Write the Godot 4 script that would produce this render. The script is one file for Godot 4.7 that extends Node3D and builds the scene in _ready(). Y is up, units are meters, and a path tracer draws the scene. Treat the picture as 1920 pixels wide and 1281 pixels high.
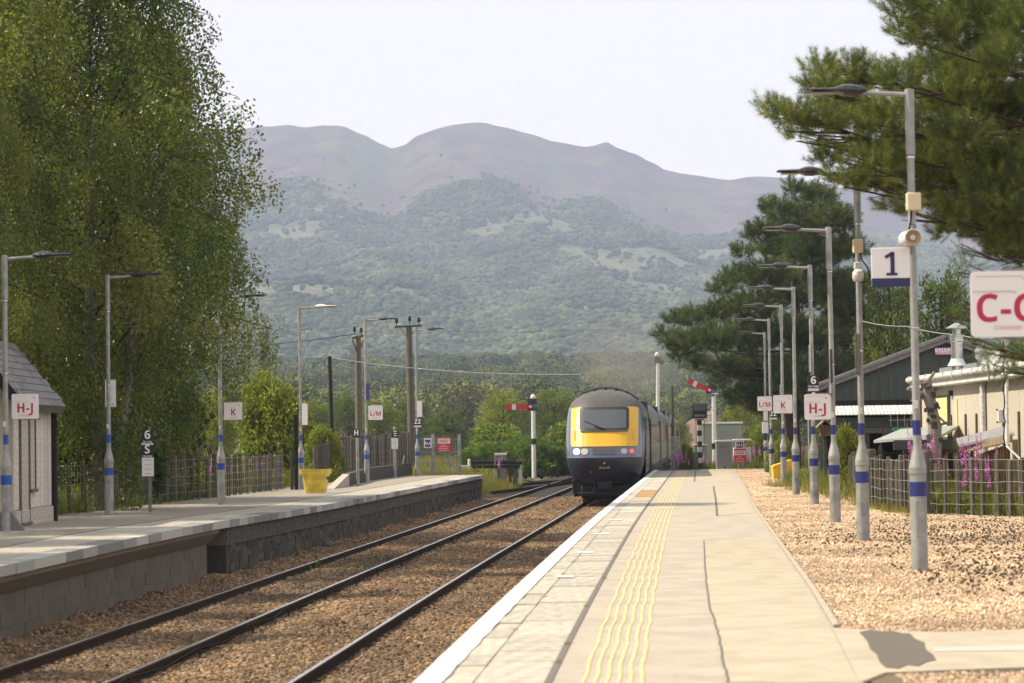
extends Node3D

# A country railway station: two platforms, a train drawing in, hills behind. y is up, metres, rail tops at y = 0, platform tops at y = 0.9.

const UP = Vector3.UP
const PLAT = 0.9
var M := {}
var taken := {}
var rng := RandomNumberGenerator.new()


# Collects triangles for one mesh.
class MB:
	var v := PackedVector3Array()
	var n := PackedVector3Array()
	var c := PackedColorArray()
	var col := Color.WHITE

	func tri(a: Vector3, b: Vector3, d: Vector3, na: Vector3, nb: Vector3, nd: Vector3) -> void:
		if (d - a).cross(b - a).dot(na + nb + nd) < 0.0:
			v.append(a); v.append(d); v.append(b)
			n.append(na); n.append(nd); n.append(nb)
		else:
			v.append(a); v.append(b); v.append(d)
			n.append(na); n.append(nb); n.append(nd)
		c.append(col); c.append(col); c.append(col)

	# a flat convex face whose outside lies towards «out»
	func face(pts: Array, out: Vector3) -> void:
		var k: Vector3 = (pts[2] - pts[0]).cross(pts[1] - pts[0])
		if k.length() < 1e-12 and pts.size() > 3:
			k = (pts[3] - pts[0]).cross(pts[2] - pts[0])
		k = k.normalized()
		if k.dot(out) < 0.0:
			k = -k
		for i in range(1, pts.size() - 1):
			tri(pts[0], pts[i], pts[i + 1], k, k, k)

	# a box with chamfered edges
	func box(t: Transform3D, s: Vector3, ch := 0.0) -> void:
		var h := s * 0.5
		ch = minf(ch, minf(h.x, minf(h.y, h.z)) * 0.9)
		var ax := [Vector3.RIGHT, Vector3.UP, Vector3.BACK]
		for i in 3:
			for sg in [-1.0, 1.0]:
				var a: Vector3 = ax[i] * sg
				var b: Vector3 = ax[(i + 1) % 3]
				var d: Vector3 = ax[(i + 2) % 3]
				var hb: float = h[(i + 1) % 3] - ch
				var hd: float = h[(i + 2) % 3] - ch
				var o: Vector3 = a * h[i]
				face([t * (o - b * hb - d * hd), t * (o + b * hb - d * hd), t * (o + b * hb + d * hd), t * (o - b * hb + d * hd)], t.basis * a)
				if ch > 0.0:
					for s2 in [-1.0, 1.0]:
						var e: Vector3 = b * s2
						var oe: Vector3 = e * h[(i + 1) % 3] + a * (h[i] - ch)
						face([t * (o + e * hb - d * hd), t * (o + e * hb + d * hd), t * (oe + d * hd), t * (oe - d * hd)], t.basis * (a + e))
		if ch > 0.0:
			for sx in [-1.0, 1.0]:
				for sy in [-1.0, 1.0]:
					for sz in [-1.0, 1.0]:
						var q := Vector3(sx, sy, sz)
						face([t * (q * (h - Vector3(0, ch, ch))), t * (q * (h - Vector3(ch, 0, ch))), t * (q * (h - Vector3(ch, ch, 0)))], t.basis * q)

	func bx(at: Vector3, s: Vector3, ch := 0.0, yaw := 0.0) -> void:
		box(Transform3D(Basis(Vector3.UP, yaw), at), s, ch)

	# a beam of square section between two points
	func beam(a: Vector3, b: Vector3, w: float, h: float, ch := 0.0) -> void:
		var z := (b - a).normalized()
		var x := (Vector3.UP if absf(z.y) < 0.95 else Vector3.RIGHT).cross(z).normalized()
		box(Transform3D(Basis(x, z.cross(x), z), (a + b) * 0.5), Vector3(w, h, a.distance_to(b)), ch)

	# a round tube along points
	func tube(pts: Array, radii: Array, seg := 8, caps := true) -> void:
		var rings := []
		var norms := []
		for i in pts.size():
			var dir: Vector3 = (pts[mini(i + 1, pts.size() - 1)] - pts[maxi(i - 1, 0)]).normalized()
			var side := (Vector3.UP if absf(dir.y) < 0.9 else Vector3.RIGHT).cross(dir).normalized()
			var other := dir.cross(side)
			var ring := []
			var nor := []
			for k in seg:
				var a := TAU * k / seg
				var q := side * cos(a) + other * sin(a)
				ring.append(pts[i] + q * radii[mini(i, radii.size() - 1)])
				nor.append(q)
			rings.append(ring)
			norms.append(nor)
		for i in pts.size() - 1:
			for k in seg:
				var j := (k + 1) % seg
				tri(rings[i][k], rings[i + 1][k], rings[i + 1][j], norms[i][k], norms[i + 1][k], norms[i + 1][j])
				tri(rings[i][k], rings[i + 1][j], rings[i][j], norms[i][k], norms[i + 1][j], norms[i][j])
		if caps:
			face(rings[0], pts[0] - pts[1])
			face(rings[-1], pts[-1] - pts[-2])

	# a turned shape: profile of (radius, height)
	func lathe(t: Transform3D, prof: Array, seg := 16) -> void:
		for i in prof.size() - 1:
			var p: Vector2 = prof[i]
			var q: Vector2 = prof[i + 1]
			if p.distance_to(q) < 1e-6:
				continue
			var slope := Vector2(q.y - p.y, p.x - q.x).normalized()
			for k in seg:
				var a := TAU * k / seg
				var b := TAU * (k + 1) / seg
				var ua := Vector3(cos(a), 0, sin(a))
				var ub := Vector3(cos(b), 0, sin(b))
				var na := (t.basis * (ua * slope.x + Vector3.UP * slope.y)).normalized()
				var nb := (t.basis * (ub * slope.x + Vector3.UP * slope.y)).normalized()
				var p1 := t * (ua * p.x + Vector3.UP * p.y)
				var p2 := t * (ub * p.x + Vector3.UP * p.y)
				var q1 := t * (ua * q.x + Vector3.UP * q.y)
				var q2 := t * (ub * q.x + Vector3.UP * q.y)
				if q.x > 1e-6:
					tri(p1, q1, q2, na, na, nb)
				if p.x > 1e-6:
					tri(p1, q2, p2, na, nb, nb)

	# a flat plate with an outline in its own x-y plane, from z0 to z1
	func plate(t: Transform3D, outline: Array, z0: float, z1: float) -> void:
		var idx := Geometry2D.triangulate_polygon(PackedVector2Array(outline))
		for s in [z0, z1]:
			var k := t.basis * (Vector3.BACK if s == maxf(z0, z1) else Vector3.FORWARD)
			for i in range(0, idx.size(), 3):
				var a: Vector2 = outline[idx[i]]
				var b: Vector2 = outline[idx[i + 1]]
				var d: Vector2 = outline[idx[i + 2]]
				tri(t * Vector3(a.x, a.y, s), t * Vector3(b.x, b.y, s), t * Vector3(d.x, d.y, s), k, k, k)
		var area := 0.0
		for i in outline.size():
			var p0: Vector2 = outline[i]
			area += p0.cross(outline[(i + 1) % outline.size()])
		for i in outline.size():
			var p: Vector2 = outline[i]
			var q: Vector2 = outline[(i + 1) % outline.size()]
			var o := Vector2(q.y - p.y, p.x - q.x) * signf(area)
			face([t * Vector3(p.x, p.y, z0), t * Vector3(q.x, q.y, z0), t * Vector3(q.x, q.y, z1), t * Vector3(p.x, p.y, z1)], t.basis * Vector3(o.x, o.y, 0))

	func add(o: MB, t: Transform3D) -> void:
		v.append_array(t * o.v)
		n.append_array(Transform3D(t.basis.orthonormalized(), Vector3.ZERO) * o.n)
		c.append_array(o.c)

	func mesh(m: Material) -> ArrayMesh:
		var a := []
		a.resize(Mesh.ARRAY_MAX)
		a[Mesh.ARRAY_VERTEX] = v
		a[Mesh.ARRAY_NORMAL] = n
		a[Mesh.ARRAY_COLOR] = c
		var r := ArrayMesh.new()
		r.add_surface_from_arrays(Mesh.PRIMITIVE_TRIANGLES, a)
		r.surface_set_material(0, m)
		return r


func lin(r: float, g: float, b: float) -> Color:
	return Color(r, g, b).linear_to_srgb()


func noise_tex(freq: float, lo: float, hi: float, size := 512, oct := 4, kind := FastNoiseLite.TYPE_SIMPLEX_SMOOTH, sd := 1) -> NoiseTexture2D:
	var f := FastNoiseLite.new()
	f.noise_type = kind
	f.frequency = freq
	f.fractal_octaves = oct
	f.seed = sd
	var t := NoiseTexture2D.new()
	t.width = size
	t.height = size
	t.seamless = true
	t.noise = f
	var g := Gradient.new()
	g.colors = PackedColorArray([Color(lo, lo, lo), Color(hi, hi, hi)])
	t.color_ramp = g
	return t


var tx := {}


# a material; «grain» names a texture that varies its tone, «every» how many metres it covers, «bump» the relief in centimetres
func mat(name: String, color: Color, rough := 0.85, metal := 0.0, grain := "", every := 1.0, bump := 0.0, bump_tex := "") -> StandardMaterial3D:
	var m := StandardMaterial3D.new()
	m.resource_name = name
	m.albedo_color = color
	m.roughness = rough
	m.metallic = metal
	if grain or bump > 0.0:
		m.uv1_triplanar = true
		m.uv1_world_triplanar = true
		m.uv1_scale = Vector3.ONE / every
	if grain:
		m.albedo_texture = tx[grain]
	if bump > 0.0:
		m.heightmap_enabled = true
		m.heightmap_texture = tx[bump_tex if bump_tex else grain]
		m.heightmap_scale = bump
	M[name] = m
	return m


func leafmat(name: String, through: Color, rough := 0.6, shine := 0.2) -> StandardMaterial3D:
	var m := mat(name, Color.WHITE, rough)
	m.vertex_color_use_as_albedo = true
	m.metallic_specular = shine
	m.backlight_enabled = true
	m.backlight = through
	return m


func numbered(called: String) -> String:
	taken[called] = taken.get(called, -1) + 1
	return called if taken[called] == 0 else "%s_%03d" % [called, taken[called]]


func thing(called: String, label: String, category: String, at := Vector3.ZERO, group := "", yaw := 0.0) -> Node3D:
	var o := Node3D.new()
	o.name = numbered(called)
	add_child(o)
	o.position = at
	o.rotation.y = yaw
	tag(o, label, category, group)
	return o


func tag(o: Node3D, label: String, category := "", group := "", kind := "") -> void:
	if label: o.set_meta("label", label)
	if category: o.set_meta("category", category)
	if group: o.set_meta("group", group)
	if kind: o.set_meta("kind", kind)


func part(parent: Node, called: String, mb: MB, m, label := "") -> MeshInstance3D:
	return put(parent, called, mb.mesh(M[m] if m is String else m), label)


func put(parent: Node, called: String, mesh: Mesh, label := "") -> MeshInstance3D:
	var o := MeshInstance3D.new()
	o.name = numbered(called) if parent == self else called
	o.mesh = mesh
	parent.add_child(o, true)
	if label: o.set_meta("label", label)
	return o


func struct(called: String, mb: MB, m: String, label := "") -> MeshInstance3D:
	var o := part(self, called, mb, m)
	tag(o, label, "", "", "structure")
	return o


func copy(o: Node3D, called: String, label: String, at: Vector3, yaw := 0.0, size := Vector3.ONE, group := "") -> Node3D:
	var c: Node3D = o.duplicate()
	c.name = numbered(called)
	add_child(c)
	c.position = at
	c.rotation.y = yaw
	c.scale = size
	tag(c, label, "", group)
	return c


func scatter(parent: Node, called: String, mesh: Mesh, where: Array, tints: Array, label := "") -> MultiMeshInstance3D:
	var mm := MultiMesh.new()
	mm.transform_format = MultiMesh.TRANSFORM_3D
	mm.use_colors = tints.size() > 0
	mm.mesh = mesh
	mm.instance_count = where.size()
	for i in where.size():
		mm.set_instance_transform(i, where[i])
		if tints.size() > 0:
			mm.set_instance_color(i, tints[i])
	var o := MultiMeshInstance3D.new()
	o.name = numbered(called) if parent == self else called
	o.multimesh = mm
	parent.add_child(o, true)
	tag(o, label, "", "", "stuff")
	return o


func words(parent: Node, text: String, height: float, at: Vector3, m: String, yaw := 0.0, bold := true, serif := false) -> MeshInstance3D:
	var f := SystemFont.new()
	f.font_names = PackedStringArray(["Droid Serif" if serif else "Droid Sans"])
	f.font_weight = 700 if bold else 400
	var t := TextMesh.new()
	t.font = f
	t.text = text
	t.font_size = 64
	t.pixel_size = height / 46.0
	t.depth = 0.004
	t.curve_step = 2.0
	t.material = M[m]
	var o := put(parent, "lettering", t)
	o.position = at
	o.rotation.y = yaw
	return o


# The line of the right-hand platform's edge: x against the distance z ahead of the camera.
const LINE = [Vector2(-40, -3.75), Vector2(0, -1.56), Vector2(16.4, -0.62), Vector2(30.5, 0.26), Vector2(48.1, 1.42), Vector2(75, 3.3), Vector2(114, 6.06), Vector2(150, 8.7), Vector2(190, 11.55), Vector2(260, 17.0), Vector2(400, 30.0)]


func edge(z: float) -> float:
	var i := 1
	while i < LINE.size() - 3 and LINE[i + 1].x < z:
		i += 1
	var p0: Vector2 = LINE[i - 1]
	var p1: Vector2 = LINE[i]
	var p2: Vector2 = LINE[i + 1]
	var p3: Vector2 = LINE[i + 2]
	var t := (z - p1.x) / (p2.x - p1.x)
	var m1 := (p2.y - p0.y) / (p2.x - p0.x) * (p2.x - p1.x)
	var m2 := (p3.y - p1.y) / (p3.x - p1.x) * (p2.x - p1.x)
	return p1.y * (2 * t * t * t - 3 * t * t + 1) + m1 * (t * t * t - 2 * t * t + t) + p2.y * (3 * t * t - 2 * t * t * t) + m2 * (t * t * t - t * t)


# a point «u» metres to the right of that line
func tp(u: float, h: float, z: float) -> Vector3:
	return Vector3(edge(z) + u, h, -z)


func along(z: float) -> Vector3:
	return (tp(0, 0, z + 0.5) - tp(0, 0, z - 0.5)).normalized()


func track_yaw(z: float) -> float:
	var a := along(z)
	return atan2(-a.x, -a.z)


# a strip that follows the line: top at h1, with sides down to h0
func strip(u0: float, u1: float, h0: float, h1: float, z0: float, z1: float, step := 2.0, ends := true) -> MB:
	var mb := MB.new()
	var k := maxi(1, int(ceil((z1 - z0) / step)))
	for i in k:
		var a := lerpf(z0, z1, float(i) / k)
		var b := lerpf(z0, z1, float(i + 1) / k)
		mb.face([tp(u0, h1, a), tp(u1, h1, a), tp(u1, h1, b), tp(u0, h1, b)], UP)
		if h1 > h0:
			mb.face([tp(u0, h0, a), tp(u0, h1, a), tp(u0, h1, b), tp(u0, h0, b)], Vector3.LEFT)
			mb.face([tp(u1, h0, a), tp(u1, h1, a), tp(u1, h1, b), tp(u1, h0, b)], Vector3.RIGHT)
	if h1 > h0 and ends:
		mb.face([tp(u0, h0, z0), tp(u0, h1, z0), tp(u1, h1, z0), tp(u1, h0, z0)], Vector3.BACK)
		mb.face([tp(u0, h0, z1), tp(u0, h1, z1), tp(u1, h1, z1), tp(u1, h0, z1)], Vector3.FORWARD)
	return mb


# sweep an open profile of (u, h, outward x, outward y) along the line
func sweep(prof: Array, u: float, z0: float, z1: float, step := 3.0, rise := 0.0) -> MB:
	var mb := MB.new()
	var k := int(ceil((z1 - z0) / step))
	for i in k:
		var a := lerpf(z0, z1, float(i) / k)
		var b := lerpf(z0, z1, float(i + 1) / k)
		for j in prof.size() - 1:
			var p: Vector2 = prof[j]
			var q: Vector2 = prof[j + 1]
			var o := Vector3(q.y - p.y, p.x - q.x, 0)
			mb.face([tp(u + p.x, p.y + rise, a), tp(u + q.x, q.y + rise, a), tp(u + q.x, q.y + rise, b), tp(u + p.x, p.y + rise, b)], o)
	return mb


func rrect(w: float, h: float, r: float, seg := 4) -> Array:
	var out := []
	for q in 4:
		var cx := (w * 0.5 - r) * (1 if q in [0, 3] else -1)
		var cy := (h * 0.5 - r) * (1 if q in [0, 1] else -1)
		for k in seg + 1:
			var a := PI / 2 * (q + float(k) / seg)
			out.append(Vector2(cx + cos(a) * r, cy + sin(a) * r))
	return out


func tilt(at: Vector3, yaw := 0.0) -> Transform3D:
	return Transform3D(Basis(UP, yaw), at)


func make_materials() -> void:
	tx.soft = noise_tex(0.012, 0.72, 1.0, 512, 5)
	tx.fine = noise_tex(0.09, 0.6, 1.0, 512, 4, FastNoiseLite.TYPE_SIMPLEX_SMOOTH, 5)
	tx.mottle = noise_tex(0.05, 0.8, 1.0, 512, 5, FastNoiseLite.TYPE_SIMPLEX_SMOOTH, 15)
	# worn tarmac: blotches, aggregate, gum spots
	var ti := Image.create(1024, 1024, false, Image.FORMAT_RGB8)
	var tn := FastNoiseLite.new()
	tn.seed = 8
	tn.frequency = 0.012
	tn.fractal_octaves = 4
	var tr := RandomNumberGenerator.new()
	tr.seed = 2
	for y in 1024:
		var ya := TAU * y / 1024.0
		for x in 1024:
			var xa := TAU * x / 1024.0
			var g := 0.88 + 0.085 * tn.get_noise_3d(cos(xa) * 90.0 + 60.0 * cos(ya), sin(xa) * 90.0, sin(ya) * 90.0)
			var k := tr.randf()
			g += (k - 0.5) * 0.16
			if k > 0.985: g += 0.12
			elif k < 0.02: g -= 0.22
			ti.set_pixel(x, y, Color(clampf(g, 0, 1), clampf(g, 0, 1), clampf(g - 0.004, 0, 1)))
	for i in 90:
		var cx := tr.randi_range(8, 1015)
		var cy := tr.randi_range(8, 1015)
		var rr := tr.randi_range(2, 5)
		var tone: float = [0.62, 0.7, 0.97][i % 3]
		for dy in range(-rr, rr + 1):
			for dx in range(-rr, rr + 1):
				if dx * dx + dy * dy <= rr * rr:
					ti.set_pixel(cx + dx, cy + dy, ti.get_pixel(cx + dx, cy + dy).lerp(Color(tone, tone, tone), 0.75))
	tx.tarmac = ImageTexture.create_from_image(ti)
	tx.moor = noise_tex(0.03, 0.15, 1.0, 1024, 6, FastNoiseLite.TYPE_SIMPLEX_SMOOTH, 33)
	tx.grit = noise_tex(0.22, 0.35, 1.0, 1024, 3, FastNoiseLite.TYPE_SIMPLEX_SMOOTH, 9)
	tx.cell = noise_tex(0.06, 0.35, 1.0, 1024, 2, FastNoiseLite.TYPE_CELLULAR, 3)
	tx.blot = noise_tex(0.006, 0.8, 1.0, 512, 6, FastNoiseLite.TYPE_SIMPLEX_SMOOTH, 21)
	# wood grain: long streaks up the piece
	var im := Image.create(256, 256, false, Image.FORMAT_RGB8)
	var f := FastNoiseLite.new()
	f.seed = 4
	f.frequency = 0.03
	f.fractal_octaves = 5
	for y in 256:
		for x in 256:
			var a := TAU * x / 256.0
			var g := 0.5 + 0.5 * f.get_noise_3d(cos(a) * 120.0, sin(a) * 120.0, sin(TAU * y / 256.0) * 9.0)
			g = clampf(0.55 + 0.6 * (g - 0.35), 0.3, 1.0)
			im.set_pixel(x, y, Color(g, g, g))
	tx.wood = ImageTexture.create_from_image(im)
	mat("galv", lin(0.40, 0.395, 0.385), 0.5, 0.25, "soft", 1.7)
	mat("galv_dark", lin(0.22, 0.22, 0.22), 0.6, 0.2, "soft", 0.5)
	mat("band_right", lin(0.012, 0.016, 0.15), 0.45)
	mat("band_left", lin(0.012, 0.06, 0.33), 0.5)
	mat("lamp_head", lin(0.028, 0.028, 0.032), 0.4)
	mat("lamp_head_grey", lin(0.45, 0.45, 0.46), 0.45)
	mat("lens", lin(0.25, 0.25, 0.24), 0.2)
	mat("sign_white", lin(0.74, 0.70, 0.71), 0.5)
	mat("paint_white", lin(0.80, 0.79, 0.76), 0.55, 0.0, "soft", 0.7)
	mat("red_letter", lin(0.42, 0.01, 0.05), 0.5)
	mat("pink_letter", lin(0.62, 0.30, 0.36), 0.6)
	mat("grey_letter", lin(0.45, 0.44, 0.46), 0.6)
	mat("navy", lin(0.008, 0.012, 0.075), 0.45)
	mat("black", lin(0.010, 0.010, 0.012), 0.5)
	mat("white_letter", lin(0.80, 0.80, 0.80), 0.5)
	mat("purple", lin(0.055, 0.008, 0.13), 0.5)
	mat("notice_red", lin(0.42, 0.012, 0.05), 0.5)
	mat("notice", lin(0.62, 0.60, 0.58), 0.6)
	mat("sign_back", lin(0.17, 0.14, 0.11), 0.6)
	mat("beige", lin(0.60, 0.50, 0.33), 0.5)
	mat("horn", lin(0.52, 0.48, 0.44), 0.5)
	mat("horn_in", lin(0.40, 0.28, 0.17), 0.6)
	mat("cable", lin(0.018, 0.017, 0.016), 0.95).metallic_specular = 0.1
	mat("tarmac", lin(0.46, 0.40, 0.325), 0.92, 0.0, "tarmac", 3.7, 0.12, "grit")
	mat("tarmac_patch", lin(0.485, 0.42, 0.315), 0.95, 0.0, "tarmac", 2.9, 0.15, "grit")
	mat("tarmac_dark", lin(0.10, 0.092, 0.078), 0.95, 0.0, "grit", 0.6, 0.6)
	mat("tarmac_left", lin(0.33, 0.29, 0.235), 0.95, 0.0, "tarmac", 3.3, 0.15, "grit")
	mat("tarmac_stain", lin(0.27, 0.235, 0.185), 0.95, 0.0, "grit", 0.8, 0.4)
	mat("worn_line", lin(0.66, 0.62, 0.56), 0.8, 0.0, "fine", 0.5)
	mat("crack", lin(0.11, 0.10, 0.085), 1.0)
	mat("seam", lin(0.30, 0.275, 0.24), 1.0, 0.0, "grit", 0.5)
	for i in 5:
		var k: float = [0.92, 1.0, 0.86, 1.06, 0.97][i]
		mat("slab%d" % i, lin(0.54 * k, 0.49 * k, 0.40 * k), 0.9, 0.0, "soft", 0.8, 0.1, "fine")
		mat("cope_left%d" % i, lin(0.55 * (k * 3.2 - 2.2), 0.53 * (k * 3.2 - 2.2), 0.49 * (k * 3.2 - 2.2)), 0.85, 0.0, "fine", 0.5, 0.3, "fine")
		mat("block%d" % i, lin(0.22 * k, 0.18 * k, 0.142 * k), 0.95, 0.0, "fine", 0.4, 0.5, "grit")
		mat("brick%d" % i, lin(0.14 * k, 0.112 * k, 0.095 * k), 0.95, 0.0, "fine", 0.3, 0.4, "grit")
	mat("slab_orange", lin(0.46, 0.27, 0.10), 0.9, 0.0, "soft", 0.6)
	mat("mortar", lin(0.33, 0.30, 0.26), 1.0, 0.0, "grit", 0.4, 0.3)
	mat("corbel", lin(0.22, 0.165, 0.105), 0.95, 0.0, "soft", 0.5, 0.4, "grit")
	for i in 3:
		mat("rubble%d" % i, lin(0.19, 0.155, 0.125) * [0.8, 1.0, 1.15][i], 1.0, 0.0, "grit", 0.5, 1.5)
	mat("rough_wall", lin(0.17, 0.14, 0.115), 1.0, 0.0, "grit", 0.8, 3.0, "cell")
	mat("tactile", lin(0.84, 0.62, 0.29), 0.7, 0.0, "soft", 0.4)
	mat("edging", lin(0.50, 0.43, 0.33), 0.9, 0.0, "soft", 0.5)
	mat("gravel_bed", lin(0.42, 0.29, 0.175), 1.0, 0.0, "grit", 0.35, 1.0, "cell")
	mat("ballast_bed", lin(0.075, 0.048, 0.028), 1.0, 0.0, "grit", 0.6, 4.0, "cell")
	var st := mat("stone", Color.WHITE, 0.9)
	st.vertex_color_use_as_albedo = true
	mat("rail_rust", lin(0.070, 0.042, 0.027), 0.9, 0.0, "fine", 0.4).metallic_specular = 0.2
	mat("rail_top", lin(0.72, 0.71, 0.70), 0.28, 0.9, "soft", 1.5)
	mat("grass", lin(0.16, 0.15, 0.055), 1.0, 0.0, "soft", 6.0, 3.0, "grit")
	mat("soil_litter", lin(0.16, 0.085, 0.055), 1.0, 0.0, "grit", 0.7, 2.0)
	mat("wood_grey", lin(0.27, 0.235, 0.19), 0.95, 0.0, "wood", 0.5, 0.3)
	mat("wood_grey2", lin(0.19, 0.16, 0.125), 0.95, 0.0, "wood", 0.4, 0.3)
	mat("wood_dark", lin(0.035, 0.026, 0.02), 0.9, 0.0, "wood", 0.5)
	mat("wood_pole", lin(0.30, 0.25, 0.18), 0.9, 0.0, "wood", 0.9)
	mat("wood_warm0", lin(0.30, 0.165, 0.07), 0.9, 0.0, "wood", 0.45, 0.3)
	mat("wood_warm1", lin(0.22, 0.12, 0.05), 0.9, 0.0, "wood", 0.5, 0.3)
	mat("wood_warm2", lin(0.36, 0.22, 0.10), 0.9, 0.0, "wood", 0.4, 0.3)
	mat("wood_pale", lin(0.62, 0.47, 0.26), 0.8, 0.0, "wood", 0.8)
	mat("wire", lin(0.42, 0.40, 0.37), 0.6, 0.3)
	mat("birch_bark", lin(0.52, 0.47, 0.41), 0.85, 0.0, "grit", 0.5, 0.6)
	mat("birch_dark", lin(0.045, 0.035, 0.03), 0.95)
	mat("pine_bark", lin(0.13, 0.075, 0.048), 0.95, 0.0, "grit", 0.6, 1.5, "cell")
	mat("bark", lin(0.085, 0.065, 0.048), 0.95, 0.0, "grit", 0.6, 1.5)
	leafmat("birch_leaf", Color(0.85, 1.0, 0.45), 0.38, 0.5)
	leafmat("leaf", Color(0.7, 0.85, 0.4))
	leafmat("needle", Color(0.68, 0.8, 0.4), 0.5, 0.3)
	leafmat("petal", Color(0.7, 0.5, 0.7))
	leafmat("far_leaf", Color(0.3, 0.35, 0.18), 0.9, 0.05)
	var hm := mat("hill", Color.WHITE, 1.0, 0.0, "moor", 420.0)
	hm.vertex_color_use_as_albedo = true
	mat("train_roof", lin(0.085, 0.08, 0.075), 0.55, 0.0, "soft", 1.2)
	var ty := mat("train_yellow", lin(0.60, 0.345, 0.008), 0.5)
	ty.clearcoat_enabled = true
	ty.clearcoat = 0.12
	ty.clearcoat_roughness = 0.3
	var tb := mat("train_blue", lin(0.075, 0.10, 0.17), 0.3)
	tb.clearcoat_enabled = true
	tb.clearcoat = 0.8
	tb.clearcoat_roughness = 0.12
	mat("train_navy", lin(0.019, 0.021, 0.038), 0.42)
	mat("train_under", lin(0.012, 0.011, 0.011), 0.8)
	mat("train_wheel", lin(0.10, 0.075, 0.055), 0.6, 0.3)
	mat("glass_dark", lin(0.025, 0.03, 0.035), 0.06)
	mat("windscreen", lin(0.075, 0.083, 0.095), 0.12)
	mat("rubber", lin(0.015, 0.014, 0.014), 0.6)
	mat("gold", lin(0.50, 0.40, 0.18), 0.5)
	mat("mesh_grey", lin(0.11, 0.11, 0.12), 0.5, 0.3)
	mat("light_glass", lin(0.45, 0.43, 0.40), 0.2)
	var on := mat("head_light_on", lin(0.9, 0.88, 0.8), 0.2)
	on.emission_enabled = true
	on.emission = lin(1.0, 0.96, 0.86)
	on.emission_energy_multiplier = 0.35
	var tl := mat("tail_light_on", lin(0.6, 0.03, 0.03), 0.2)
	tl.emission_enabled = true
	tl.emission = lin(1.0, 0.07, 0.06)
	tl.emission_energy_multiplier = 1.0
	mat("signal_red", lin(0.40, 0.013, 0.015), 0.45)
	mat("signal_blue", lin(0.02, 0.10, 0.22), 0.4)
	mat("bin_yellow", lin(0.86, 0.65, 0.09), 0.4, 0.0, "soft", 1.4)
	mat("grit_yellow", lin(0.82, 0.48, 0.01), 0.4)
	mat("cab_grey", lin(0.27, 0.285, 0.28), 0.55, 0.0, "mottle", 2.0)
	mat("cab_pale", lin(0.52, 0.52, 0.50), 0.55)
	mat("hut_green", lin(0.24, 0.27, 0.19), 0.7)
	mat("white_boards", lin(0.74, 0.69, 0.63), 0.85, 0.0, "soft", 0.6, 0.2, "wood")
	mat("white_dirty", lin(0.30, 0.25, 0.19), 0.9, 0.0, "wood", 0.6)
	mat("white_worn", lin(0.58, 0.52, 0.45), 0.9, 0.0, "soft", 0.5, 0.2, "wood")
	mat("slate_dark", lin(0.19, 0.18, 0.18), 0.8, 0.0, "soft", 0.8)
	mat("slate", lin(0.24, 0.23, 0.24), 0.8, 0.0, "soft", 0.8, 0.4, "fine")
	mat("clad_green", lin(0.042, 0.052, 0.046), 0.5)
	mat("clad_edge", lin(0.26, 0.25, 0.25), 0.6, 0.0, "soft", 1.0)
	mat("cream", lin(0.80, 0.72, 0.59), 0.95, 0.0, "fine", 0.5, 0.8, "grit")
	mat("fascia_white", lin(0.80, 0.77, 0.72), 0.5, 0.0, "soft", 0.9)
	mat("felt", lin(0.24, 0.27, 0.29), 0.8, 0.0, "soft", 1.0)
	mat("thatch", lin(0.22, 0.17, 0.12), 1.0, 0.0, "grit", 0.4)
	mat("steel", lin(0.55, 0.53, 0.50), 0.25, 0.9)
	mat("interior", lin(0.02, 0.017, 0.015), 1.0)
	mat("roof_sheet", lin(0.36, 0.39, 0.36), 0.6, 0.0, "soft", 0.7)
	mat("poster_yellow", lin(0.62, 0.59, 0.26), 0.5)
	mat("poster_green", lin(0.03, 0.12, 0.10), 0.5)
	mat("poster_pink", lin(0.62, 0.28, 0.42), 0.5)
	mat("shop_pink", lin(0.52, 0.25, 0.42), 0.5)
	mat("red_brown", lin(0.14, 0.03, 0.022), 0.8)
	mat("bright_green", lin(0.06, 0.30, 0.20), 0.6)
	mat("cone", lin(0.035, 0.022, 0.014), 1.0)


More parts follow.
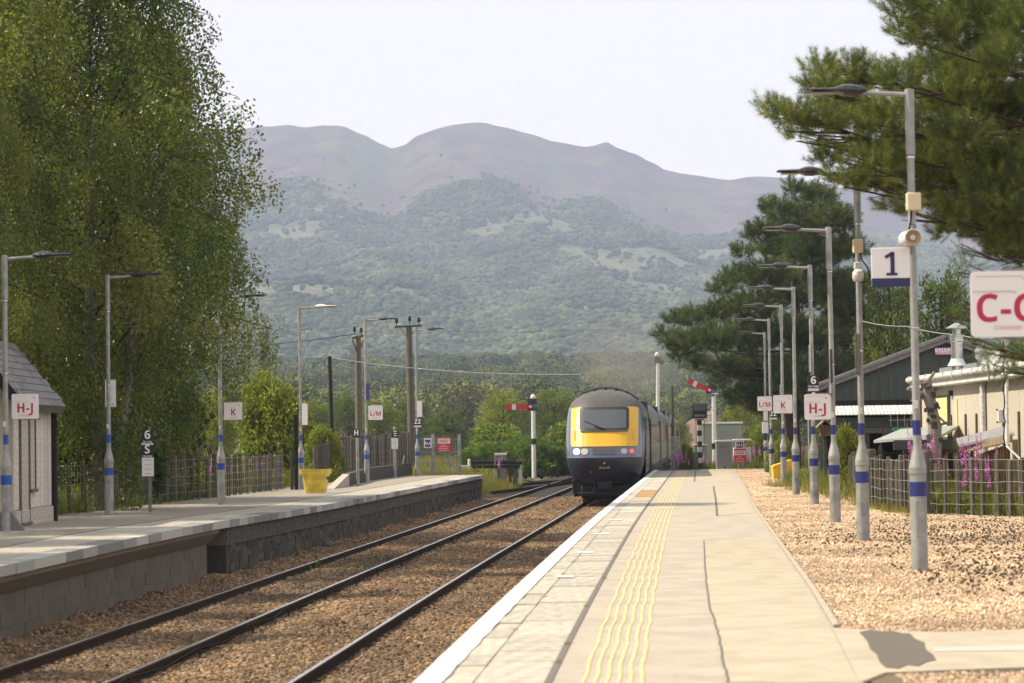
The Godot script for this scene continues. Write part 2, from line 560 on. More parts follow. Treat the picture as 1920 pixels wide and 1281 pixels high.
func _ready() -> void:
	rng.seed = 7
	# camera: a standing eye 1.5 m over the platform, a long lens
	var cam := Camera3D.new()
	cam.name = "camera"
	add_child(cam)
	cam.position = Vector3(0, 2.4, 0)
	cam.rotation_degrees = Vector3(2.03, 0, -0.8)
	cam.near = 0.1
	cam.far = 12000
	var lens := CameraAttributesPhysical.new()
	lens.frustum_focal_length = 93.68
	lens.frustum_focus_distance = 90.0
	lens.frustum_near = 0.1
	lens.frustum_far = 12000.0
	lens.exposure_aperture = 4.5
	cam.attributes = lens
	cam.current = true
	# sky
	var env := Environment.new()
	env.background_mode = Environment.BG_SKY
	var sm := ProceduralSkyMaterial.new()
	sm.sky_top_color = Color(0.76, 0.765, 0.775)
	sm.sky_horizon_color = Color(1.0, 0.975, 0.945)
	sm.sky_curve = 0.6
	sm.ground_bottom_color = lin(0.16, 0.14, 0.11)
	sm.ground_horizon_color = lin(0.35, 0.36, 0.36)
	sm.sun_angle_max = 12.0
	sm.sun_curve = 0.15
	var sky := Sky.new()
	sky.sky_material = sm
	env.sky = sky
	env.background_energy_multiplier = 0.90
	env.tonemap_mode = Environment.TONE_MAPPER_LINEAR
	env.tonemap_exposure = 1.93
	env.fog_enabled = true
	env.fog_density = 0.00022
	env.fog_light_color = Color(0.80, 0.865, 1.0)
	env.volumetric_fog_enabled = true
	env.volumetric_fog_density = 0.0
	env.sdfgi_enabled = true
	env.ssao_enabled = true
	env.ssil_enabled = true
	var we := WorldEnvironment.new()
	we.name = "sky"
	we.environment = env
	add_child(we)
	# sun: high on the left, a little behind the camera
	var sun := DirectionalLight3D.new()
	sun.name = "sun"
	sun.light_energy = 1.6
	sun.light_color = Color(1.0, 0.945, 0.85)
	sun.light_angular_distance = 0.5
	sun.shadow_enabled = true
	add_child(sun)
	var e := deg_to_rad(46.0)
	var a := deg_to_rad(-6.0)
	sun.look_at_from_position(Vector3(-cos(e) * cos(a), sin(e), cos(e) * sin(a)) * 50.0, Vector3.ZERO)
	make_materials()
	build_terrain()
	build_tracks()
	build_right_platform()
	build_left_platform()
	build_hut()
	build_shed_and_shop()
	build_train()
	build_lamps()
	build_signs()
	build_signals()
	build_street_furniture()
	build_fences()
	build_poles_and_wires()
	build_near_trees()
	build_far_trees()
	build_plants()
	build_loose_stones()
	build_exhaust()


# ---------------------------------------------------------------- terrain

func ground_height(x: float, z: float) -> float:
	var u := x - edge(clampf(z, 0, 300))
	var side := 0.78 * (1.0 - smoothstep(112.0, 135.0, z))
	var h := side
	if z < 330 and z > -30:
		var bed := smoothstep(-9.6, -8.6, u) * (1.0 - smoothstep(0.25, 0.9, u))
		if z > 112:
			bed = smoothstep(-8.6, -6.6, u) * (1.0 - smoothstep(0.6, 2.6, u))
		h = lerpf(side, -0.34, bed)
	h += 26.0 * smoothstep(350.0, 1300.0, z) * (0.6 + 0.4 * smoothstep(300.0, 1200.0, z))
	return h


func build_terrain() -> void:
	var mb := MB.new()
	var zs := []
	var z := -60.0
	while z < 1400:
		zs.append(z)
		z += 2.0 if z < 140 else (8.0 if z < 340 else 40.0)
	var us := [-900.0, -400.0, -200.0, -100.0, -60.0, -30.0, -16.0, -12.0, -9.6, -8.6, -7.4, -6.7, -3.5, 0.25, 0.9, 2.6, 5.0, 9.0, 14.0, 22.0, 40.0, 70.0, 120.0, 250.0, 500.0, 1000.0]
	var f := FastNoiseLite.new()
	f.frequency = 0.02
	var pts := []
	for zz in zs:
		var row := []
		for u in us:
			var x: float = edge(clampf(zz, 0, 300)) + u
			var h := ground_height(x, zz)
			if absf(u) > 15.0 or zz > 130:
				h += f.get_noise_2d(x, zz) * minf(1.0, maxf(absf(u) - 9.0, 0.0) * 0.04) * (1.0 if zz < 350 else 3.0)
			row.append(Vector3(x, h, -zz))
		pts.append(row)
	for i in zs.size() - 1:
		for j in us.size() - 1:
			mb.face([pts[i][j], pts[i][j + 1], pts[i + 1][j + 1]], UP)
			mb.face([pts[i][j], pts[i + 1][j + 1], pts[i + 1][j]], UP)
	struct("ground", mb, "grass", "rough dry grass ground round the station")
	build_hills()


var ridge := []


func ridge_height(s: float) -> float:
	for i in ridge.size() - 1:
		if s < ridge[i + 1].x:
			var t: float = clampf((s - ridge[i].x) / (ridge[i + 1].x - ridge[i].x), 0, 1)
			t = t * t * (3 - 2 * t) * 0.5 + t * 0.5
			return lerpf(ridge[i].y, ridge[i + 1].y, t)
	return ridge[-1].y


var hill_noise := FastNoiseLite.new()
const HILL0 = 1300.0
const HILL1 = 4200.0


func hill_height(s: float, z: float) -> float:
	var t := (z - HILL0) / (HILL1 - HILL0)
	var off := clampf(1.0 - t, 0.0, 1.0)
	var top := lerpf(ridge_height(s + 0.045 * off * hill_noise.get_noise_2d(s * 2600.0 + 300.0, z * 0.7)), ridge_height(s + 0.02 * off) * 0.5 + 0.5 * ridge_height(s - 0.03 * off), off * 0.7)
	var x := s * z
	var h := 0.0
	if t <= 1.0:
		t = maxf(t, 0.0)
		h = lerpf(26.0, top, 0.45 * t + 0.55 * pow(t, 1.9))
		h += hill_noise.get_noise_2d(x * 1.3, z * 0.30) * 105.0 * t * (1.0 - t) * (1.0 - 0.3 * t) * 2.0
		h += hill_noise.get_noise_2d(x * 3.1 + 900.0, z * 1.6) * 12.0 * smoothstep(0.0, 0.4, t) * (1.0 - t * 0.6)
		h += hill_noise.get_noise_2d(x * 7.0 - 500.0, z * 4.0) * 4.0 * smoothstep(0.1, 0.5, t)
	else:
		h = top - (t - 1.0) * top * 0.9
	return h


func build_hills() -> void:
	hill_noise.seed = 12
	hill_noise.frequency = 0.0016
	hill_noise.fractal_octaves = 3
	for p in [Vector3(-2321.304, 369.515, -4200.000), Vector3(-1563.313, 434.910, -4200.000), Vector3(-1057.565, 470.091, -4200.000), Vector3(-720.335, 480.588, -4200.000), Vector3(-551.674, 488.375, -4200.000), Vector3(-442.014, 495.297, -4200.000), Vector3(-382.964, 498.700, -4200.000), Vector3(-349.210, 501.611, -4200.000), Vector3(-322.282, 497.004, -4200.000), Vector3(-290.212, 499.938, -4200.000), Vector3(-264.934, 498.738, -4200.000), Vector3(-229.703, 483.863, -4200.000), Vector3(-204.584, 469.980, -4200.000), Vector3(-185.306, 461.254, -4200.000), Vector3(-166.704, 466.067, -4200.000), Vector3(-145.443, 480.991, -4200.000), Vector3(-117.500, 490.750, -4200.000), Vector3(-83.685, 497.890, -4200.000), Vector3(-54.149, 500.015, -4200.000), Vector3(-3.680, 491.693, -4200.000), Vector3(31.588, 481.894, -4200.000), Vector3(71.858, 468.644, -4200.000), Vector3(122.292, 459.481, -4200.000), Vector3(137.472, 460.114, -4200.000), Vector3(152.716, 464.974, -4200.000), Vector3(172.810, 456.237, -4200.000), Vector3(197.929, 445.740, -4200.000), Vector3(222.991, 431.865, -4200.000), Vector3(248.087, 420.528, -4200.000), Vector3(290.052, 410.646, -4200.000), Vector3(348.909, 403.909, -4200.000), Vector3(374.247, 407.778, -4200.000), Vector3(391.106, 408.387, -4200.000), Vector3(433.158, 404.418, -4200.000), Vector3(542.346, 386.841, -4200.000), Vector3(676.742, 368.071, -4200.000), Vector3(811.306, 359.434, -4200.000), Vector3(1088.714, 338.670, -4200.000), Vector3(1302.275, 462.399, -4200.000), Vector3(1520.801, 756.057, -4200.000), Vector3(1697.357, 1026.157, -4200.000), Vector3(1791.945, 1076.072, -4200.000), Vector3(1948.204, 920.265, -4200.000), Vector3(2564.368, 402.453, -4200.000)]:
		ridge.append(Vector2(p.x / -p.z, p.y))
	var mb := MB.new()
	var cols := 420
	var rows := 130
	var pts := []
	var tint := []
	var f := FastNoiseLite.new()
	f.seed = 31
	f.frequency = 0.012
	f.fractal_octaves = 4
	for i in rows + 1:
		var z := lerpf(HILL0 - 60.0, HILL1 + 900.0, float(i) / rows)
		var row := []
		var tr := []
		for j in cols + 1:
			var s := lerpf(-0.42, 0.46, float(j) / cols)
			var h := hill_height(s, z)
			row.append(Vector3(s * z, h, -z))
			var t := (z - HILL0) / (HILL1 - HILL0)
			var k := f.get_noise_2d(s * z, z * 0.5)
			var heath := Color(0.15, 0.062, 0.125).lerp(Color(0.28, 0.19, 0.165), clampf(0.45 + k * 2.0, 0, 1))
			var green := Color(0.24, 0.25, 0.10)
			var g := smoothstep(0.05, 0.35, f.get_noise_2d(s * z * 0.8 + 4000.0, z * 0.3))
			var up := heath.lerp(green, g * 0.8)
			var low := Color(0.34, 0.35, 0.15).lerp(Color(0.22, 0.25, 0.10), clampf(0.5 + k, 0, 1))
			# the grassy gully under the saddle
			var gully := exp(-pow((s + 0.052 + (1.0 - t) * 0.028) / 0.007, 2.0)) * smoothstep(0.45, 0.6, t)
			up = up.lerp(green, gully * 0.8)
			tr.append(low.lerp(up, smoothstep(0.60, 0.78, t + k * 0.08)))
		pts.append(row)
		tint.append(tr)
	for i in rows:
		for j in cols:
			var a: Vector3 = pts[i][j]
			var b: Vector3 = pts[i][j + 1]
			var c: Vector3 = pts[i + 1][j + 1]
			var d: Vector3 = pts[i + 1][j]
			mb.col = tint[i][j]
			mb.face([a, b, c], UP)
			mb.face([a, c, d], UP)
	# smooth shading: average the face normals over the grid
	var grid := []
	for i in rows + 1:
		var r := []
		for j in cols + 1:
			var dx: Vector3 = pts[i][mini(j + 1, cols)] - pts[i][maxi(j - 1, 0)]
			var dz: Vector3 = pts[mini(i + 1, rows)][j] - pts[maxi(i - 1, 0)][j]
			r.append(dx.cross(dz).normalized())
		grid.append(r)
	var m2 := MB.new()
	for i in rows:
		for j in cols:
			var q := [[i, j], [i, j + 1], [i + 1, j + 1], [i + 1, j]]
			for t in [[0, 1, 2], [0, 2, 3]]:
				var vv := []
				var nn := []
				var cc := []
				for k in t:
					vv.append(pts[q[k][0]][q[k][1]])
					var nr: Vector3 = grid[q[k][0]][q[k][1]]
					nn.append(nr if nr.y > 0 else -nr)
					cc.append(tint[q[k][0]][q[k][1]])
				if (vv[2] - vv[0]).cross(vv[1] - vv[0]).y < 0.0:
					for arr in [vv, nn, cc]:
						var tmp = arr[1]
						arr[1] = arr[2]
						arr[2] = tmp
				for k in 3:
					m2.v.append(vv[k])
					m2.n.append(nn[k])
					m2.c.append(cc[k])
	struct("hills", m2, "hill", "heather and grass covered hills behind the station")


# ---------------------------------------------------------------- tracks

const RAIL = [Vector2(-0.07, -0.16), Vector2(-0.07, -0.147), Vector2(-0.012, -0.125), Vector2(-0.012, -0.045), Vector2(-0.035, -0.035), Vector2(-0.035, -0.006), Vector2(-0.027, 0.0), Vector2(0.027, 0.0), Vector2(0.035, -0.006), Vector2(0.035, -0.035), Vector2(0.012, -0.045), Vector2(0.012, -0.125), Vector2(0.07, -0.147), Vector2(0.07, -0.16)]
const NEAR_TRACK = -1.48
const FAR_TRACK = -4.87


func rail_prof() -> Array:
	var p := []
	for i in range(RAIL.size() - 1, -1, -1):
		p.append(RAIL[i])
	return p


func bed_height(u: float, z: float) -> float:
	# level between the rails, a low bank in the six-foot
	var h := -0.135
	h += 0.05 * exp(-pow((u + 3.15) / 0.45, 2.0))
	if z < 104.0:
		h += 0.10 * exp(-pow((u + 6.75) / 0.42, 2.0)) * (1.0 + 0.5 * sin(z * 1.9) * sin(z * 0.7))
	return h + 0.02 * sin(z * 1.7 + u * 3.0) * exp(-pow((u + 3.15) / 0.6, 2.0))


func build_tracks() -> void:
	var mb := MB.new()
	var us := [-9.5, -8.0, -6.9, -6.55, -6.2, -5.7, -5.2, -4.5, -4.1, -3.7, -3.4, -3.15, -2.9, -2.6, -2.2, -1.5, -0.75, -0.3, 0.1, 1.2]
	var z := -10.0
	while z < 300:
		var z2 := z + (1.0 if z < 120 else 5.0)
		for j in us.size() - 1:
			var q := []
			for c in [[us[j], z], [us[j + 1], z], [us[j + 1], z2], [us[j], z2]]:
				var u: float = c[0]
				var h := bed_height(u, c[1])
				if c[1] > 108.0 and u < -6.0:
					h = -0.16 - 0.02 * (-6.0 - u)
				q.append(tp(u, h, c[1]))
			mb.face([q[0], q[1], q[2]], UP)
			mb.face([q[0], q[2], q[3]], UP)
		z = z2
	struct("track_bed", mb, "ballast_bed", "brown stone track bed between the platforms")
	for k in 2:
		var c: float = [NEAR_TRACK, FAR_TRACK][k]
		var t := thing("railway_track", ["railway track the train stands on beside the sunny platform", "empty railway track along the foot of the block platform wall"][k], "railway track", Vector3.ZERO, "railway tracks between the platforms")
		for s in [-0.7525, 0.7525]:
			part(t, "rail", sweep(rail_prof(), c + s, -5, 290, 3.0), "rail_rust")
			part(t, "running_surface", strip(c + s - 0.024, c + s + 0.024, 0.0, 0.002, -5, 290, 3.0), "rail_top")
			var clips := MB.new()
			z = 22.0
			while z < 120:
				for q in [-0.085, 0.085]:
					clips.bx(tp(c + s + q, -0.125, z), Vector3(0.06, 0.04, 0.10), 0.0, track_yaw(z))
				z += 0.65
			var cl := part(t, "rail_clips", clips, "rail_rust")
			cl.set_meta("kind", "stuff")
	# the siding's rails that cross to the buffer stop
	var sd := thing("siding_track", "rusty siding rails curving off behind the far platform end", "railway track")
	for pair in [[Vector3(-1.675, -0.050, -123.538), Vector3(0.575, -0.050, -135.470), Vector3(3.075, -0.050, -144.751)], [Vector3(-1.447, -0.050, -113.227), Vector3(0.520, -0.050, -123.237), Vector3(3.106, -0.050, -139.696)]]:
		var r := MB.new()
		for i in 2:
			r.beam(pair[i], pair[i + 1], 0.07, 0.15)
		part(sd, "rail", r, "rail_rust")
	# stakes and cable beside the far track's right rail
	var lc := thing("lineside_cable", "black cable held on rusty stakes beside the empty track's rail", "cable")
	var pts := []
	z = 24.0
	var i := 0
	while z < 112:
		var u := FAR_TRACK + 0.7525 + 0.17
		var st := MB.new()
		st.beam(tp(u, -0.25, z), tp(u + 0.01, 0.05, z), 0.035, 0.03, 0.004)
		part(lc, "stake", st, "rail_rust")
		pts.append(tp(u - 0.035, -0.005 + 0.01 * sin(i * 2.1), z))
		pts.append(tp(u - 0.02, -0.045 - 0.015 * (i % 3), z + 1.9))
		z += 3.8 if i % 3 else 3.1
		i += 1
	var cb := MB.new()
	cb.tube(pts, [0.014], 6)
	part(lc, "cable", cb, "cable")
	var c2 := MB.new()
	var p2 := []
	for k in pts.size():
		p2.append(pts[k] + Vector3(0.02, -0.035 - 0.02 * (k % 2), 0))
	c2.tube(p2, [0.006], 5)
	part(lc, "cable", c2, "rail_rust")


# ---------------------------------------------------------------- platforms

func poly_sheet(pts: Array, h: float, thick := 0.02) -> MB:
	var mb := MB.new()
	var o := []
	for p in pts:
		o.append(Vector2(p.x, -p.z))
	mb.plate(Transform3D(Basis(Vector3.RIGHT, -PI / 2), Vector3.ZERO), o, h - thick, h)
	return mb


func crack(pts: Array, w: float, h: float) -> MB:
	var mb := MB.new()
	var r := RandomNumberGenerator.new()
	r.seed = int(pts[0].x * 1000)
	var fine := []
	for i in pts.size() - 1:
		var n: int = maxi(2, int(pts[i].distance_to(pts[i + 1]) / 0.25))
		for k in n:
			var p: Vector3 = pts[i].lerp(pts[i + 1], float(k) / n)
			fine.append(p + Vector3(r.randf_range(-0.006, 0.006), 0, r.randf_range(-0.02, 0.02)))
	fine.append(pts[-1])
	for i in fine.size() - 1:
		var a: Vector3 = fine[i]
		var b: Vector3 = fine[i + 1]
		a.y = h
		b.y = h
		var s := (b - a).cross(UP).normalized() * w * 0.5
		mb.face([a - s, a + s, b + s, b - s], UP)
	return mb


func build_right_platform() -> void:
	# the body and its tarmac: from the paving to the gravel's edge
	var right := [Vector3(1.967, 0.900, -14.729), Vector3(2.440, 0.900, -20.592), Vector3(2.816, 0.900, -25.505), Vector3(3.432, 0.900, -34.293), Vector3(4.710, 0.900, -52.348), Vector3(6.861, 0.900, -80.581), Vector3(9.079, 0.900, -110.411)]
	var z_end := 111.5
	var mb := MB.new()
	var z := -12.0
	var rt := func(zz: float) -> float:
		for i in right.size() - 1:
			if zz < -right[i + 1].z:
				return lerpf(right[i].x, right[i + 1].x, (zz + right[i].z) / (right[i].z - right[i + 1].z))
		return right[-1].x
	while z < z_end:
		var z2 := minf(z + 1.5, z_end)
		mb.face([tp(0.80, PLAT, z), Vector3(rt.call(z), PLAT, -z), Vector3(rt.call(z2), PLAT, -z2), tp(0.80, PLAT, z2)], UP)
		z = z2
	mb.face([tp(0.8, PLAT, z_end), Vector3(rt.call(z_end), PLAT, -z_end), Vector3(rt.call(z_end), 0.0, -z_end - 5.0), tp(0.8, 0.0, z_end + 5.0)], Vector3(0, 1, -1))
	var plat := struct("platform_pavement", mb, "tarmac", "sunny right-hand platform of worn pale tarmac")
	var body := strip(0.14, 0.82, -0.4, PLAT - 0.10, -12, z_end, 3.0)
	part(plat, "platform_wall", body, "block1")
	var dk := poly_sheet([tp(0.02, 0, z_end - 2.6), tp(1.9, 0, z_end - 2.2), tp(1.9, 0, z_end), tp(0.02, 0, z_end)], PLAT + 0.012)
	part(plat, "dark_ramp_top", dk, "tarmac_dark")
	# coping stones and paving slabs, one by one where they can be told apart
	rng.seed = 40
	z = 12.0
	while z < 62.0:
		var step := 0.75 + rng.randf() * 0.06
		var d := rng.randf_range(-0.004, 0.004)
		part(plat, "coping_slab", strip(0.0, 0.355, PLAT - 0.11, PLAT + 0.004 + d, z + 0.006, z + step - 0.006, 1.0), "slab%d" % (rng.randi() % 5))
		z += step
	part(plat, "coping_run", strip(0.0, 0.355, PLAT - 0.11, PLAT + 0.003, 62.0, z_end - 2.6, 2.0), "slab1").set_meta("kind", "stuff")
	part(plat, "coping_run", strip(0.0, 0.355, PLAT - 0.11, PLAT + 0.003, -12, 12, 2.0), "slab1").set_meta("kind", "stuff")
	z = 12.0
	while z < 84.0:
		var step := rng.randf_range(0.55, 0.95) if z < 45 else rng.randf_range(1.2, 2.2)
		var m := "slab%d" % (rng.randi() % 5)
		if z > 61.5 and z < 70.5:
			m = "slab_orange"
		part(plat, "paving_slab", strip(0.365, 0.80, PLAT - 0.08, PLAT + 0.002 + rng.randf_range(-0.003, 0.004), z + 0.006, z + step - 0.006, 1.0), m)
		z += step
	part(plat, "paving_run", strip(0.365, 0.80, PLAT - 0.08, PLAT + 0.001, 84.0, z_end - 2.6, 2.0), "slab3").set_meta("kind", "stuff")
	part(plat, "paving_run", strip(0.365, 0.80, PLAT - 0.08, PLAT + 0.001, -12, 12, 2.0), "slab3").set_meta("kind", "stuff")
	part(plat, "joint_filling", strip(0.0, 0.80, PLAT - 0.3, PLAT - 0.012, -12, z_end, 2.0), "seam")
	part(plat, "tarmac_seam", strip(0.795, 0.84, PLAT - 0.02, PLAT + 0.006, -12, z_end - 2.6, 2.0), "seam")
	# worn white edge line, painted on the coping
	var wl := MB.new()
	z = -12.0
	while z < z_end - 0.2:
		var z2 := minf(z + 0.6, z_end - 0.2)
		wl.face([tp(-0.004, PLAT + 0.0125, z), tp(0.175 + 0.006 * sin(z * 5.0), PLAT + 0.0125, z), tp(0.175 + 0.006 * sin(z2 * 5.0), PLAT + 0.0125, z2), tp(-0.004, PLAT + 0.0125, z2)], UP)
		wl.face([tp(-0.004, PLAT + 0.0125, z), tp(-0.004, PLAT - 0.06, z), tp(-0.004, PLAT - 0.06, z2), tp(-0.004, PLAT + 0.0125, z2)], Vector3.LEFT)
		z = z2
	part(plat, "white_edge_line", wl, "paint_white")
	# six raised yellow warning lines that waver with the ground
	for k in 6:
		var ln := MB.new()
		var u0 := 1.03 + k * 0.071
		z = -12.0
		while z < z_end - 2.6:
			var q := []
			var z2 := z + 0.12
			for c in [z, z2]:
				var w := 0.007 * sin(c * 2.35 + 0.3 * k) + 0.0025 * sin(c * 5.3 + k * 0.2)
				q.append([tp(u0 + w - 0.0135, PLAT + 0.001, c), tp(u0 + w - 0.009, PLAT + 0.006, c), tp(u0 + w + 0.009, PLAT + 0.006, c), tp(u0 + w + 0.0135, PLAT + 0.001, c)])
			for j in 3:
				ln.face([q[0][j], q[0][j + 1], q[1][j + 1], q[1][j]], [Vector3(-1, 1, 0), UP, Vector3(1, 1, 0)][j])
			z = z2
		part(plat, "tactile_line", ln, "tactile")
	# small white painted marks on the paving
	for p in [[Vector3(0.422, 0.900, -28.246), Vector3(0.612, 0.900, -28.195)], [Vector3(0.811, 0.900, -34.035), Vector3(1.006, 0.900, -33.973)], [Vector3(1.183, 0.900, -40.348), Vector3(1.438, 0.900, -40.252)], [Vector3(1.664, 0.900, -46.754), Vector3(1.875, 0.900, -46.661)], [Vector3(2.167, 0.900, -53.838), Vector3(2.377, 0.900, -53.730)], [Vector3(3.560, 0.900, -73.915), Vector3(3.816, 0.900, -73.733)], [Vector3(4.415, 0.900, -88.626), Vector3(4.820, 0.900, -88.278)]]:
		var a: Vector3 = p[0]
		var b: Vector3 = p[1]
		var d := Vector3(0, 0, 0.006 * -a.z)
		part(plat, "white_mark", poly_sheet([a + d, b + d, b - d, a - d], PLAT + 0.0125, 0.004), "paint_white")
	# yellower repair patches with cracked edges
	var patch := [Vector3(1.268, 0.900, -16.069), Vector3(1.431, 0.900, -18.701), Vector3(1.541, 0.900, -20.482), Vector3(1.669, 0.900, -22.989), Vector3(1.873, 0.900, -26.189), Vector3(2.206, 0.900, -31.047), Vector3(2.632, 0.900, -37.180), Vector3(2.856, 0.900, -37.673), Vector3(3.619, 0.900, -38.183), Vector3(3.379, 0.900, -33.834), Vector3(2.805, 0.900, -25.596), Vector3(2.416, 0.900, -20.596), Vector3(2.043, 0.900, -15.952)]
	part(plat, "repair_patch", poly_sheet(patch, PLAT + 0.005), "tarmac_patch")
	part(plat, "crack", crack(patch.slice(0, 9), 0.017, PLAT + 0.0065), "crack")
	var p2 := [Vector3(3.669, 0.900, -48.309), Vector3(4.627, 0.900, -61.315), Vector3(5.643, 0.900, -75.505), Vector3(6.388, 0.900, -75.756), Vector3(4.509, 0.900, -49.908)]
	part(plat, "repair_patch", poly_sheet(p2, PLAT + 0.005), "tarmac_patch")
	part(plat, "crack", crack(p2.slice(0, 4), 0.045, PLAT + 0.0065), "crack")
	var p3 := [Vector3(5.640, 0.900, -83.469), Vector3(7.423, 0.900, -108.778), Vector3(8.721, 0.900, -107.368), Vector3(6.827, 0.900, -82.497)]
	part(plat, "repair_patch", poly_sheet(p3, PLAT + 0.005), "tarmac_patch")
	part(plat, "crack", crack([p3[0], p3[1]], 0.05, PLAT + 0.0065), "crack")
	# pale edging along the gravel
	for i in right.size() - 1:
		if i == 0:
			continue
		var a: Vector3 = right[i]
		var b: Vector3 = right[i + 1]
		var n: int = int(ceil(a.distance_to(b) / 1.6))
		for k in n:
			var s := a.lerp(b, float(k) / n)
			var t := a.lerp(b, float(k + 1) / n)
			var e := MB.new()
			e.beam(s + Vector3(0.03, -0.035, -0.012), t + Vector3(0.03, -0.035, 0.012), 0.05, 0.11, 0.006)
			part(plat, "edging_piece", e, "edging")
	# the gravel bank and the path that crosses it
	var gb := MB.new()
	z = -12.0
	while z < 128:
		var z2 := z + 1.5
		gb.face([Vector3(rt.call(minf(z, z_end)) + 0.055, PLAT - 0.012, -z), Vector3(rt.call(minf(z, z_end)) + 9.0, PLAT - 0.05, -z), Vector3(rt.call(minf(z2, z_end)) + 9.0, PLAT - 0.05, -z2), Vector3(rt.call(minf(z2, z_end)) + 0.055, PLAT - 0.012, -z2)], UP)
		z = z2
	struct("gravel_ground", gb, "gravel_bed", "pinkish gravel ground between platform and fence")
	var path := poly_sheet([Vector3(2.420, 0.900, -20.424), Vector3(2.693, 0.900, -20.093), Vector3(3.135, 0.900, -19.847), Vector3(4.543, 0.900, -20.124), Vector3(3.824, 0.900, -16.961), Vector3(2.631, 0.900, -16.690), Vector3(2.285, 0.900, -16.594), Vector3(2.043, 0.900, -15.952)], PLAT + 0.004)
	var pp := struct("path", path, "tarmac_patch", "short worn tarmac path across the gravel")
	part(pp, "dark_patch", poly_sheet([Vector3(2.556, 0.900, -19.902), Vector3(2.670, 0.900, -20.098), Vector3(2.710, 0.900, -19.927), Vector3(2.811, 0.900, -19.962), Vector3(2.842, 0.900, -19.689), Vector3(2.896, 0.900, -19.679), Vector3(2.859, 0.900, -19.172), Vector3(2.871, 0.900, -18.826), Vector3(2.787, 0.900, -18.234), Vector3(2.778, 0.900, -17.881), Vector3(2.724, 0.900, -17.383), Vector3(2.649, 0.900, -17.274), Vector3(2.548, 0.900, -16.972), Vector3(2.486, 0.900, -17.060), Vector3(2.395, 0.900, -16.803), Vector3(2.333, 0.900, -16.890), Vector3(2.352, 0.900, -17.322), Vector3(2.416, 0.900, -17.943), Vector3(2.427, 0.900, -18.342), Vector3(2.504, 0.900, -19.088)], PLAT + 0.009), "tarmac_stain")
	part(pp, "white_line", poly_sheet([Vector3(2.860, 0.900, -18.404), Vector3(4.183, 0.900, -18.543), Vector3(4.063, 0.900, -18.012), Vector3(2.819, 0.900, -18.049)], PLAT + 0.009), "worn_line")


func left_h(z: float) -> float:
	return 0.90 + 0.07 * exp(-pow((z - 44.0) / 11.0, 2.0))


const LEFT = -6.55


func lp(u: float, dh: float, z: float) -> Vector3:
	return tp(LEFT + u, left_h(z) + dh, z)


# a curved block of the left platform: u measured to the left of its edge
func lblock(u0: float, u1: float, d0: float, d1: float, z0: float, z1: float, step := 1.5) -> MB:
	var mb := MB.new()
	var k := maxi(1, int(ceil((z1 - z0) / step)))
	for i in k:
		var a := lerpf(z0, z1, float(i) / k)
		var b := lerpf(z0, z1, float(i + 1) / k)
		mb.face([lp(u0, d1, a), lp(u1, d1, a), lp(u1, d1, b), lp(u0, d1, b)], UP)
		mb.face([lp(u0, d0, a), lp(u0, d1, a), lp(u0, d1, b), lp(u0, d0, b)], Vector3.LEFT)
		mb.face([lp(u1, d0, a), lp(u1, d1, a), lp(u1, d1, b), lp(u1, d0, b)], Vector3.RIGHT)
	mb.face([lp(u0, d0, z0), lp(u0, d1, z0), lp(u1, d1, z0), lp(u1, d0, z0)], Vector3.BACK)
	mb.face([lp(u0, d0, z1), lp(u0, d1, z1), lp(u1, d1, z1), lp(u1, d0, z1)], Vector3.FORWARD)
	return mb


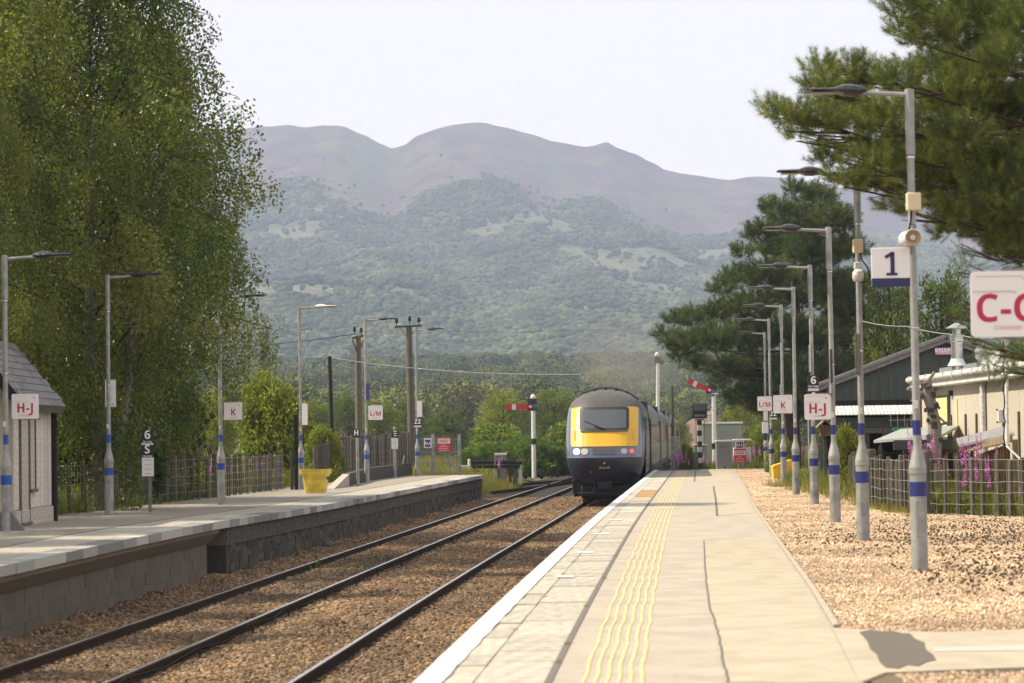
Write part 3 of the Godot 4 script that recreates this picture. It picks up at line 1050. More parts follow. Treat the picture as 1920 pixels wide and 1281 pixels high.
func build_left_platform() -> void:
	var mb := lblock(-4.6, -1.30, -0.4, 0.0, -10, 104.5, 1.5)
	var plat := struct("platform_pavement", mb, "tarmac_left", "shaded left-hand platform of grey tarmac")
	part(plat, "light_paving", lblock(-1.29, -0.36, -0.2, 0.002, -10, 104.5), "slab2")
	part(plat, "tarmac_seam", lblock(-1.34, -1.28, -0.1, 0.006, -10, 104.0), "seam")
	rng.seed = 77
	var z := 22.0
	while z < 104.4:
		var step := 0.9 if z < 75 else 1.8
		var z2 := minf(z + step, 104.5)
		part(plat, "coping_slab", lblock(-0.355, 0.02 + rng.randf_range(-0.012, 0.012), -0.13, 0.004 + rng.randf_range(-0.005, 0.005), z + 0.008, z2 - 0.008, 1.0), "cope_left%d" % (rng.randi() % 5))
		z = z2
	part(plat, "coping_run", lblock(-0.355, 0.0, -0.13, 0.0, -10, 22.0), "cope_left1").set_meta("kind", "stuff")
	# litter strip at the back under the trees
	part(plat, "litter_strip", lblock(-6.2, -4.55, -0.5, -0.02, -10, 84.0), "soil_litter")
	# near wall: a sloping concrete corbel over a set-back wall of blocks
	var wall := struct("platform_wall", lblock(-0.60, -0.257, -1.4, -0.14, -10, 47.2), "mortar", "block wall under the left-hand platform")
	var cb := MB.new()
	z = -10.0
	while z < 47.2:
		var z2 := minf(z + 1.5, 47.2)
		cb.face([lp(-0.03, -0.135, z), lp(-0.03, -0.20, z), lp(-0.03, -0.20, z2), lp(-0.03, -0.135, z2)], Vector3.RIGHT)
		cb.face([lp(-0.03, -0.20, z), lp(-0.235, -0.40, z), lp(-0.235, -0.40, z2), lp(-0.03, -0.20, z2)], Vector3(1, -1, 0))
		cb.face([lp(-0.235, -0.40, z), lp(-0.30, -0.40, z), lp(-0.30, -0.40, z2), lp(-0.235, -0.40, z2)], Vector3.DOWN)
		z = z2
	cb.face([lp(-0.03, -0.135, 47.2), lp(-0.03, -0.2, 47.2), lp(-0.235, -0.4, 47.2), lp(-0.3, -0.4, 47.2), lp(-0.3, -0.135, 47.2)], Vector3.FORWARD)
	part(wall, "concrete_corbel", cb, "corbel")
	for row in 4:
		z = 24.0 + (row % 2) * 0.25
		while z < 47.0:
			var z2 := minf(z + 0.49, 47.15)
			if z2 - z > 0.12:
				var top := -0.405 - row * 0.215
				part(wall, "block", lblock(-0.35, -0.25 + rng.randf_range(-0.006, 0.006), top - 0.203, top, z + 0.006, z2 - 0.006, 1.0), "block%d" % (rng.randi() % 5))
			z = z2
	# the dark opening between the two lengths of wall
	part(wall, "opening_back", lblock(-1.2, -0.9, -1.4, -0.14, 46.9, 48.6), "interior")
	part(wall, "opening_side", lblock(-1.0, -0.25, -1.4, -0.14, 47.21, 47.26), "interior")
	# far wall: brick courses above rough stonework
	var w2 := struct("platform_wall", lblock(-0.60, -0.10, -1.4, -0.46, 48.3, 104.4), "rough_wall", "older wall of brick courses over rough stone under the far end of the platform")
	part(w2, "brick_backing", lblock(-0.60, -0.075, -0.46, -0.135, 48.3, 104.4), "mortar")
	for row in 4:
		z = 48.3 + (row % 2) * 0.11
		var far := MB.new()
		while z < 104.3:
			var z2 := minf(z + 0.225, 104.4)
			var top := -0.138 - row * 0.080
			var b := lblock(-0.2, -0.06 + rng.randf_range(-0.006, 0.006), top - 0.068, top, z + 0.005, z2 - 0.005, 1.0)
			if z < 63.0:
				part(w2, "brick", b, "brick%d" % (rng.randi() % 5))
			else:
				far.add(b, Transform3D())
			z = z2
		part(w2, "brick_course", far, "brick1").set_meta("kind", "stuff")
	var br := RandomNumberGenerator.new()
	br.seed = 5
	for i in 290:
		z = 48.5 + pow(br.randf(), 1.3) * 55.0
		var h := br.randf_range(-1.05, -0.52)
		var sz := br.randf_range(0.25, 0.75)
		part(w2, "stone", lblock(-0.2, -0.09 + br.randf_range(-0.01, 0.012), h, h + br.randf_range(0.10, 0.2), z, z + sz, 1.0), "rubble%d" % (br.randi() % 3))
	# raised kerb wall at the back of the far end, ramped at its near end
	var kw := thing("kerb_wall", "low dark kerb wall with a sloping end behind the lamp posts", "kerb wall")
	var line := [Vector3(-4.069, 0.900, -106.380), Vector3(-5.103, 0.900, -93.362), Vector3(-5.150, 0.900, -83.500)]
	var top := [1.38, 1.34, 1.28]
	var m := MB.new()
	for i in 2:
		var a: Vector3 = line[i]
		var b: Vector3 = line[i + 1]
		var back := Vector3(-0.25, 0, -0.6)
		m.face([a, b, b * Vector3(1, 0, 1) + UP * top[i + 1], a * Vector3(1, 0, 1) + UP * top[i]], Vector3.BACK)
		m.face([a * Vector3(1, 0, 1) + UP * top[i], b * Vector3(1, 0, 1) + UP * top[i + 1], b * Vector3(1, 0, 1) + back + UP * top[i + 1], a * Vector3(1, 0, 1) + back + UP * top[i]], UP)
	part(kw, "wall_face", m, "rough_wall")
	var ramp := MB.new()
	var r0: Vector3 = line[2]
	var r1: Vector3 = Vector3(-5.361, 0.900, -79.447)
	ramp.face([r0 + UP * 0.38, r1, r1 + Vector3(-0.3, 0, -0.9), r0 + Vector3(-0.25, 0.38, -0.6)], UP)
	ramp.face([r0, r0 + UP * 0.38, r1], Vector3.BACK)
	part(kw, "sloping_end", ramp, "slab2")


# ---------------------------------------------------------------- buildings

func build_hut() -> void:
	# a small white boarded hut under the birches; its long side faces the tracks
	var xw := -8.5
	var za := 45.4
	var zb := 49.0
	var t := thing("station_hut", "small white boarded hut with a steep slate roof under the birches", "hut", Vector3(xw, left_h(za) - 0.05, -za))
	var len := zb - za
	var eave := 2.17
	var W := 1.5
	var mb := MB.new()
	mb.bx(Vector3(-W * 0.5, eave * 0.5 - 0.1, -len * 0.5), Vector3(W - 0.06, eave + 0.2, len - 0.06))
	mb.plate(tilt(Vector3(0, 0, 0)), [Vector2(-W + 0.03, eave), Vector2(-0.03, eave), Vector2(-W * 0.5, eave + 0.95)], -len + 0.03, -0.03)
	part(t, "wall", mb, "cream")
	rng.seed = 3
	var z := 0.0
	while z < len - 0.02:
		var bw := minf(0.145, len - z)
		part(t, "board", panel(Vector3(-0.012 + rng.randf_range(-0.004, 0.004), 0.33 + (eave - 0.33) * 0.5, -z - bw * 0.5), Vector3(0.04, eave - 0.33, bw - 0.012), 0.005), "white_boards" if rng.randf() < 0.85 else "white_worn")
		z += 0.145
	part(t, "plinth", panel(Vector3(0.0, 0.14, -len * 0.5), Vector3(0.09, 0.36, len + 0.04), 0.01), "white_worn")
	for q in [[1.35, 0.66, 2.0, 0.5], [0.62, 0.1, 2.02, 0.75]]:
		var win := part(t, "boarded_window", panel(Vector3(0.014, (q[1] + q[2]) * 0.5, -q[0] - 0.2), Vector3(0.03, q[2] - q[1], q[3]), 0.004), "white_worn")
		part(win, "frame", panel(Vector3(0.03, q[2] + 0.03, -q[0] - 0.2), Vector3(0.06, 0.06, q[3] + 0.14)), "white_dirty")
		part(win, "sill", panel(Vector3(0.04, q[1] - 0.02, -q[0] - 0.2), Vector3(0.09, 0.05, q[3] + 0.16)), "white_dirty")
		for s in [-1, 1]:
			part(win, "side_trim", panel(Vector3(0.026, (q[1] + q[2]) * 0.5, -q[0] - 0.2 + s * (q[3] * 0.5 + 0.03)), Vector3(0.05, q[2] - q[1], 0.05)), "white_dirty")
	var dp := MB.new()
	dp.tube([Vector3(0.06, -0.1, -len - 0.06), Vector3(0.06, eave - 0.1, -len - 0.06)], [0.055], 8)
	dp.bx(Vector3(0.06, eave - 0.35, -len - 0.06), Vector3(0.13, 0.16, 0.13), 0.01)
	part(t, "downpipe", dp, "wood_dark")
	# roof: two steep slopes, the ridge along the tracks
	var rid := Vector3(-W * 0.5, eave + 1.12, 0)
	var roof: MeshInstance3D
	for s in [1.0, -1.0]:
		var ev := Vector3(-W * 0.5 + s * (W * 0.5 + 0.2), eave - 0.06, 0)
		var a := Vector3(0, 0, 0.25)
		var b := Vector3(0, 0, -len - 0.22)
		var sl := MB.new()
		var k := Vector3(s * 0.04, 0.03, 0)
		sl.face([ev + a + k, ev + b + k, rid + b + k, rid + a + k], Vector3(s, 1, 0))
		sl.face([ev + a, ev + b, rid + b, rid + a], Vector3(-s, -1, 0))
		sl.face([ev + a, ev + a + k, rid + a + k, rid + a], Vector3.BACK)
		sl.face([ev + b, ev + b + k, rid + b + k, rid + b], Vector3.FORWARD)
		sl.face([ev + a, ev + a + k, ev + b + k, ev + b], Vector3(s, -1, 0))
		roof = part(t, "roof", sl, "slate")
		if s > 0:
			for i in 9:
				var f := (i + 0.4) / 9.0
				for j in 11:
					var g := (j + 0.5 * (i % 2)) / 11.0
					var c := (ev + a).lerp(rid + a, f).lerp((ev + b).lerp(rid + b, f), g + 0.045) + k + Vector3(0.007, 0.006, 0)
					var m := MB.new()
					var up := (rid - ev).normalized()
					m.box(Transform3D(Basis(Vector3.BACK, up, Vector3.BACK.cross(up)).orthonormalized(), c), Vector3(0.355, 0.15, 0.008 + 0.004 * rng.randf()))
					part(roof, "slate", m, "slate" if rng.randf() < 0.7 else "slate_dark")
		var vg := MB.new()
		vg.beam(rid + a + Vector3(0, -0.03, 0.03), ev + a + Vector3(0, -0.03, 0.03), 0.05, 0.16)
		part(t, "barge_board", vg, "wood_dark")
	part(t, "fascia", panel(Vector3(0.19, eave - 0.10, -len * 0.5), Vector3(0.03, 0.12, len + 0.45), 0.005), "wood_grey2")
	part(t, "soffit", panel(Vector3(0.09, eave - 0.13, -len * 0.5), Vector3(0.2, 0.02, len + 0.4), 0.003), "wood_grey")


func panel(at: Vector3, s: Vector3, ch := 0.004) -> MB:
	var mb := MB.new()
	mb.bx(at, s, ch)
	return mb


func build_shed_and_shop() -> void:
	rng.seed = 19
	# dark green steel shed, open at the front under the gable
	var z := 78.0
	var rl: Vector3 = Vector3(12.722, 5.120, -78.000)
	var el: Vector3 = Vector3(8.920, 3.737, -78.000)
	var base := 0.75
	var hw := rl.x - el.x
	var t := thing("steel_shed", "dark green ribbed steel shed with a pink sign on its gable", "shed", Vector3(rl.x, base, -z), "", -0.14)
	var eh := el.y - base
	var rh := rl.y - base
	var cb := 3.3 - base
	var n := 27
	for i in n:
		var xa := -hw + 0.25 + (hw * 2 - 0.5) * i / n
		var xb := -hw + 0.25 + (hw * 2 - 0.5) * (i + 1) / n
		var ya := lerpf(rh, eh, absf(xa) / hw) - 0.14
		var yb := lerpf(rh, eh, absf(xb) / hw) - 0.14
		var p := MB.new()
		p.plate(Transform3D(), [Vector2(xa + 0.004, cb), Vector2(xb - 0.05, cb), Vector2(xb - 0.05, yb), Vector2(xa + 0.004, ya)], -0.06, 0.0)
		p.plate(Transform3D(), [Vector2(xb - 0.055, cb), Vector2(xb - 0.004, cb), Vector2(xb - 0.004, yb), Vector2(xb - 0.055, yb)], -0.06, 0.035)
		part(t, "cladding_panel", p, "clad_green")
	for s in [-1.0, 1.0]:
		var rf := MB.new()
		rf.box(Transform3D(Basis(Vector3.BACK, -s * atan2(rh - eh, hw)), Vector3(s * hw * 0.5, (rh + eh) * 0.5 + 0.02, -6.0)), Vector3(hw / cos(atan2(rh - eh, hw)) + 0.05, 0.09, 12.6))
		part(t, "roof_slope", rf, "clad_edge")
		var vb := MB.new()
		vb.beam(Vector3(s * 0.02, rh - 0.05, 0.2), Vector3(s * (hw + 0.1), eh - 0.08, 0.2), 0.07, 0.24, 0.01)
		part(t, "verge_trim", vb, "clad_edge")
		var wl := MB.new()
		wl.bx(Vector3(s * (hw - 0.1), eh * 0.5, -6.0), Vector3(0.1, eh, 12.0))
		part(t, "side_wall", wl, "clad_green")
	var inn := MB.new()
	inn.bx(Vector3(0, cb * 0.5, -11.9), Vector3(hw * 2, cb + 2.0, 0.1))
	part(t, "back_wall", inn, "interior")
	for q in [[-2.3, 0.0, -1.6, 2.5], [-2.3, 2.45, 2.4, 2.75]]:
		var b := MB.new()
		b.beam(Vector3(q[0], q[1], -0.6), Vector3(q[2], q[3], -0.6), 0.12, 0.12)
		part(t, "brace", b, "wood_grey2")
	var lt := MB.new()
	lt.bx(Vector3(0, cb - 0.06, -0.05), Vector3(hw * 2 - 0.3, 0.14, 0.12))
	part(t, "lintel", lt, "wood_dark")
	var gt := MB.new()
	gt.tube([Vector3(-hw - 0.03, eh - 0.12, 0.3), Vector3(-hw - 0.03, eh - 0.12, -12)], [0.08], 8)
	part(t, "gutter", gt, "clad_edge")
	var sg: Vector3 = Vector3(12.620, 4.696, -77.900)
	var sn := thing("shed_sign", "small pink sign with white capitals on the shed gable", "sign", Vector3(sg.x, sg.y, -77.80), "", -0.14)
	part(sn, "panel", panel(Vector3.ZERO, Vector3(0.515, 0.203, 0.03)), "shop_pink")
	words(sn, "KNAPP", 0.125, Vector3(0, 0.022, 0.018), "white_letter")
	words(sn, "STATION DEPOT", 0.035, Vector3(0, -0.058, 0.018), "white_letter", 0.0, false)
	# white-edged canopy, its dark board and the beam under it, before the shed
	var ca: Vector3 = Vector3(8.518, 2.930, -71.000)
	var cc: Vector3 = Vector3(10.974, 2.910, -71.000)
	var cn := thing("canopy", "low canopy with a white ribbed plastic edge before the dark shed", "canopy", Vector3(ca.x, 0.75, -71))
	var L := cc.x - ca.x
	var y0 := ca.y - 0.75
	for i in 24:
		var mb := MB.new()
		mb.box(Transform3D(Basis(Vector3.RIGHT, 0.5), Vector3(L * (i + 0.5) / 24, y0 + 0.02, 0.05 + 0.02 * (i % 2))), Vector3(L / 24 - 0.012, 0.03, 0.5), 0.004)
		part(cn, "roof_strip", mb, "paint_white")
	var bd := MB.new()
	bd.bx(Vector3(L * 0.5, y0 - 0.30, 0.0), Vector3(L, 0.27, 0.05), 0.006)
	part(cn, "dark_board", bd, "clad_green")
	var bm := MB.new()
	bm.bx(Vector3(L * 0.5 + 0.1, y0 - 0.52, 0.05), Vector3(L + 0.5, 0.15, 0.14), 0.01)
	part(cn, "beam", bm, "wood_grey")
	part(cn, "green_board", panel(Vector3(L - 0.55, y0 - 0.49, 0.14), Vector3(0.75, 0.10, 0.03)), "bright_green")
	for q in [0.05, 0.9, L - 0.1]:
		var ps := MB.new()
		ps.bx(Vector3(q, (y0 - 0.6) * 0.5, 0.0), Vector3(0.11, y0 - 0.55, 0.11), 0.01)
		part(cn, "post", ps, "wood_grey2")
	var rk := MB.new()
	for k in 4:
		rk.tube([Vector3(L - 0.95 + k * 0.18, y0 - 0.42, 0.2), Vector3(L - 0.95 + k * 0.18, y0 - 0.10, 0.2)], [0.01], 5)
	rk.tube([Vector3(L - 1.0, y0 - 0.25, 0.2), Vector3(L - 0.3, y0 - 0.25, 0.2)], [0.01], 5)
	part(cn, "wire_rack", rk, "wire")
	var bh: Vector3 = Vector3(8.181, 2.492, -70.000)
	var nb := thing("bird_box", "small wooden bird box with a pitched roof at the canopy's end", "bird box", Vector3(bh.x, bh.y - 0.12, -70))
	part(nb, "box", panel(Vector3(0, 0.05, 0), Vector3(0.26, 0.28, 0.3)), "wood_warm0")
	for s in [-1, 1]:
		var q := MB.new()
		q.box(Transform3D(Basis(Vector3.BACK, -s * 0.75), Vector3(s * 0.12, 0.24, 0.02)), Vector3(0.34, 0.03, 0.42))
		part(nb, "roof_board", q, "wood_pale")
	part(nb, "stand", panel(Vector3(0, -0.85, -0.05), Vector3(0.08, 1.6, 0.08)), "wood_grey2")
	# the cream shop along the fence
	var xw := 10.2
	var za := 66.5
	var zb := 43.0
	var top := 3.42
	var sh := thing("station_shop", "single-storey cream building with white fascia and a steel flue", "building", Vector3(xw, 0.75, -za))
	var len := za - zb
	var core := MB.new()
	core.bx(Vector3(3.2, (top - 0.75) * 0.5, len * 0.5), Vector3(6.3, top - 0.75, len - 0.02))
	part(sh, "wall", core, "wood_grey2")
	var marks := [0.0, 1.25, 2.5, 4.55, 5.2, 6.6, 9.15, 11.2, 12.9, 15.0, 17.0, 19.0, 21.0, 23.5]
	for i in marks.size() - 1:
		var c: float = (marks[i] + marks[i + 1]) * 0.5
		var L2: float = marks[i + 1] - marks[i]
		part(sh, "wall_panel", panel(Vector3(0.02, (top - 0.75) * 0.5, c), Vector3(0.08, top - 0.76, L2 - 0.03)), "cream")
	for q in [1.25, 4.6, 6.6, 8.0, 11.2, 12.9, 15.0]:
		part(sh, "batten", panel(Vector3(-0.03, 1.0, q), Vector3(0.06, 2.0, 0.11)), "wood_grey")
	var dp := MB.new()
	dp.tube([Vector3(-0.09, 0.2, 9.15), Vector3(-0.09, top - 0.8, 9.15)], [0.065], 8)
	part(sh, "downpipe", dp, "paint_white")
	part(sh, "fascia", panel(Vector3(-0.22, top - 0.75 + 0.15, len * 0.5), Vector3(0.10, 0.30, len + 0.3), 0.02), "fascia_white")
	var sf := MB.new()
	sf.bx(Vector3(-0.10, top - 0.75 + 0.01, len * 0.5), Vector3(0.24, 0.02, len + 0.25))
	part(sh, "soffit", sf, "fascia_white")
	var gt2 := MB.new()
	gt2.tube([Vector3(-0.31, top - 0.52, -0.12), Vector3(-0.31, top - 0.52, len)], [0.075], 8)
	part(sh, "gutter", gt2, "fascia_white")
	for k in 18:
		part(sh, "gutter_bracket", panel(Vector3(-0.31, top - 0.52, 0.4 + k * 1.3), Vector3(0.17, 0.17, 0.03)), "fascia_white")
	var rf2 := MB.new()
	rf2.box(Transform3D(Basis(Vector3.BACK, 0.10), Vector3(3.0, top - 0.75 + 0.55, len * 0.5)), Vector3(6.4, 0.10, len + 0.2))
	var roof := part(sh, "roof", rf2, "felt")
	part(roof, "ridge_cap", panel(Vector3(2.4, top - 0.75 + 0.78, len * 0.5 - 0.8), Vector3(0.5, 0.16, len - 1.5)), "thatch")
	part(roof, "lead_flashing", panel(Vector3(1.2, top - 0.75 + 0.45, len * 0.5), Vector3(1.6, 0.12, len - 0.6)), "felt")
	part(sh, "vent", panel(Vector3(-0.05, top - 0.75 - 0.17, 4.75), Vector3(0.12, 0.12, 0.22)), "black")
	var win := part(sh, "window", panel(Vector3(-0.03, 1.42, 3.5), Vector3(0.06, 2.1, 1.8)), "glass_dark")
	part(win, "frame", panel(Vector3(-0.05, 1.42, 2.57), Vector3(0.09, 2.16, 0.07)), "white_boards")
	part(win, "frame", panel(Vector3(-0.05, 1.42, 4.43), Vector3(0.09, 2.16, 0.07)), "wood_grey")
	var ps := [[1.95, 0.92, 3.5, 1.7, "poster_yellow"], [0.92, 1.1, 3.5, 1.7, "poster_green"], [0.80, 0.72, 3.2, 0.6, "notice"], [0.92, 1.0, 4.05, 0.5, "poster_pink"], [1.27, 0.18, 3.15, 0.4, "poster_yellow"]]
	for i in ps.size():
		var q: Array = ps[i]
		part(win, "poster", panel(Vector3(-0.066 - 0.003 * i, q[0], q[2]), Vector3(0.004, q[1], q[3]), 0.0), q[4])
	part(sh, "notice_strip", panel(Vector3(-0.035, 1.6, 5.4), Vector3(0.03, 1.5, 0.16)), "poster_yellow")
	part(sh, "corner_board", panel(Vector3(-0.03, 1.33, 0.05), Vector3(0.10, 2.66, 0.12)), "wood_grey")
	var fl: Vector3 = Vector3(10.013, 4.393, -60.000)
	var fb := fl.y - 0.75
	var fu := MB.new()
	var fx := fl.x - xw
	var fz := za - 60.0
	fu.lathe(tilt(Vector3(fx, 0, fz)), [Vector2(0.13, top - 0.75 + 0.3), Vector2(0.13, fb - 0.02), Vector2(0.15, fb), Vector2(0.15, fb + 0.14), Vector2(0.12, fb + 0.15)], 14)
	var flue := part(sh, "flue", fu, "steel")
	var cw := MB.new()
	cw.lathe(tilt(Vector3(fx, fb + 0.28, fz)), [Vector2(0.24, 0), Vector2(0.24, 0.02), Vector2(0.04, 0.13), Vector2(0, 0.14)], 14)
	cw.lathe(tilt(Vector3(fx, fb + 0.15, fz)), [Vector2(0.09, 0), Vector2(0.09, 0.14)], 10)
	part(flue, "cowl", cw, "steel")
	var co := MB.new()
	co.lathe(tilt(Vector3(fx, top - 0.75 + 0.42, fz)), [Vector2(0.22, 0), Vector2(0.16, 0.10), Vector2(0.14, 0.16)], 14)
	part(flue, "collar", co, "paint_white")
	# low grey-green lean-to roof before the shop's far end
	var ga: Vector3 = Vector3(8.393, 2.180, -62.000)
	var gr := thing("lean_to_shelter", "low shelter with a grey-green sheet roof before the shop's far end", "shelter", Vector3(0, 0, 0))
	var g := MB.new()
	var qa: Vector3 = Vector3(8.233, 2.184, -61.000)
	var qb: Vector3 = Vector3(9.234, 2.302, -57.500)
	var qc: Vector3 = Vector3(9.798, 2.406, -61.000)
	var qd: Vector3 = Vector3(9.306, 2.343, -64.000)
	g.plate(Transform3D(Basis(Vector3.RIGHT, -PI / 2 + 0.03), Vector3(0, qa.y, 0)), [Vector2(qa.x, -qa.z), Vector2(qb.x, -qb.z), Vector2(qc.x + 0.3, -qc.z), Vector2(qd.x, -qd.z)], -0.05, 0.0)
	var gm := part(gr, "roof", sheet4([qa, qb, qc + Vector3(0.4, 0.1, 0), qd + Vector3(0, 0.1, 0)], 0.06), "roof_sheet")
	gm.name = "roof"
	part(gr, "front_board", panel((qa + qb) * 0.5 + Vector3(0.3, -0.16, 0.4), Vector3(1.3, 0.22, 0.05), 0.005), "clad_green")
	for q in [qa + Vector3(0.25, 0, -0.2), qb + Vector3(-0.1, 0, 0), qd + Vector3(0.1, 0, 0)]:
		part(gr, "post", panel(Vector3(q.x, (q.y + 0.7) * 0.5, q.z), Vector3(0.08, q.y - 0.72, 0.08)), "wood_dark")
	part(gr, "rail", panel((qa + qb) * 0.5 + Vector3(0, -0.35, -0.2), Vector3(1.4, 0.05, 0.05)), "cable")
	part(gr, "back_panel", panel((qb + qc) * 0.5 + Vector3(-0.15, -0.75, 0), Vector3(0.5, 0.85, 0.06)), "red_brown")
	part(gr, "cross_rail", panel((qb + qc) * 0.5 + Vector3(-0.3, -0.42, 0.2), Vector3(1.2, 0.09, 0.05)), "wood_warm0")
	# woodstore
	var wa: Vector3 = Vector3(8.762, 2.109, -52.000)
	var wb: Vector3 = Vector3(9.176, 2.328, -49.500)
	var ws := thing("wood_store", "brown slatted timber log store with a sloping roof beside the shop", "log store")
	part(ws, "roof", sheet4([wa + Vector3(-0.1, 0, 0.1), wb + Vector3(0.1, 0, 0.1), wb + Vector3(0.2, 0.12, -1.6), wa + Vector3(0.1, 0.12, -1.4)], 0.05), "clad_edge")
	var wm := MB.new()
	wm.beam(wa + Vector3(0.0, -0.10, 0.05), wb + Vector3(0.05, -0.10, 0.05), 0.06, 0.13, 0.006)
	part(ws, "roof_beam", wm, "wood_pale")
	for i in 11:
		var f := (i + 0.5) / 11.0
		var p := (wa + Vector3(0.28, 0, 0)).lerp(wb + Vector3(0.05, 0, 0), f)
		var hh := p.y - 0.2 - 0.72
		part(ws, "plank", panel(Vector3(p.x, 0.72 + hh * 0.5, p.z - 0.1 - 0.012 * (i % 2)), Vector3(0.062, hh, 0.03)), "wood_warm%d" % (i % 3))
	for q in [wa + Vector3(0.16, 0, 0), wb + Vector3(0.12, 0, 0.02)]:
		part(ws, "post", panel(Vector3(q.x, (q.y - 0.12 + 0.7) * 0.5, q.z), Vector3(0.10, q.y - 0.82, 0.10)), "wood_grey" if q.x < 9 else "wood_pale")
	var wr: Vector3 = Vector3(9.099, 1.782, -50.900)
	part(ws, "rail", panel(wr, Vector3(0.75, 0.035, 0.04)), "wood_warm0")
	var bg := MB.new()
	var wg := wa + Vector3(-0.02, -0.1, 0.12)
	bg.tube([wg, wg + Vector3(-0.08, -0.10, 0), wg + Vector3(0.04, -0.28, 0), wg + Vector3(0.07, -0.42, 0)], [0.05, 0.07, 0.05, 0.02], 6)
	part(ws, "black_rag", bg, "cable")
	# conduit mast at the shop wall, bent at the foot
	var ma: Vector3 = Vector3(8.718, 3.949, -47.000)
	var mb2: Vector3 = Vector3(8.689, 2.107, -47.000)
	var mc: Vector3 = Vector3(8.838, 1.778, -46.000)
	var ms := thing("conduit_mast", "pale service pole with cables and a small box by the shop wall", "service pole")
	var mt := MB.new()
	mt.tube([ma, mb2, mc, Vector3(mc.x, 0.7, mc.z)], [0.032], 8)
	part(ms, "pole", mt, "paint_white")
	var cbm := MB.new()
	var cp := []
	for k in 14:
		cp.append(ma.lerp(mb2, k / 13.0) + Vector3(-0.05 - 0.02 * sin(k * 2.3), 0, 0.04))
	cbm.tube(cp, [0.012], 5)
	part(ms, "cable", cbm, "cable")
	var jb: Vector3 = Vector3(8.668, 3.337, -46.950)
	part(ms, "junction_ball", panel(jb, Vector3(0.14, 0.14, 0.1), 0.04), "galv")
	var xa: Vector3 = Vector3(8.967, 3.360, -46.500)
	var arm := MB.new()
	arm.tube([jb, xa + Vector3(0.3, 0, 0)], [0.025], 6)
	part(ms, "bracket_arm", arm, "paint_white")
	var bx2: Vector3 = Vector3(8.643, 2.634, -47.100)
	part(ms, "meter_box", panel(bx2, Vector3(0.17, 0.24, 0.1), 0.01), "notice")
	for q in [[-0.09, 0.11], [0.09, 0.11], [-0.09, -0.11], [0.09, -0.11]]:
		part(ms, "fixing", panel(bx2 + Vector3(q[0], q[1], 0.0), Vector3(0.035, 0.03, 0.05)), "cable")
	var ds: Vector3 = Vector3(9.789, 3.932, -55.000)
	var dish := thing("satellite_dish", "white round dish behind the hanging spruce twigs on the shop roof", "dish", ds)
	var dm := MB.new()
	dm.lathe(Transform3D(Basis(Vector3.RIGHT, 1.2), Vector3.ZERO), [Vector2(0.0, 0.0), Vector2(0.12, 0.015), Vector2(0.26, 0.07), Vector2(0.26, 0.09), Vector2(0.12, 0.03), Vector2(0, 0.02)], 18)
	part(dish, "bowl", dm, "paint_white")
	var sk := MB.new()
	sk.tube([Vector3(0, 0, 0), Vector3(0.05, -0.55, 0)], [0.02], 6)
	part(dish, "stand", sk, "galv")
	# broken birch trunk
	var st := thing("dead_birch_trunk", "peeling dead birch trunk with broken branch stubs before the shop corner", "tree trunk")
	var tr := MB.new()
	var pts := []
	for q in [[1752, 925], [1749, 860], [1752, 800], [1748, 770], [1742, 745], [1740, 715]]:
		pts.append(Vector3((q[0] - 960.0) / 5000.0 * 56.0 - 0.02, 2.4 + (806.0 - q[1]) / 5000.0 * 56.0, -56.0))
	tr.tube(pts, [0.17, 0.16, 0.145, 0.115, 0.12, 0.09], 12)
	part(st, "trunk", tr, "birch_bark")
	var bk := MB.new()
	for k in 26:
		var f := rng.randf() * 4.9
		var p: Vector3 = (pts[int(f)] as Vector3).lerp(pts[int(f) + 1], f - int(f))
		bk.box(Transform3D(Basis(UP, rng.randf_range(-1.3, 1.3)) , p) * Transform3D(Basis(Vector3.BACK, rng.randf_range(-0.5, 0.5)), Vector3(0, 0, 0.16)), Vector3(rng.randf_range(0.05, 0.14), rng.randf_range(0.03, 0.16), 0.035), 0.01)
	part(st, "dark_scars", bk, "birch_dark")
	for q in [[pts[4], Vector3(-0.45, 0.2, 0.05), 0.08], [pts[3], Vector3(0.3, -0.3, 0.1), 0.03], [pts[2], Vector3(0.34, 0.12, 0.1), 0.035], [pts[4], Vector3(-0.4, -0.06, 0.1), 0.03], [pts[5], Vector3(0.15, 0.2, 0), 0.05]]:
		var b := MB.new()
		b.tube([q[0], q[0] + q[1]], [q[2], q[2] * 0.6], 7)
		part(st, "branch_stub", b, "birch_bark")


func sheet4(p: Array, th: float) -> MB:
	var mb := MB.new()
	var d := UP * -th
	mb.face(p, UP)
	mb.face([p[0] + d, p[1] + d, p[2] + d, p[3] + d], Vector3.DOWN)
	var c: Vector3 = (p[0] + p[1] + p[2] + p[3]) * 0.25
	for i in 4:
		var a: Vector3 = p[i]
		var b: Vector3 = p[(i + 1) % 4]
		mb.face([a, b, b + d, a + d], ((a + b) * 0.5 - c) * Vector3(1, 0, 1))
	return mb


# ---------------------------------------------------------------- train

const NOSE = [Vector3(0.72, 0.62, 1.00), Vector3(0.95, 0.32, 1.17), Vector3(1.30, 0.08, 1.29), Vector3(1.62, 0.0, 1.335), Vector3(1.70, 0.03, 1.345), Vector3(2.00, 0.13, 1.36), Vector3(2.55, 0.48, 1.36), Vector3(3.00, 0.80, 1.33), Vector3(3.36, 1.08, 1.27), Vector3(3.55, 1.28, 1.17), Vector3(3.70, 1.50, 1.03), Vector3(3.84, 1.82, 0.80), Vector3(3.93, 2.15, 0.52), Vector3(3.98, 2.6, 0.18), Vector3(3.985, 2.75, 0.02)]


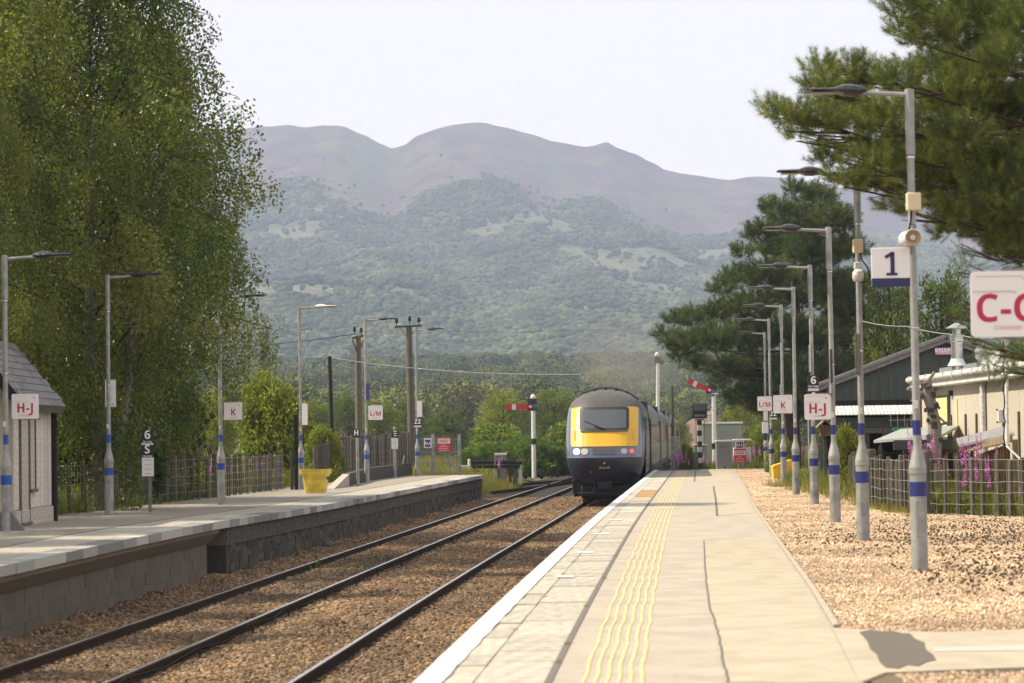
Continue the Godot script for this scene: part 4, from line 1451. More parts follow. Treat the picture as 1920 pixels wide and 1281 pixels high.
func nose_row(y: float) -> Vector2:
	for i in NOSE.size() - 1:
		if y <= NOSE[i + 1].x:
			var t: float = clampf((y - NOSE[i].x) / (NOSE[i + 1].x - NOSE[i].x), 0, 1)
			return Vector2(lerpf(NOSE[i].y, NOSE[i + 1].y, t), lerpf(NOSE[i].z, NOSE[i + 1].z, t))
	return Vector2(NOSE[-1].y, NOSE[-1].z)


# the nose's surface at x across and y up
func nose_at(x: float, y: float, off := 0.0) -> Vector3:
	var r := nose_row(y)
	var a := clampf(absf(x) / r.y, 0.0, 1.0)
	var deep := 0.95 * (1.0 - pow(1.0 - pow(a, 3.4), 0.55)) + 0.10 * a * a
	return Vector3(x, y, -(r.x + deep) + off)


# a piece that lies on the nose: a rounded rectangle
func nose_patch(x0: float, x1: float, y0: float, y1: float, r: float, off: float) -> MB:
	var mb := MB.new()
	var ny := 14
	var nx := 12
	var rows := []
	for j in ny + 1:
		var f := 0.5 - 0.5 * cos(PI * j / ny)
		var y := lerpf(y0, y1, f)
		var d := minf(y - y0, y1 - y)
		var inset := 0.0
		if d < r:
			inset = r - sqrt(maxf(0.0, r * r - (r - d) * (r - d)))
		var row := []
		for i in nx + 1:
			row.append(nose_at(lerpf(x0 + inset, x1 - inset, float(i) / nx), y, off))
		rows.append(row)
	for j in ny:
		for i in nx:
			mb.face([rows[j][i], rows[j][i + 1], rows[j + 1][i + 1]], Vector3(0, 0.2, 1))
			mb.face([rows[j][i], rows[j + 1][i + 1], rows[j + 1][i]], Vector3(0, 0.2, 1))
	return mb


func body_loft(prof: Array, s0: float, s1: float) -> MB:
	var mb := MB.new()
	for i in prof.size() - 1:
		var p: Vector2 = prof[i]
		var q: Vector2 = prof[i + 1]
		var o := Vector3(q.y - p.y, p.x - q.x, 0)
		mb.face([Vector3(p.x, p.y, -s0), Vector3(q.x, q.y, -s0), Vector3(q.x, q.y, -s1), Vector3(p.x, p.y, -s1)], o)
	return mb


const SIDE = [Vector2(1.26, 0.75), Vector2(1.36, 1.10), Vector2(1.37, 1.7), Vector2(1.365, 2.3), Vector2(1.34, 2.9), Vector2(1.29, 3.30)]
const ROOF = [Vector2(1.29, 3.30), Vector2(1.20, 3.50), Vector2(1.05, 3.68), Vector2(0.82, 3.83), Vector2(0.5, 3.93), Vector2(0.0, 3.97), Vector2(-0.5, 3.93), Vector2(-0.82, 3.83), Vector2(-1.05, 3.68), Vector2(-1.20, 3.50), Vector2(-1.29, 3.30)]


func mirror(p: Array) -> Array:
	var q := []
	for i in range(p.size() - 1, -1, -1):
		q.append(Vector2(-p[i].x, p[i].y))
	return q


func bogie(parent: Node3D, s: float) -> void:
	var b := MB.new()
	for x in [-1.02, 1.02]:
		b.bx(Vector3(x, 0.52, -s), Vector3(0.16, 0.24, 3.4), 0.03)
		for q in [-1.3, 1.3]:
			b.bx(Vector3(x, 0.46, -s + q), Vector3(0.26, 0.42, 0.42), 0.05)
		b.bx(Vector3(x, 0.68, -s), Vector3(0.3, 0.4, 0.6), 0.05)
	b.bx(Vector3(0, 0.6, -s), Vector3(1.9, 0.3, 0.5))
	var f := part(parent, "bogie", b, "train_under")
	for q in [-1.3, 1.3]:
		for x in [-0.75, 0.75]:
			var w := MB.new()
			w.lathe(Transform3D(Basis(Vector3.BACK, PI / 2 * signf(-x)), Vector3(x, 0.46, -s + q)), [Vector2(0.0, 0.08), Vector2(0.3, 0.06), Vector2(0.46, 0.07), Vector2(0.46, -0.06), Vector2(0.5, -0.07), Vector2(0.5, -0.10), Vector2(0, -0.10)], 24)
			part(f, "wheel", w, "train_wheel")


func build_train() -> void:
	var z := 91.6
	var at := tp(NEAR_TRACK + 0.12, 0, z)
	var far := tp(NEAR_TRACK, 0, z + 15.0)
	var yaw := atan2(-(far.x - at.x), -(far.z - at.z))
	var t := thing("train_power_car", "yellow-nosed dark blue locomotive leading the train alongside the platform", "locomotive", at, "", yaw)
	var low := MB.new()
	var band := MB.new()
	var roof := MB.new()
	var ys := [0.72, 0.83, 0.95, 1.1, 1.30, 1.46, 1.62, 1.64, 1.70, 1.85, 2.0, 2.25, 2.55, 2.8, 3.0, 3.2, 3.36, 3.45, 3.55, 3.63, 3.70, 3.77, 3.84, 3.89, 3.93, 3.96, 3.98]
	var fr := []
	for i in 41:
		fr.append(sin(PI * 0.5 * (i - 20) / 20.0))
	var norm := func(x: float, y: float) -> Vector3:
		var r := nose_row(y)
		var xx := clampf(x, -r.y * 0.995, r.y * 0.995)
		var dx := nose_at(xx + 0.004, y) - nose_at(xx - 0.004, y)
		var dy := nose_at(xx * nose_row(y + 0.03).y / r.y, y + 0.03) - nose_at(xx * nose_row(y - 0.03).y / r.y, y - 0.03)
		return dx.cross(dy).normalized()
	for j in ys.size() - 1:
		var ya: float = ys[j]
		var yb: float = ys[j + 1]
		var mb: MB = low if yb <= 1.63 else (band if yb <= 3.37 else roof)
		var ra := nose_row(ya).y
		var rb := nose_row(yb).y
		var out := 0.035 if yb <= 1.63 else 0.0
		if ya == 1.62:
			continue
		for i in 40:
			var q := [Vector2(fr[i] * ra, ya), Vector2(fr[i + 1] * ra, ya), Vector2(fr[i + 1] * rb, yb), Vector2(fr[i] * rb, yb)]
			var vv := []
			var nn := []
			for k in q:
				vv.append(nose_at(k.x, k.y, out))
				nn.append(norm.call(k.x, k.y))
			mb.tri(vv[0], vv[1], vv[2], nn[0], nn[1], nn[2])
			mb.tri(vv[0], vv[2], vv[3], nn[0], nn[2], nn[3])
		# the flank from the nose to the straight body
		for s in [-1.0, 1.0]:
			var a := nose_at(s * ra, ya)
			var b := nose_at(s * rb, yb)
			var c := Vector3(b.x, b.y, -5.0)
			var d := Vector3(a.x, a.y, -5.0)
			if a.z > -5.0:
				mb.face([a, b, c, d], Vector3(s, (yb - 3.0) * 1.5 if yb > 3.3 else 0.0, 0))
	# ledge over the lower nose
	var lg := MB.new()
	for i in 40:
		var x0: float = fr[i] * 1.335
		var x1: float = fr[i + 1] * 1.335
		lg.face([nose_at(x0, 1.62, 0.035), nose_at(x1, 1.62, 0.035), nose_at(x1, 1.66, -0.03), nose_at(x0, 1.66, -0.03)], UP)
	part(t, "nose_ledge", lg, "train_blue")
	var nose := part(t, "lower_nose", low, "train_navy")
	part(t, "nose_band", band, "train_blue")
	part(t, "roof_dome", roof, "train_roof")
	part(t, "yellow_panel", nose_patch(-1.17, 1.17, 2.0, 3.365, 0.10, 0.028), "train_yellow")
	var ws := part(t, "windscreen", nose_patch(-0.76, 0.76, 2.62, 3.27, 0.07, 0.056), "windscreen")
	part(ws, "frame", nose_patch(-0.86, 0.86, 2.54, 3.365, 0.11, 0.045), "rubber")
	var sill := MB.new()
	for i in 10:
		sill.beam(nose_at(-0.82 + i * 0.164, 2.53, 0.05), nose_at(-0.82 + (i + 1) * 0.164, 2.53, 0.05), 0.06, 0.035)
	part(ws, "sill", sill, "galv_dark")
	var wp := MB.new()
	wp.beam(nose_at(-0.02, 2.60, 0.085), nose_at(-0.68, 2.88, 0.085), 0.03, 0.025)
	wp.beam(nose_at(0.06, 2.58, 0.085), nose_at(-0.35, 2.73, 0.095), 0.045, 0.035)
	part(ws, "wiper", wp, "rubber")
	for q in [[-0.955, 0.125, "head_light_on", "lit white lamp"], [-0.675, 0.125, "light_glass", ""], [0.68, 0.11, "light_glass", ""], [0.95, 0.075, "tail_light_on", "lit red lamp"]]:
		part(t, "head_light" if q[2] != "tail_light_on" else "tail_light", nose_patch(q[0] - q[1], q[0] + q[1], 1.83 - q[1] * 0.85, 1.83 + q[1] * 0.85, q[1] * 0.85, 0.024), q[2], q[3])
	var gr := part(t, "grille", nose_patch(-0.41, 0.41, 1.72, 1.96, 0.02, 0.022), "mesh_grey")
	for k in 15:
		var b := MB.new()
		b.beam(nose_at(-0.39 + k * 0.0557, 1.73, 0.028), nose_at(-0.39 + k * 0.0557, 1.95, 0.028), 0.012, 0.012)
		part(gr, "bar", b, "galv_dark")
	var num := words(nose, "43036", 0.095, nose_at(0, 1.28, 0.04), "gold", 0.0, true, true)
	num.rotation.x = 0.25
	part(nose, "crest", nose_patch(-0.035, 0.035, 1.39, 1.46, 0.03, 0.045), "gold")
	part(nose, "lamp_iron", nose_patch(-0.49, -0.45, 1.10, 1.15, 0.02, 0.05), "light_glass")
	for s in [-1.0, 1.0]:
		var hr := MB.new()
		hr.tube([nose_at(s * 1.02, 2.25, 0.05), nose_at(s * 1.02, 2.25, 0.09), nose_at(s * 1.02, 2.55, 0.09), nose_at(s * 1.02, 2.55, 0.05)], [0.012], 5)
		part(t, "handrail", hr, "galv_dark")
		var sm := MB.new()
		for i in 8:
			sm.beam(nose_at(s * 1.22, 1.68 + i * 0.2, 0.004), nose_at(s * 1.22, 1.88 + i * 0.2, 0.004), 0.012, 0.012)
		part(t, "panel_seam", sm, "rubber")
		var s2 := MB.new()
		for i in 5:
			s2.beam(nose_at(s * (0.1 + i * 0.2), 1.12, 0.038), nose_at(s * (0.3 + i * 0.2), 1.12, 0.038), 0.012, 0.010)
		s2.beam(nose_at(s * 0.62, 1.12, 0.038), nose_at(s * 0.56, 0.80, 0.038), 0.012, 0.010)
		part(nose, "panel_seam", s2, "rubber")
	var cp := MB.new()
	cp.bx(Vector3(0, 0.66, -0.55), Vector3(0.5, 0.3, 0.4), 0.04)
	cp.bx(Vector3(0, 0.36, -0.75), Vector3(1.9, 0.12, 0.1), 0.02)
	cp.tube([Vector3(-0.35, 0.72, -0.5), Vector3(-0.38, 0.45, -0.42), Vector3(-0.3, 0.3, -0.5)], [0.03], 6)
	part(t, "coupler", cp, "train_under")
	# cable duct bowed over the front of the roof
	var rail := MB.new()
	var rp := []
	for i in 13:
		var x := -1.15 + i * 2.3 / 12
		rp.append(Vector3(x, 3.99 - 0.42 * pow(absf(x) / 1.15, 2.3) + 0.07, -2.9 - absf(x) * 0.15))
	rail.tube(rp, [0.028], 6)
	for k in [2, 4, 6, 8, 10]:
		rail.bx(rp[k] + Vector3(0, -0.05, 0), Vector3(0.12, 0.16, 0.1), 0.02)
	part(t, "roof_rail", rail, "rubber")
	part(t, "side_wall", body_loft(SIDE, 4.98, 17.6), "train_blue")
	part(t, "side_wall", body_loft(mirror(SIDE), 4.98, 17.6), "train_blue")
	part(t, "roof", body_loft(ROOF, 2.8, 17.6), "train_roof")
	for s in [-1.0, 1.0]:
		var dr := part(t, "cab_door", panel(Vector3(s * 1.365, 1.95, -4.3), Vector3(0.03, 2.1, 0.62), 0.01), "train_navy")
		part(dr, "window", panel(Vector3(s * 1.375, 2.6, -4.3), Vector3(0.03, 0.6, 0.42), 0.01), "glass_dark")
		part(dr, "handrail", panel(Vector3(s * 1.40, 1.9, -3.9), Vector3(0.035, 1.3, 0.035), 0.01), "galv")
		part(t, "cab_window", panel(Vector3(s * 1.352, 2.75, -3.1), Vector3(0.03, 0.55, 0.8), 0.02), "glass_dark")
		part(t, "louvre", panel(Vector3(s * 1.365, 2.6, -9.0), Vector3(0.03, 0.9, 3.0), 0.01), "mesh_grey")
	var uf := MB.new()
	uf.bx(Vector3(0, 0.62, -9.0), Vector3(2.3, 0.5, 16.0), 0.03)
	uf.bx(Vector3(0, 0.45, -1.5), Vector3(1.7, 0.5, 1.2), 0.05)
	part(t, "underframe", uf, "train_under")
	var ends := MB.new()
	ends.bx(Vector3(0, 2.2, -17.62), Vector3(2.6, 3.0, 0.06))
	part(t, "end_wall", ends, "train_navy")
	bogie(t, 3.2)
	bogie(t, 13.6)
	# four coaches round the curve
	var zz := z + 18.0
	for k in 4:
		var p0 := tp(NEAR_TRACK, 0, zz)
		var p1 := tp(NEAR_TRACK, 0, zz + 22.5)
		var cy := atan2(-(p1.x - p0.x), -(p1.z - p0.z))
		var c := thing("train_coach", ["first coach directly behind the yellow-nosed locomotive", "second coach of the train, between the first coach and the third", "third coach of the train, between the second coach and the last", "last coach in view at the far end of the train"][k], "train coach", p0, "coaches behind the locomotive", cy)
		part(c, "side_wall", body_loft(SIDE, 0.1, 22.4), "train_blue")
		part(c, "side_wall", body_loft(mirror(SIDE), 0.1, 22.4), "train_blue")
		part(c, "roof", body_loft(ROOF, 0.1, 22.4), "train_roof")
		for s in [-1.0, 1.0]:
			for w in 8:
				part(c, "window", panel(Vector3(s * 1.352, 2.42, -3.4 - w * 2.25), Vector3(0.04, 0.85, 1.95), 0.03), "glass_dark")
			for d in [1.0, 21.4]:
				var door := part(c, "door", panel(Vector3(s * 1.368, 2.0, -d), Vector3(0.03, 2.1, 0.9), 0.01), "train_navy")
				part(door, "window", panel(Vector3(s * 1.37, 2.5, -d), Vector3(0.04, 0.7, 0.5), 0.02), "glass_dark")
		for e in [0.1, 22.4]:
			part(c, "end_wall", panel(Vector3(0, 2.2, -e), Vector3(2.5, 3.1, 0.06)), "train_navy")
		part(c, "gangway", panel(Vector3(0, 2.2, 0.2), Vector3(1.3, 2.4, 0.6)), "rubber")
		var u2 := MB.new()
		u2.bx(Vector3(0, 0.6, -11.2), Vector3(2.3, 0.5, 13.0), 0.03)
		part(c, "underframe", u2, "train_under")
		bogie(c, 3.2)
		bogie(c, 19.3)
		zz += 22.9


# ---------------------------------------------------------------- lamps

func lamp(label: String, at: Vector3, high: float, arm: float, side: String, head_m := "lamp_head", lean := 0.0) -> Node3D:
	var t := thing("lamp_post", label, "lamp post", at, "lamp posts on the platforms")
	t.rotation.z = lean
	var band := "band_" + side
	var b := MB.new()
	b.lathe(Transform3D(), [Vector2(0.090, -0.1), Vector2(0.090, 1.02)], 18)
	part(t, "base_column", b, "galv")
	var sh := MB.new()
	sh.lathe(Transform3D(), [Vector2(0.090, 1.02), Vector2(0.097, 1.03), Vector2(0.097, 1.10), Vector2(0.088, 1.14), Vector2(0.050, 1.30), Vector2(0.046, 1.34)], 18)
	part(t, "shoulder", sh, "galv")
	var p := MB.new()
	p.lathe(Transform3D(), [Vector2(0.043, 1.34), Vector2(0.040, high - 0.72), Vector2(0.050, high - 0.71), Vector2(0.052, high), Vector2(0.0, high + 0.01)], 14)
	part(t, "pole", p, "galv")
	var l1 := MB.new()
	l1.lathe(Transform3D(), [Vector2(0.0925, 0.79), Vector2(0.0925, 0.945)], 18)
	part(t, "lower_band", l1, band)
	var l2 := MB.new()
	l2.lathe(Transform3D(), [Vector2(0.0455, 1.45), Vector2(0.0455, 1.61)], 14)
	part(t, "upper_band", l2, band)
	var dr := MB.new()
	dr.bx(Vector3(0, 0.55, 0.088), Vector3(0.09, 0.4, 0.012), 0.004)
	part(t, "service_door", dr, "galv")
	part(t, "number_plate", panel(Vector3(-0.01, 1.78, 0.046), Vector3(0.05, 0.09, 0.006), 0.001), "notice")
	for y in [high - 0.75, 2.6]:
		var st := MB.new()
		st.lathe(tilt(Vector3(0, y, 0)), [Vector2(0.0475, 0), Vector2(0.0475, 0.018)], 14)
		part(t, "steel_strap", st, "steel")
	var a := MB.new()
	a.tube([Vector3(0, high - 0.06, 0), Vector3(arm * 0.62, high - 0.02, 0)], [0.030, 0.026], 10)
	part(t, "arm", a, "galv")
	# flat head that thins towards its tip
	var h := MB.new()
	var prof := [[0.46, 0.025, 0.03], [0.52, 0.055, 0.055], [0.62, 0.075, 0.10], [0.72, 0.07, 0.13], [0.80, 0.035, 0.15], [0.95, 0.024, 0.16], [1.08, 0.020, 0.15], [1.10, 0.010, 0.13]]
	for i in prof.size() - 1:
		for k in 10:
			var q := []
			for e in [[i, k], [i + 1, k], [i + 1, k + 1], [i, k + 1]]:
				var an: float = TAU * e[1] / 10.0
				var s: Array = prof[e[0]]
				q.append(Vector3(arm * s[0], high - 0.005 + s[1] * sin(an) * (1.0 if sin(an) > 0 else 0.85) + 0.02 * (s[0] - 0.46), s[2] * cos(an)))
			var c := (q[0] + q[1] + q[2] + q[3]) * 0.25 as Vector3
			h.face(q, Vector3(0, c.y - high, c.z))
	var hd := part(t, "lamp_head", h, head_m)
	var ln := MB.new()
	ln.bx(Vector3(arm * 0.93, high - 0.028, 0), Vector3(0.24, 0.012, 0.2), 0.004)
	part(hd, "lens", ln, "lens")
	return t


func build_lamps() -> void:
	var right := [
		["tallest-looking lamp post, with the number one sign, horn speaker and beige box on it", Vector3(4.366, 0.900, -28.834), 5.20],
		["lamp post whose head is half hidden in the near pine, with a small round speaker", Vector3(4.800, 0.900, -36.785), 5.10],
		["lamp post holding the right-hand platform's H-J sign", Vector3(5.326, 0.900, -44.300), 4.90],
		["lamp post with the black six car stop board on the right-hand platform", Vector3(6.259, 0.900, -55.606), 4.98],
		["bare lamp post holding the right-hand platform's K sign near the yellow grit bin", Vector3(6.804, 0.900, -64.407), 5.0],
		["lamp post directly before the yellow grit bin on the gravel", Vector3(7.803, 0.900, -77.176), 5.19],
		["lamp post holding the right-hand platform's L/M and ZZ signs", Vector3(8.649, 0.900, -89.383), 5.31],
		["farthest lamp post on the right-hand platform, beside the red notice, with small notices on it", Vector3(9.616, 0.900, -101.654), 5.32],
	]
	for q in right:
		lamp(q[0], q[1], q[2], -1.0, "right", "lamp_head", rng.randf_range(-0.004, 0.007))
	lamp("lamp post at the picture's right edge that holds the big C-G sign", Vector3(4.02, PLAT, -19.2), 5.2, -1.0, "right")
	var left := [
		["left-hand platform lamp post beside the white hut, with a triangular foot and H-J sign", Vector3(-8.294, 0.930, -43.597), 4.54, "lamp_head"],
		["left-hand platform lamp post under the birches with a white poster on it", Vector3(-8.172, 0.930, -53.886), 4.84, "lamp_head"],
		["left-hand platform lamp post with the K sign, its top lost in birch leaves", Vector3(-6.798, 0.920, -61.985), 4.84, "lamp_head"],
		["left-hand platform lamp post behind the yellow bin, with a pale grey head", Vector3(-6.319, 0.900, -79.323), 5.44, "lamp_head_grey"],
		["left-hand platform lamp post with the L/M sign before the pale fence", Vector3(-4.958, 0.900, -90.039), 5.53, "lamp_head"],
		["left-hand platform lamp post with the ZZ sign beside the mesh gate", Vector3(-3.723, 0.900, -103.234), 5.7, "lamp_head"],
	]
	for i in left.size():
		var q: Array = left[i]
		var t := lamp(q[0], q[1], q[2], 1.0, "left", q[3])
		if i == 0:
			for s in [-1, 1]:
				var mb := MB.new()
				mb.plate(Transform3D(), [Vector2(s * 0.08, -0.03), Vector2(s * 0.34, -0.03), Vector2(s * 0.30, 0.05), Vector2(s * 0.08, 0.36)], -0.05, 0.05)
				part(t, "foot_gusset", mb, "galv_dark")


# ---------------------------------------------------------------- signs

func car_letters(label: String, at: Vector3, w: float, h: float, text: String, size: float, group: String, yaw := 0.0) -> Node3D:
	var t := thing("carriage_sign", label, "sign", at, group, yaw)
	var mb := MB.new()
	mb.plate(Transform3D(), rrect(w, h, w * 0.07), -0.012, 0.012)
	part(t, "panel", mb, "sign_white")
	words(t, text, size, Vector3(0, -h * 0.07, 0.013), "red_letter")
	words(t, "STANDARD", h * 0.062, Vector3(0, -h * 0.36, 0.013), "pink_letter", 0.0, false)
	words(t, "first and standard seating", h * 0.04, Vector3(-w * 0.18, h * 0.19, 0.013), "grey_letter", 0.0, false)
	words(t, "N", h * 0.07, Vector3(w * 0.33, h * 0.34, 0.013), "red_letter")
	var ln := MB.new()
	ln.bx(Vector3(-w * 0.12, h * 0.42, 0.013), Vector3(w * 0.62, h * 0.012, 0.003))
	ln.beam(Vector3(w * 0.19, h * 0.42, 0.013), Vector3(w * 0.26, h * 0.33, 0.013), 0.003, h * 0.012)
	part(t, "fine_line", ln, "pink_letter")
	var br := MB.new()
	for s in [-1, 1]:
		br.bx(Vector3(w * 0.22, s * (h * 0.5 + 0.008), -0.005), Vector3(w * 0.62, 0.016, 0.03), 0.003)
	part(t, "bracket", br, "galv_dark")
	return t


func board(called: String, label: String, cat: String, at: Vector3, w: float, h: float, m: String, yaw := 0.0, group := "") -> Node3D:
	var t := thing(called, label, cat, at, group, yaw)
	part(t, "panel", panel(Vector3.ZERO, Vector3(w, h, 0.022), 0.004), m)
	return t


func build_signs() -> void:
	# right-hand platform
	var c := car_letters("largest C-G carriage sign, near and cut by the picture's edge", Vector3(3.556, 3.297, -19.100), 0.520, 0.474, "C-G", 0.20, "carriage letter signs", -0.06)
	c.get_child(1).position.x = -0.002
	car_letters("H-J carriage sign on the right-hand platform's third lamp post", Vector3(5.048, 2.813, -44.200), 0.433, 0.424, "H-J", 0.165, "carriage letter signs", -0.05)
	car_letters("K carriage sign on a right-hand platform lamp post", Vector3(6.509, 3.076, -64.300), 0.463, 0.437, "K", 0.15, "carriage letter signs", -0.05)
	car_letters("L/M carriage sign farthest down the right-hand platform", Vector3(8.424, 3.365, -89.200), 0.482, 0.482, "L/M", 0.16, "carriage letter signs", -0.05)
	var n := board("platform_number_sign", "white square sign with a navy numeral one and navy lower strip", "sign", Vector3(4.100, 4.166, -28.750), 0.414, 0.420, "sign_white", -0.05)
	part(n, "navy_strip", panel(Vector3(0, -0.167, 0.013), Vector3(0.414, 0.095, 0.006), 0.001), "navy")
	var one := MB.new()
	one.bx(Vector3(0.02, 0.045, 0.014), Vector3(0.045, 0.235, 0.008), 0.001)
	one.beam(Vector3(0.03, 0.152, 0.014), Vector3(-0.058, 0.105, 0.014), 0.008, 0.036)
	one.bx(Vector3(0.012, -0.077, 0.015), Vector3(0.12, 0.028, 0.008), 0.001)
	part(n, "numeral", one, "navy")
	for q in [[Vector3(4.313, 4.857, -28.700), "sign bracket"]]:
		pass
	# boxes and speakers on the first two lamps
	var jb := [["larger beige junction box high on the lamp post with the number one sign", Vector3(4.351, 4.864, -28.720), 0.155, 0.195], ["smaller beige junction box on the lamp post with the round speaker", Vector3(4.785, 4.949, -36.720), 0.139, 0.191]]
	for q in jb:
		var t := thing("junction_box", q[0], "junction box", q[1], "beige boxes on the lamp posts")
		part(t, "case", panel(Vector3(0, 0, 0.03), Vector3(q[2], q[3], 0.10), 0.012), "beige")
		part(t, "lid", panel(Vector3(0, 0, 0.085), Vector3(q[2] - 0.012, q[3] - 0.012, 0.012), 0.005), "beige")
		var cb := MB.new()
		var y: float = -q[3] * 0.5
		if q[2] > 0.14:
			cb.tube([Vector3(-0.03, y, 0.05), Vector3(-0.035, y - 0.10, 0.06), Vector3(-0.055, y - 0.20, 0.06)], [0.011], 6)
		else:
			cb.tube([Vector3(0.03, y, 0.05), Vector3(0.05, y - 0.10, 0.08), Vector3(0.13, y - 0.22, 0.09), Vector3(0.15, y - 0.34, 0.08), Vector3(0.10, y - 0.40, 0.08), Vector3(0.03, y - 0.41, 0.1)], [0.010], 6)
		part(t, "cable", cb, "cable")
	var hs := thing("horn_speaker", "square-mouthed pale horn speaker facing the camera above the number one sign", "speaker", Vector3(4.319, 4.469, -28.600))
	var h := MB.new()
	h.lathe(Transform3D(Basis(Vector3.RIGHT, PI / 2), Vector3(0.0, 0, 0.05)), [Vector2(0.04, -0.20), Vector2(0.06, -0.12), Vector2(0.085, -0.03), Vector2(0.093, 0.0), Vector2(0.086, 0.006)], 22)
	part(hs, "horn", h, "horn")
	var hi := MB.new()
	hi.lathe(Transform3D(Basis(Vector3.RIGHT, PI / 2), Vector3(0.0, 0, 0.05)), [Vector2(0.086, 0.004), Vector2(0.06, -0.03), Vector2(0.035, -0.05), Vector2(0.0, -0.05)], 22)
	part(hs, "horn_mouth", hi, "horn_in")
	var hc := MB.new()
	hc.lathe(Transform3D(Basis(Vector3.RIGHT, PI / 2), Vector3(0, 0, 0.05)), [Vector2(0.033, -0.05), Vector2(0.030, -0.012), Vector2(0, -0.005)], 16)
	part(hs, "phase_plug", hc, "horn")
	var h2 := MB.new()
	h2.lathe(Transform3D(Basis(Vector3.FORWARD, -0.3) * Basis(Vector3.RIGHT, -PI / 2), Vector3(-0.03, 0.0, -0.1)), [Vector2(0.04, -0.1), Vector2(0.06, -0.02), Vector2(0.085, 0.10), Vector2(0.09, 0.12), Vector2(0.0, 0.12)], 18)
	part(hs, "rear_horn", h2, "paint_white")
	var hb := MB.new()
	hb.tube([Vector3(0.02, 0.0, -0.08), Vector3(0.05, 0.14, -0.08), Vector3(-0.02, 0.16, -0.08)], [0.012], 6)
	part(hs, "bracket", hb, "galv_dark")
	var rs := thing("round_speaker", "small round brown-faced speaker on the second lamp post", "speaker", Vector3(4.770, 4.544, -36.600))
	var r1 := MB.new()
	r1.lathe(Transform3D(Basis(Vector3.RIGHT, 0.45), Vector3.ZERO), [Vector2(0.0, 0.085), Vector2(0.05, 0.075), Vector2(0.078, 0.03), Vector2(0.08, -0.02), Vector2(0.07, -0.06)], 18)
	part(rs, "cover", r1, "paint_white")
	var r2 := MB.new()
	r2.lathe(Transform3D(Basis(Vector3.RIGHT, 0.45), Vector3.ZERO), [Vector2(0.072, -0.02), Vector2(0.068, -0.075), Vector2(0.0, -0.085)], 18)
	part(rs, "face", r2, "horn_in")
	var r3 := MB.new()
	r3.bx(Vector3(0, 0.13, -0.03), Vector3(0.09, 0.10, 0.08), 0.01)
	part(rs, "bracket", r3, "paint_white")
	# notices seen edge-on: they face along the platform's width
	var eo := [
		["notice_board", "brown-backed notice board seen edge-on, on the second lamp post", Vector3(4.769, 3.470, -36.750), 0.46, 0.543, "sign_back", 1.40],
		["notice_board", "purple notice board seen edge-on above the H-J sign", Vector3(5.296, 3.483, -44.250), 0.40, 0.548, "purple", 1.47],
		["notice_board", "thin white notice seen edge-on under the purple one at the H-J sign", Vector3(5.272, 3.120, -44.250), 0.30, 0.177, "sign_white", 1.45],
		["notice_board", "white notice board seen edge-on above the six car stop board", Vector3(6.207, 3.921, -55.550), 0.42, 0.556, "notice", 1.44],
		["notice_board", "short white notice seen edge-on on the lamp post behind the K sign", Vector3(7.750, 3.566, -77.100), 0.30, 0.386, "notice", 1.46],
		["notice_board", "purple notice board seen edge-on on the lamp post with the right-hand ZZ sign", Vector3(8.676, 3.969, -89.300), 0.42, 0.644, "purple", 1.45],
		["notice_board", "white and blue notice near the top of the farthest right-hand lamp post", Vector3(9.619, 3.051, -101.500), 0.26, 0.407, "notice", 0.9],
		["notice_board", "white notice low on the farthest right-hand lamp post", Vector3(9.590, 2.585, -101.500), 0.26, 0.427, "notice", 0.4],
		["notice_board", "small black striped notice lowest on the farthest right-hand lamp post", Vector3(9.584, 2.240, -101.500), 0.12, 0.264, "black", 0.2],
	]
	for q in eo:
		var t := thing(q[0], q[1], "notice board", q[2], "", q[6])
		part(t, "panel", panel(Vector3(0, 0, 0), Vector3(q[3], q[4], 0.03), 0.004), q[5])
		part(t, "frame", panel(Vector3(0, 0, -0.022), Vector3(q[3] + 0.02, q[4] + 0.02, 0.016), 0.004), "galv_dark")
	# stop boards
	var sb := thing("stop_board", "black car stop board with a six, half behind the H-J sign", "sign", Vector3(6.259, 3.441, -55.500), "car stop boards", 0.0)
	part(sb, "panel", panel(Vector3(0, 0, 0), Vector3(0.233, 0.278, 0.02)), "black")
	words(sb, "6", 0.155, Vector3(0, 0.03, 0.012), "white_letter")
	words(sb, "Car stop", 0.04, Vector3(0, -0.095, 0.012), "white_letter")
	part(sb, "white_strip", panel(Vector3(0, -0.165, 0), Vector3(0.222, 0.056, 0.02)), "notice")
	part(sb, "panel", panel(Vector3(0, -0.335, 0), Vector3(0.233, 0.278, 0.02)), "black")
	words(sb, "S", 0.155, Vector3(0, -0.305, 0.012), "white_letter")
	var z2 := thing("stop_board", "black ZZ stop board on the right-hand platform, behind the K sign", "sign", Vector3(8.713, 2.987, -89.300), "car stop boards")
	part(z2, "panel", panel(Vector3(0, 0.02, 0), Vector3(0.232, 0.196, 0.02)), "black")
	words(z2, "ZZ", 0.145, Vector3(0, 0.03, 0.012), "white_letter")
	part(z2, "white_strip", panel(Vector3(0, -0.125, 0), Vector3(0.232, 0.054, 0.02)), "notice")
	var pn := thing("plywood_sign", "pale plywood sign on a timber post behind a lamp post at the fence", "sign", Vector3(8.913, 0.850, -79.091))
	part(pn, "post", panel(Vector3(0, 0.5, -0.05), Vector3(0.10, 1.2, 0.09), 0.006), "wood_pale")
	part(pn, "board", panel(Vector3(0.05, 0.93, 0.02), Vector3(0.37, 0.50, 0.025), 0.01), "wood_pale")
	words(pn, "7", 0.16, Vector3(-0.02, 1.02, 0.035), "cable")
	words(pn, "e", 0.12, Vector3(-0.06, 0.80, 0.035), "cable")
	part(pn, "tall_post", panel(Vector3(-0.10, 0.7, -0.4), Vector3(0.07, 3.0, 0.07), 0.02), "galv")
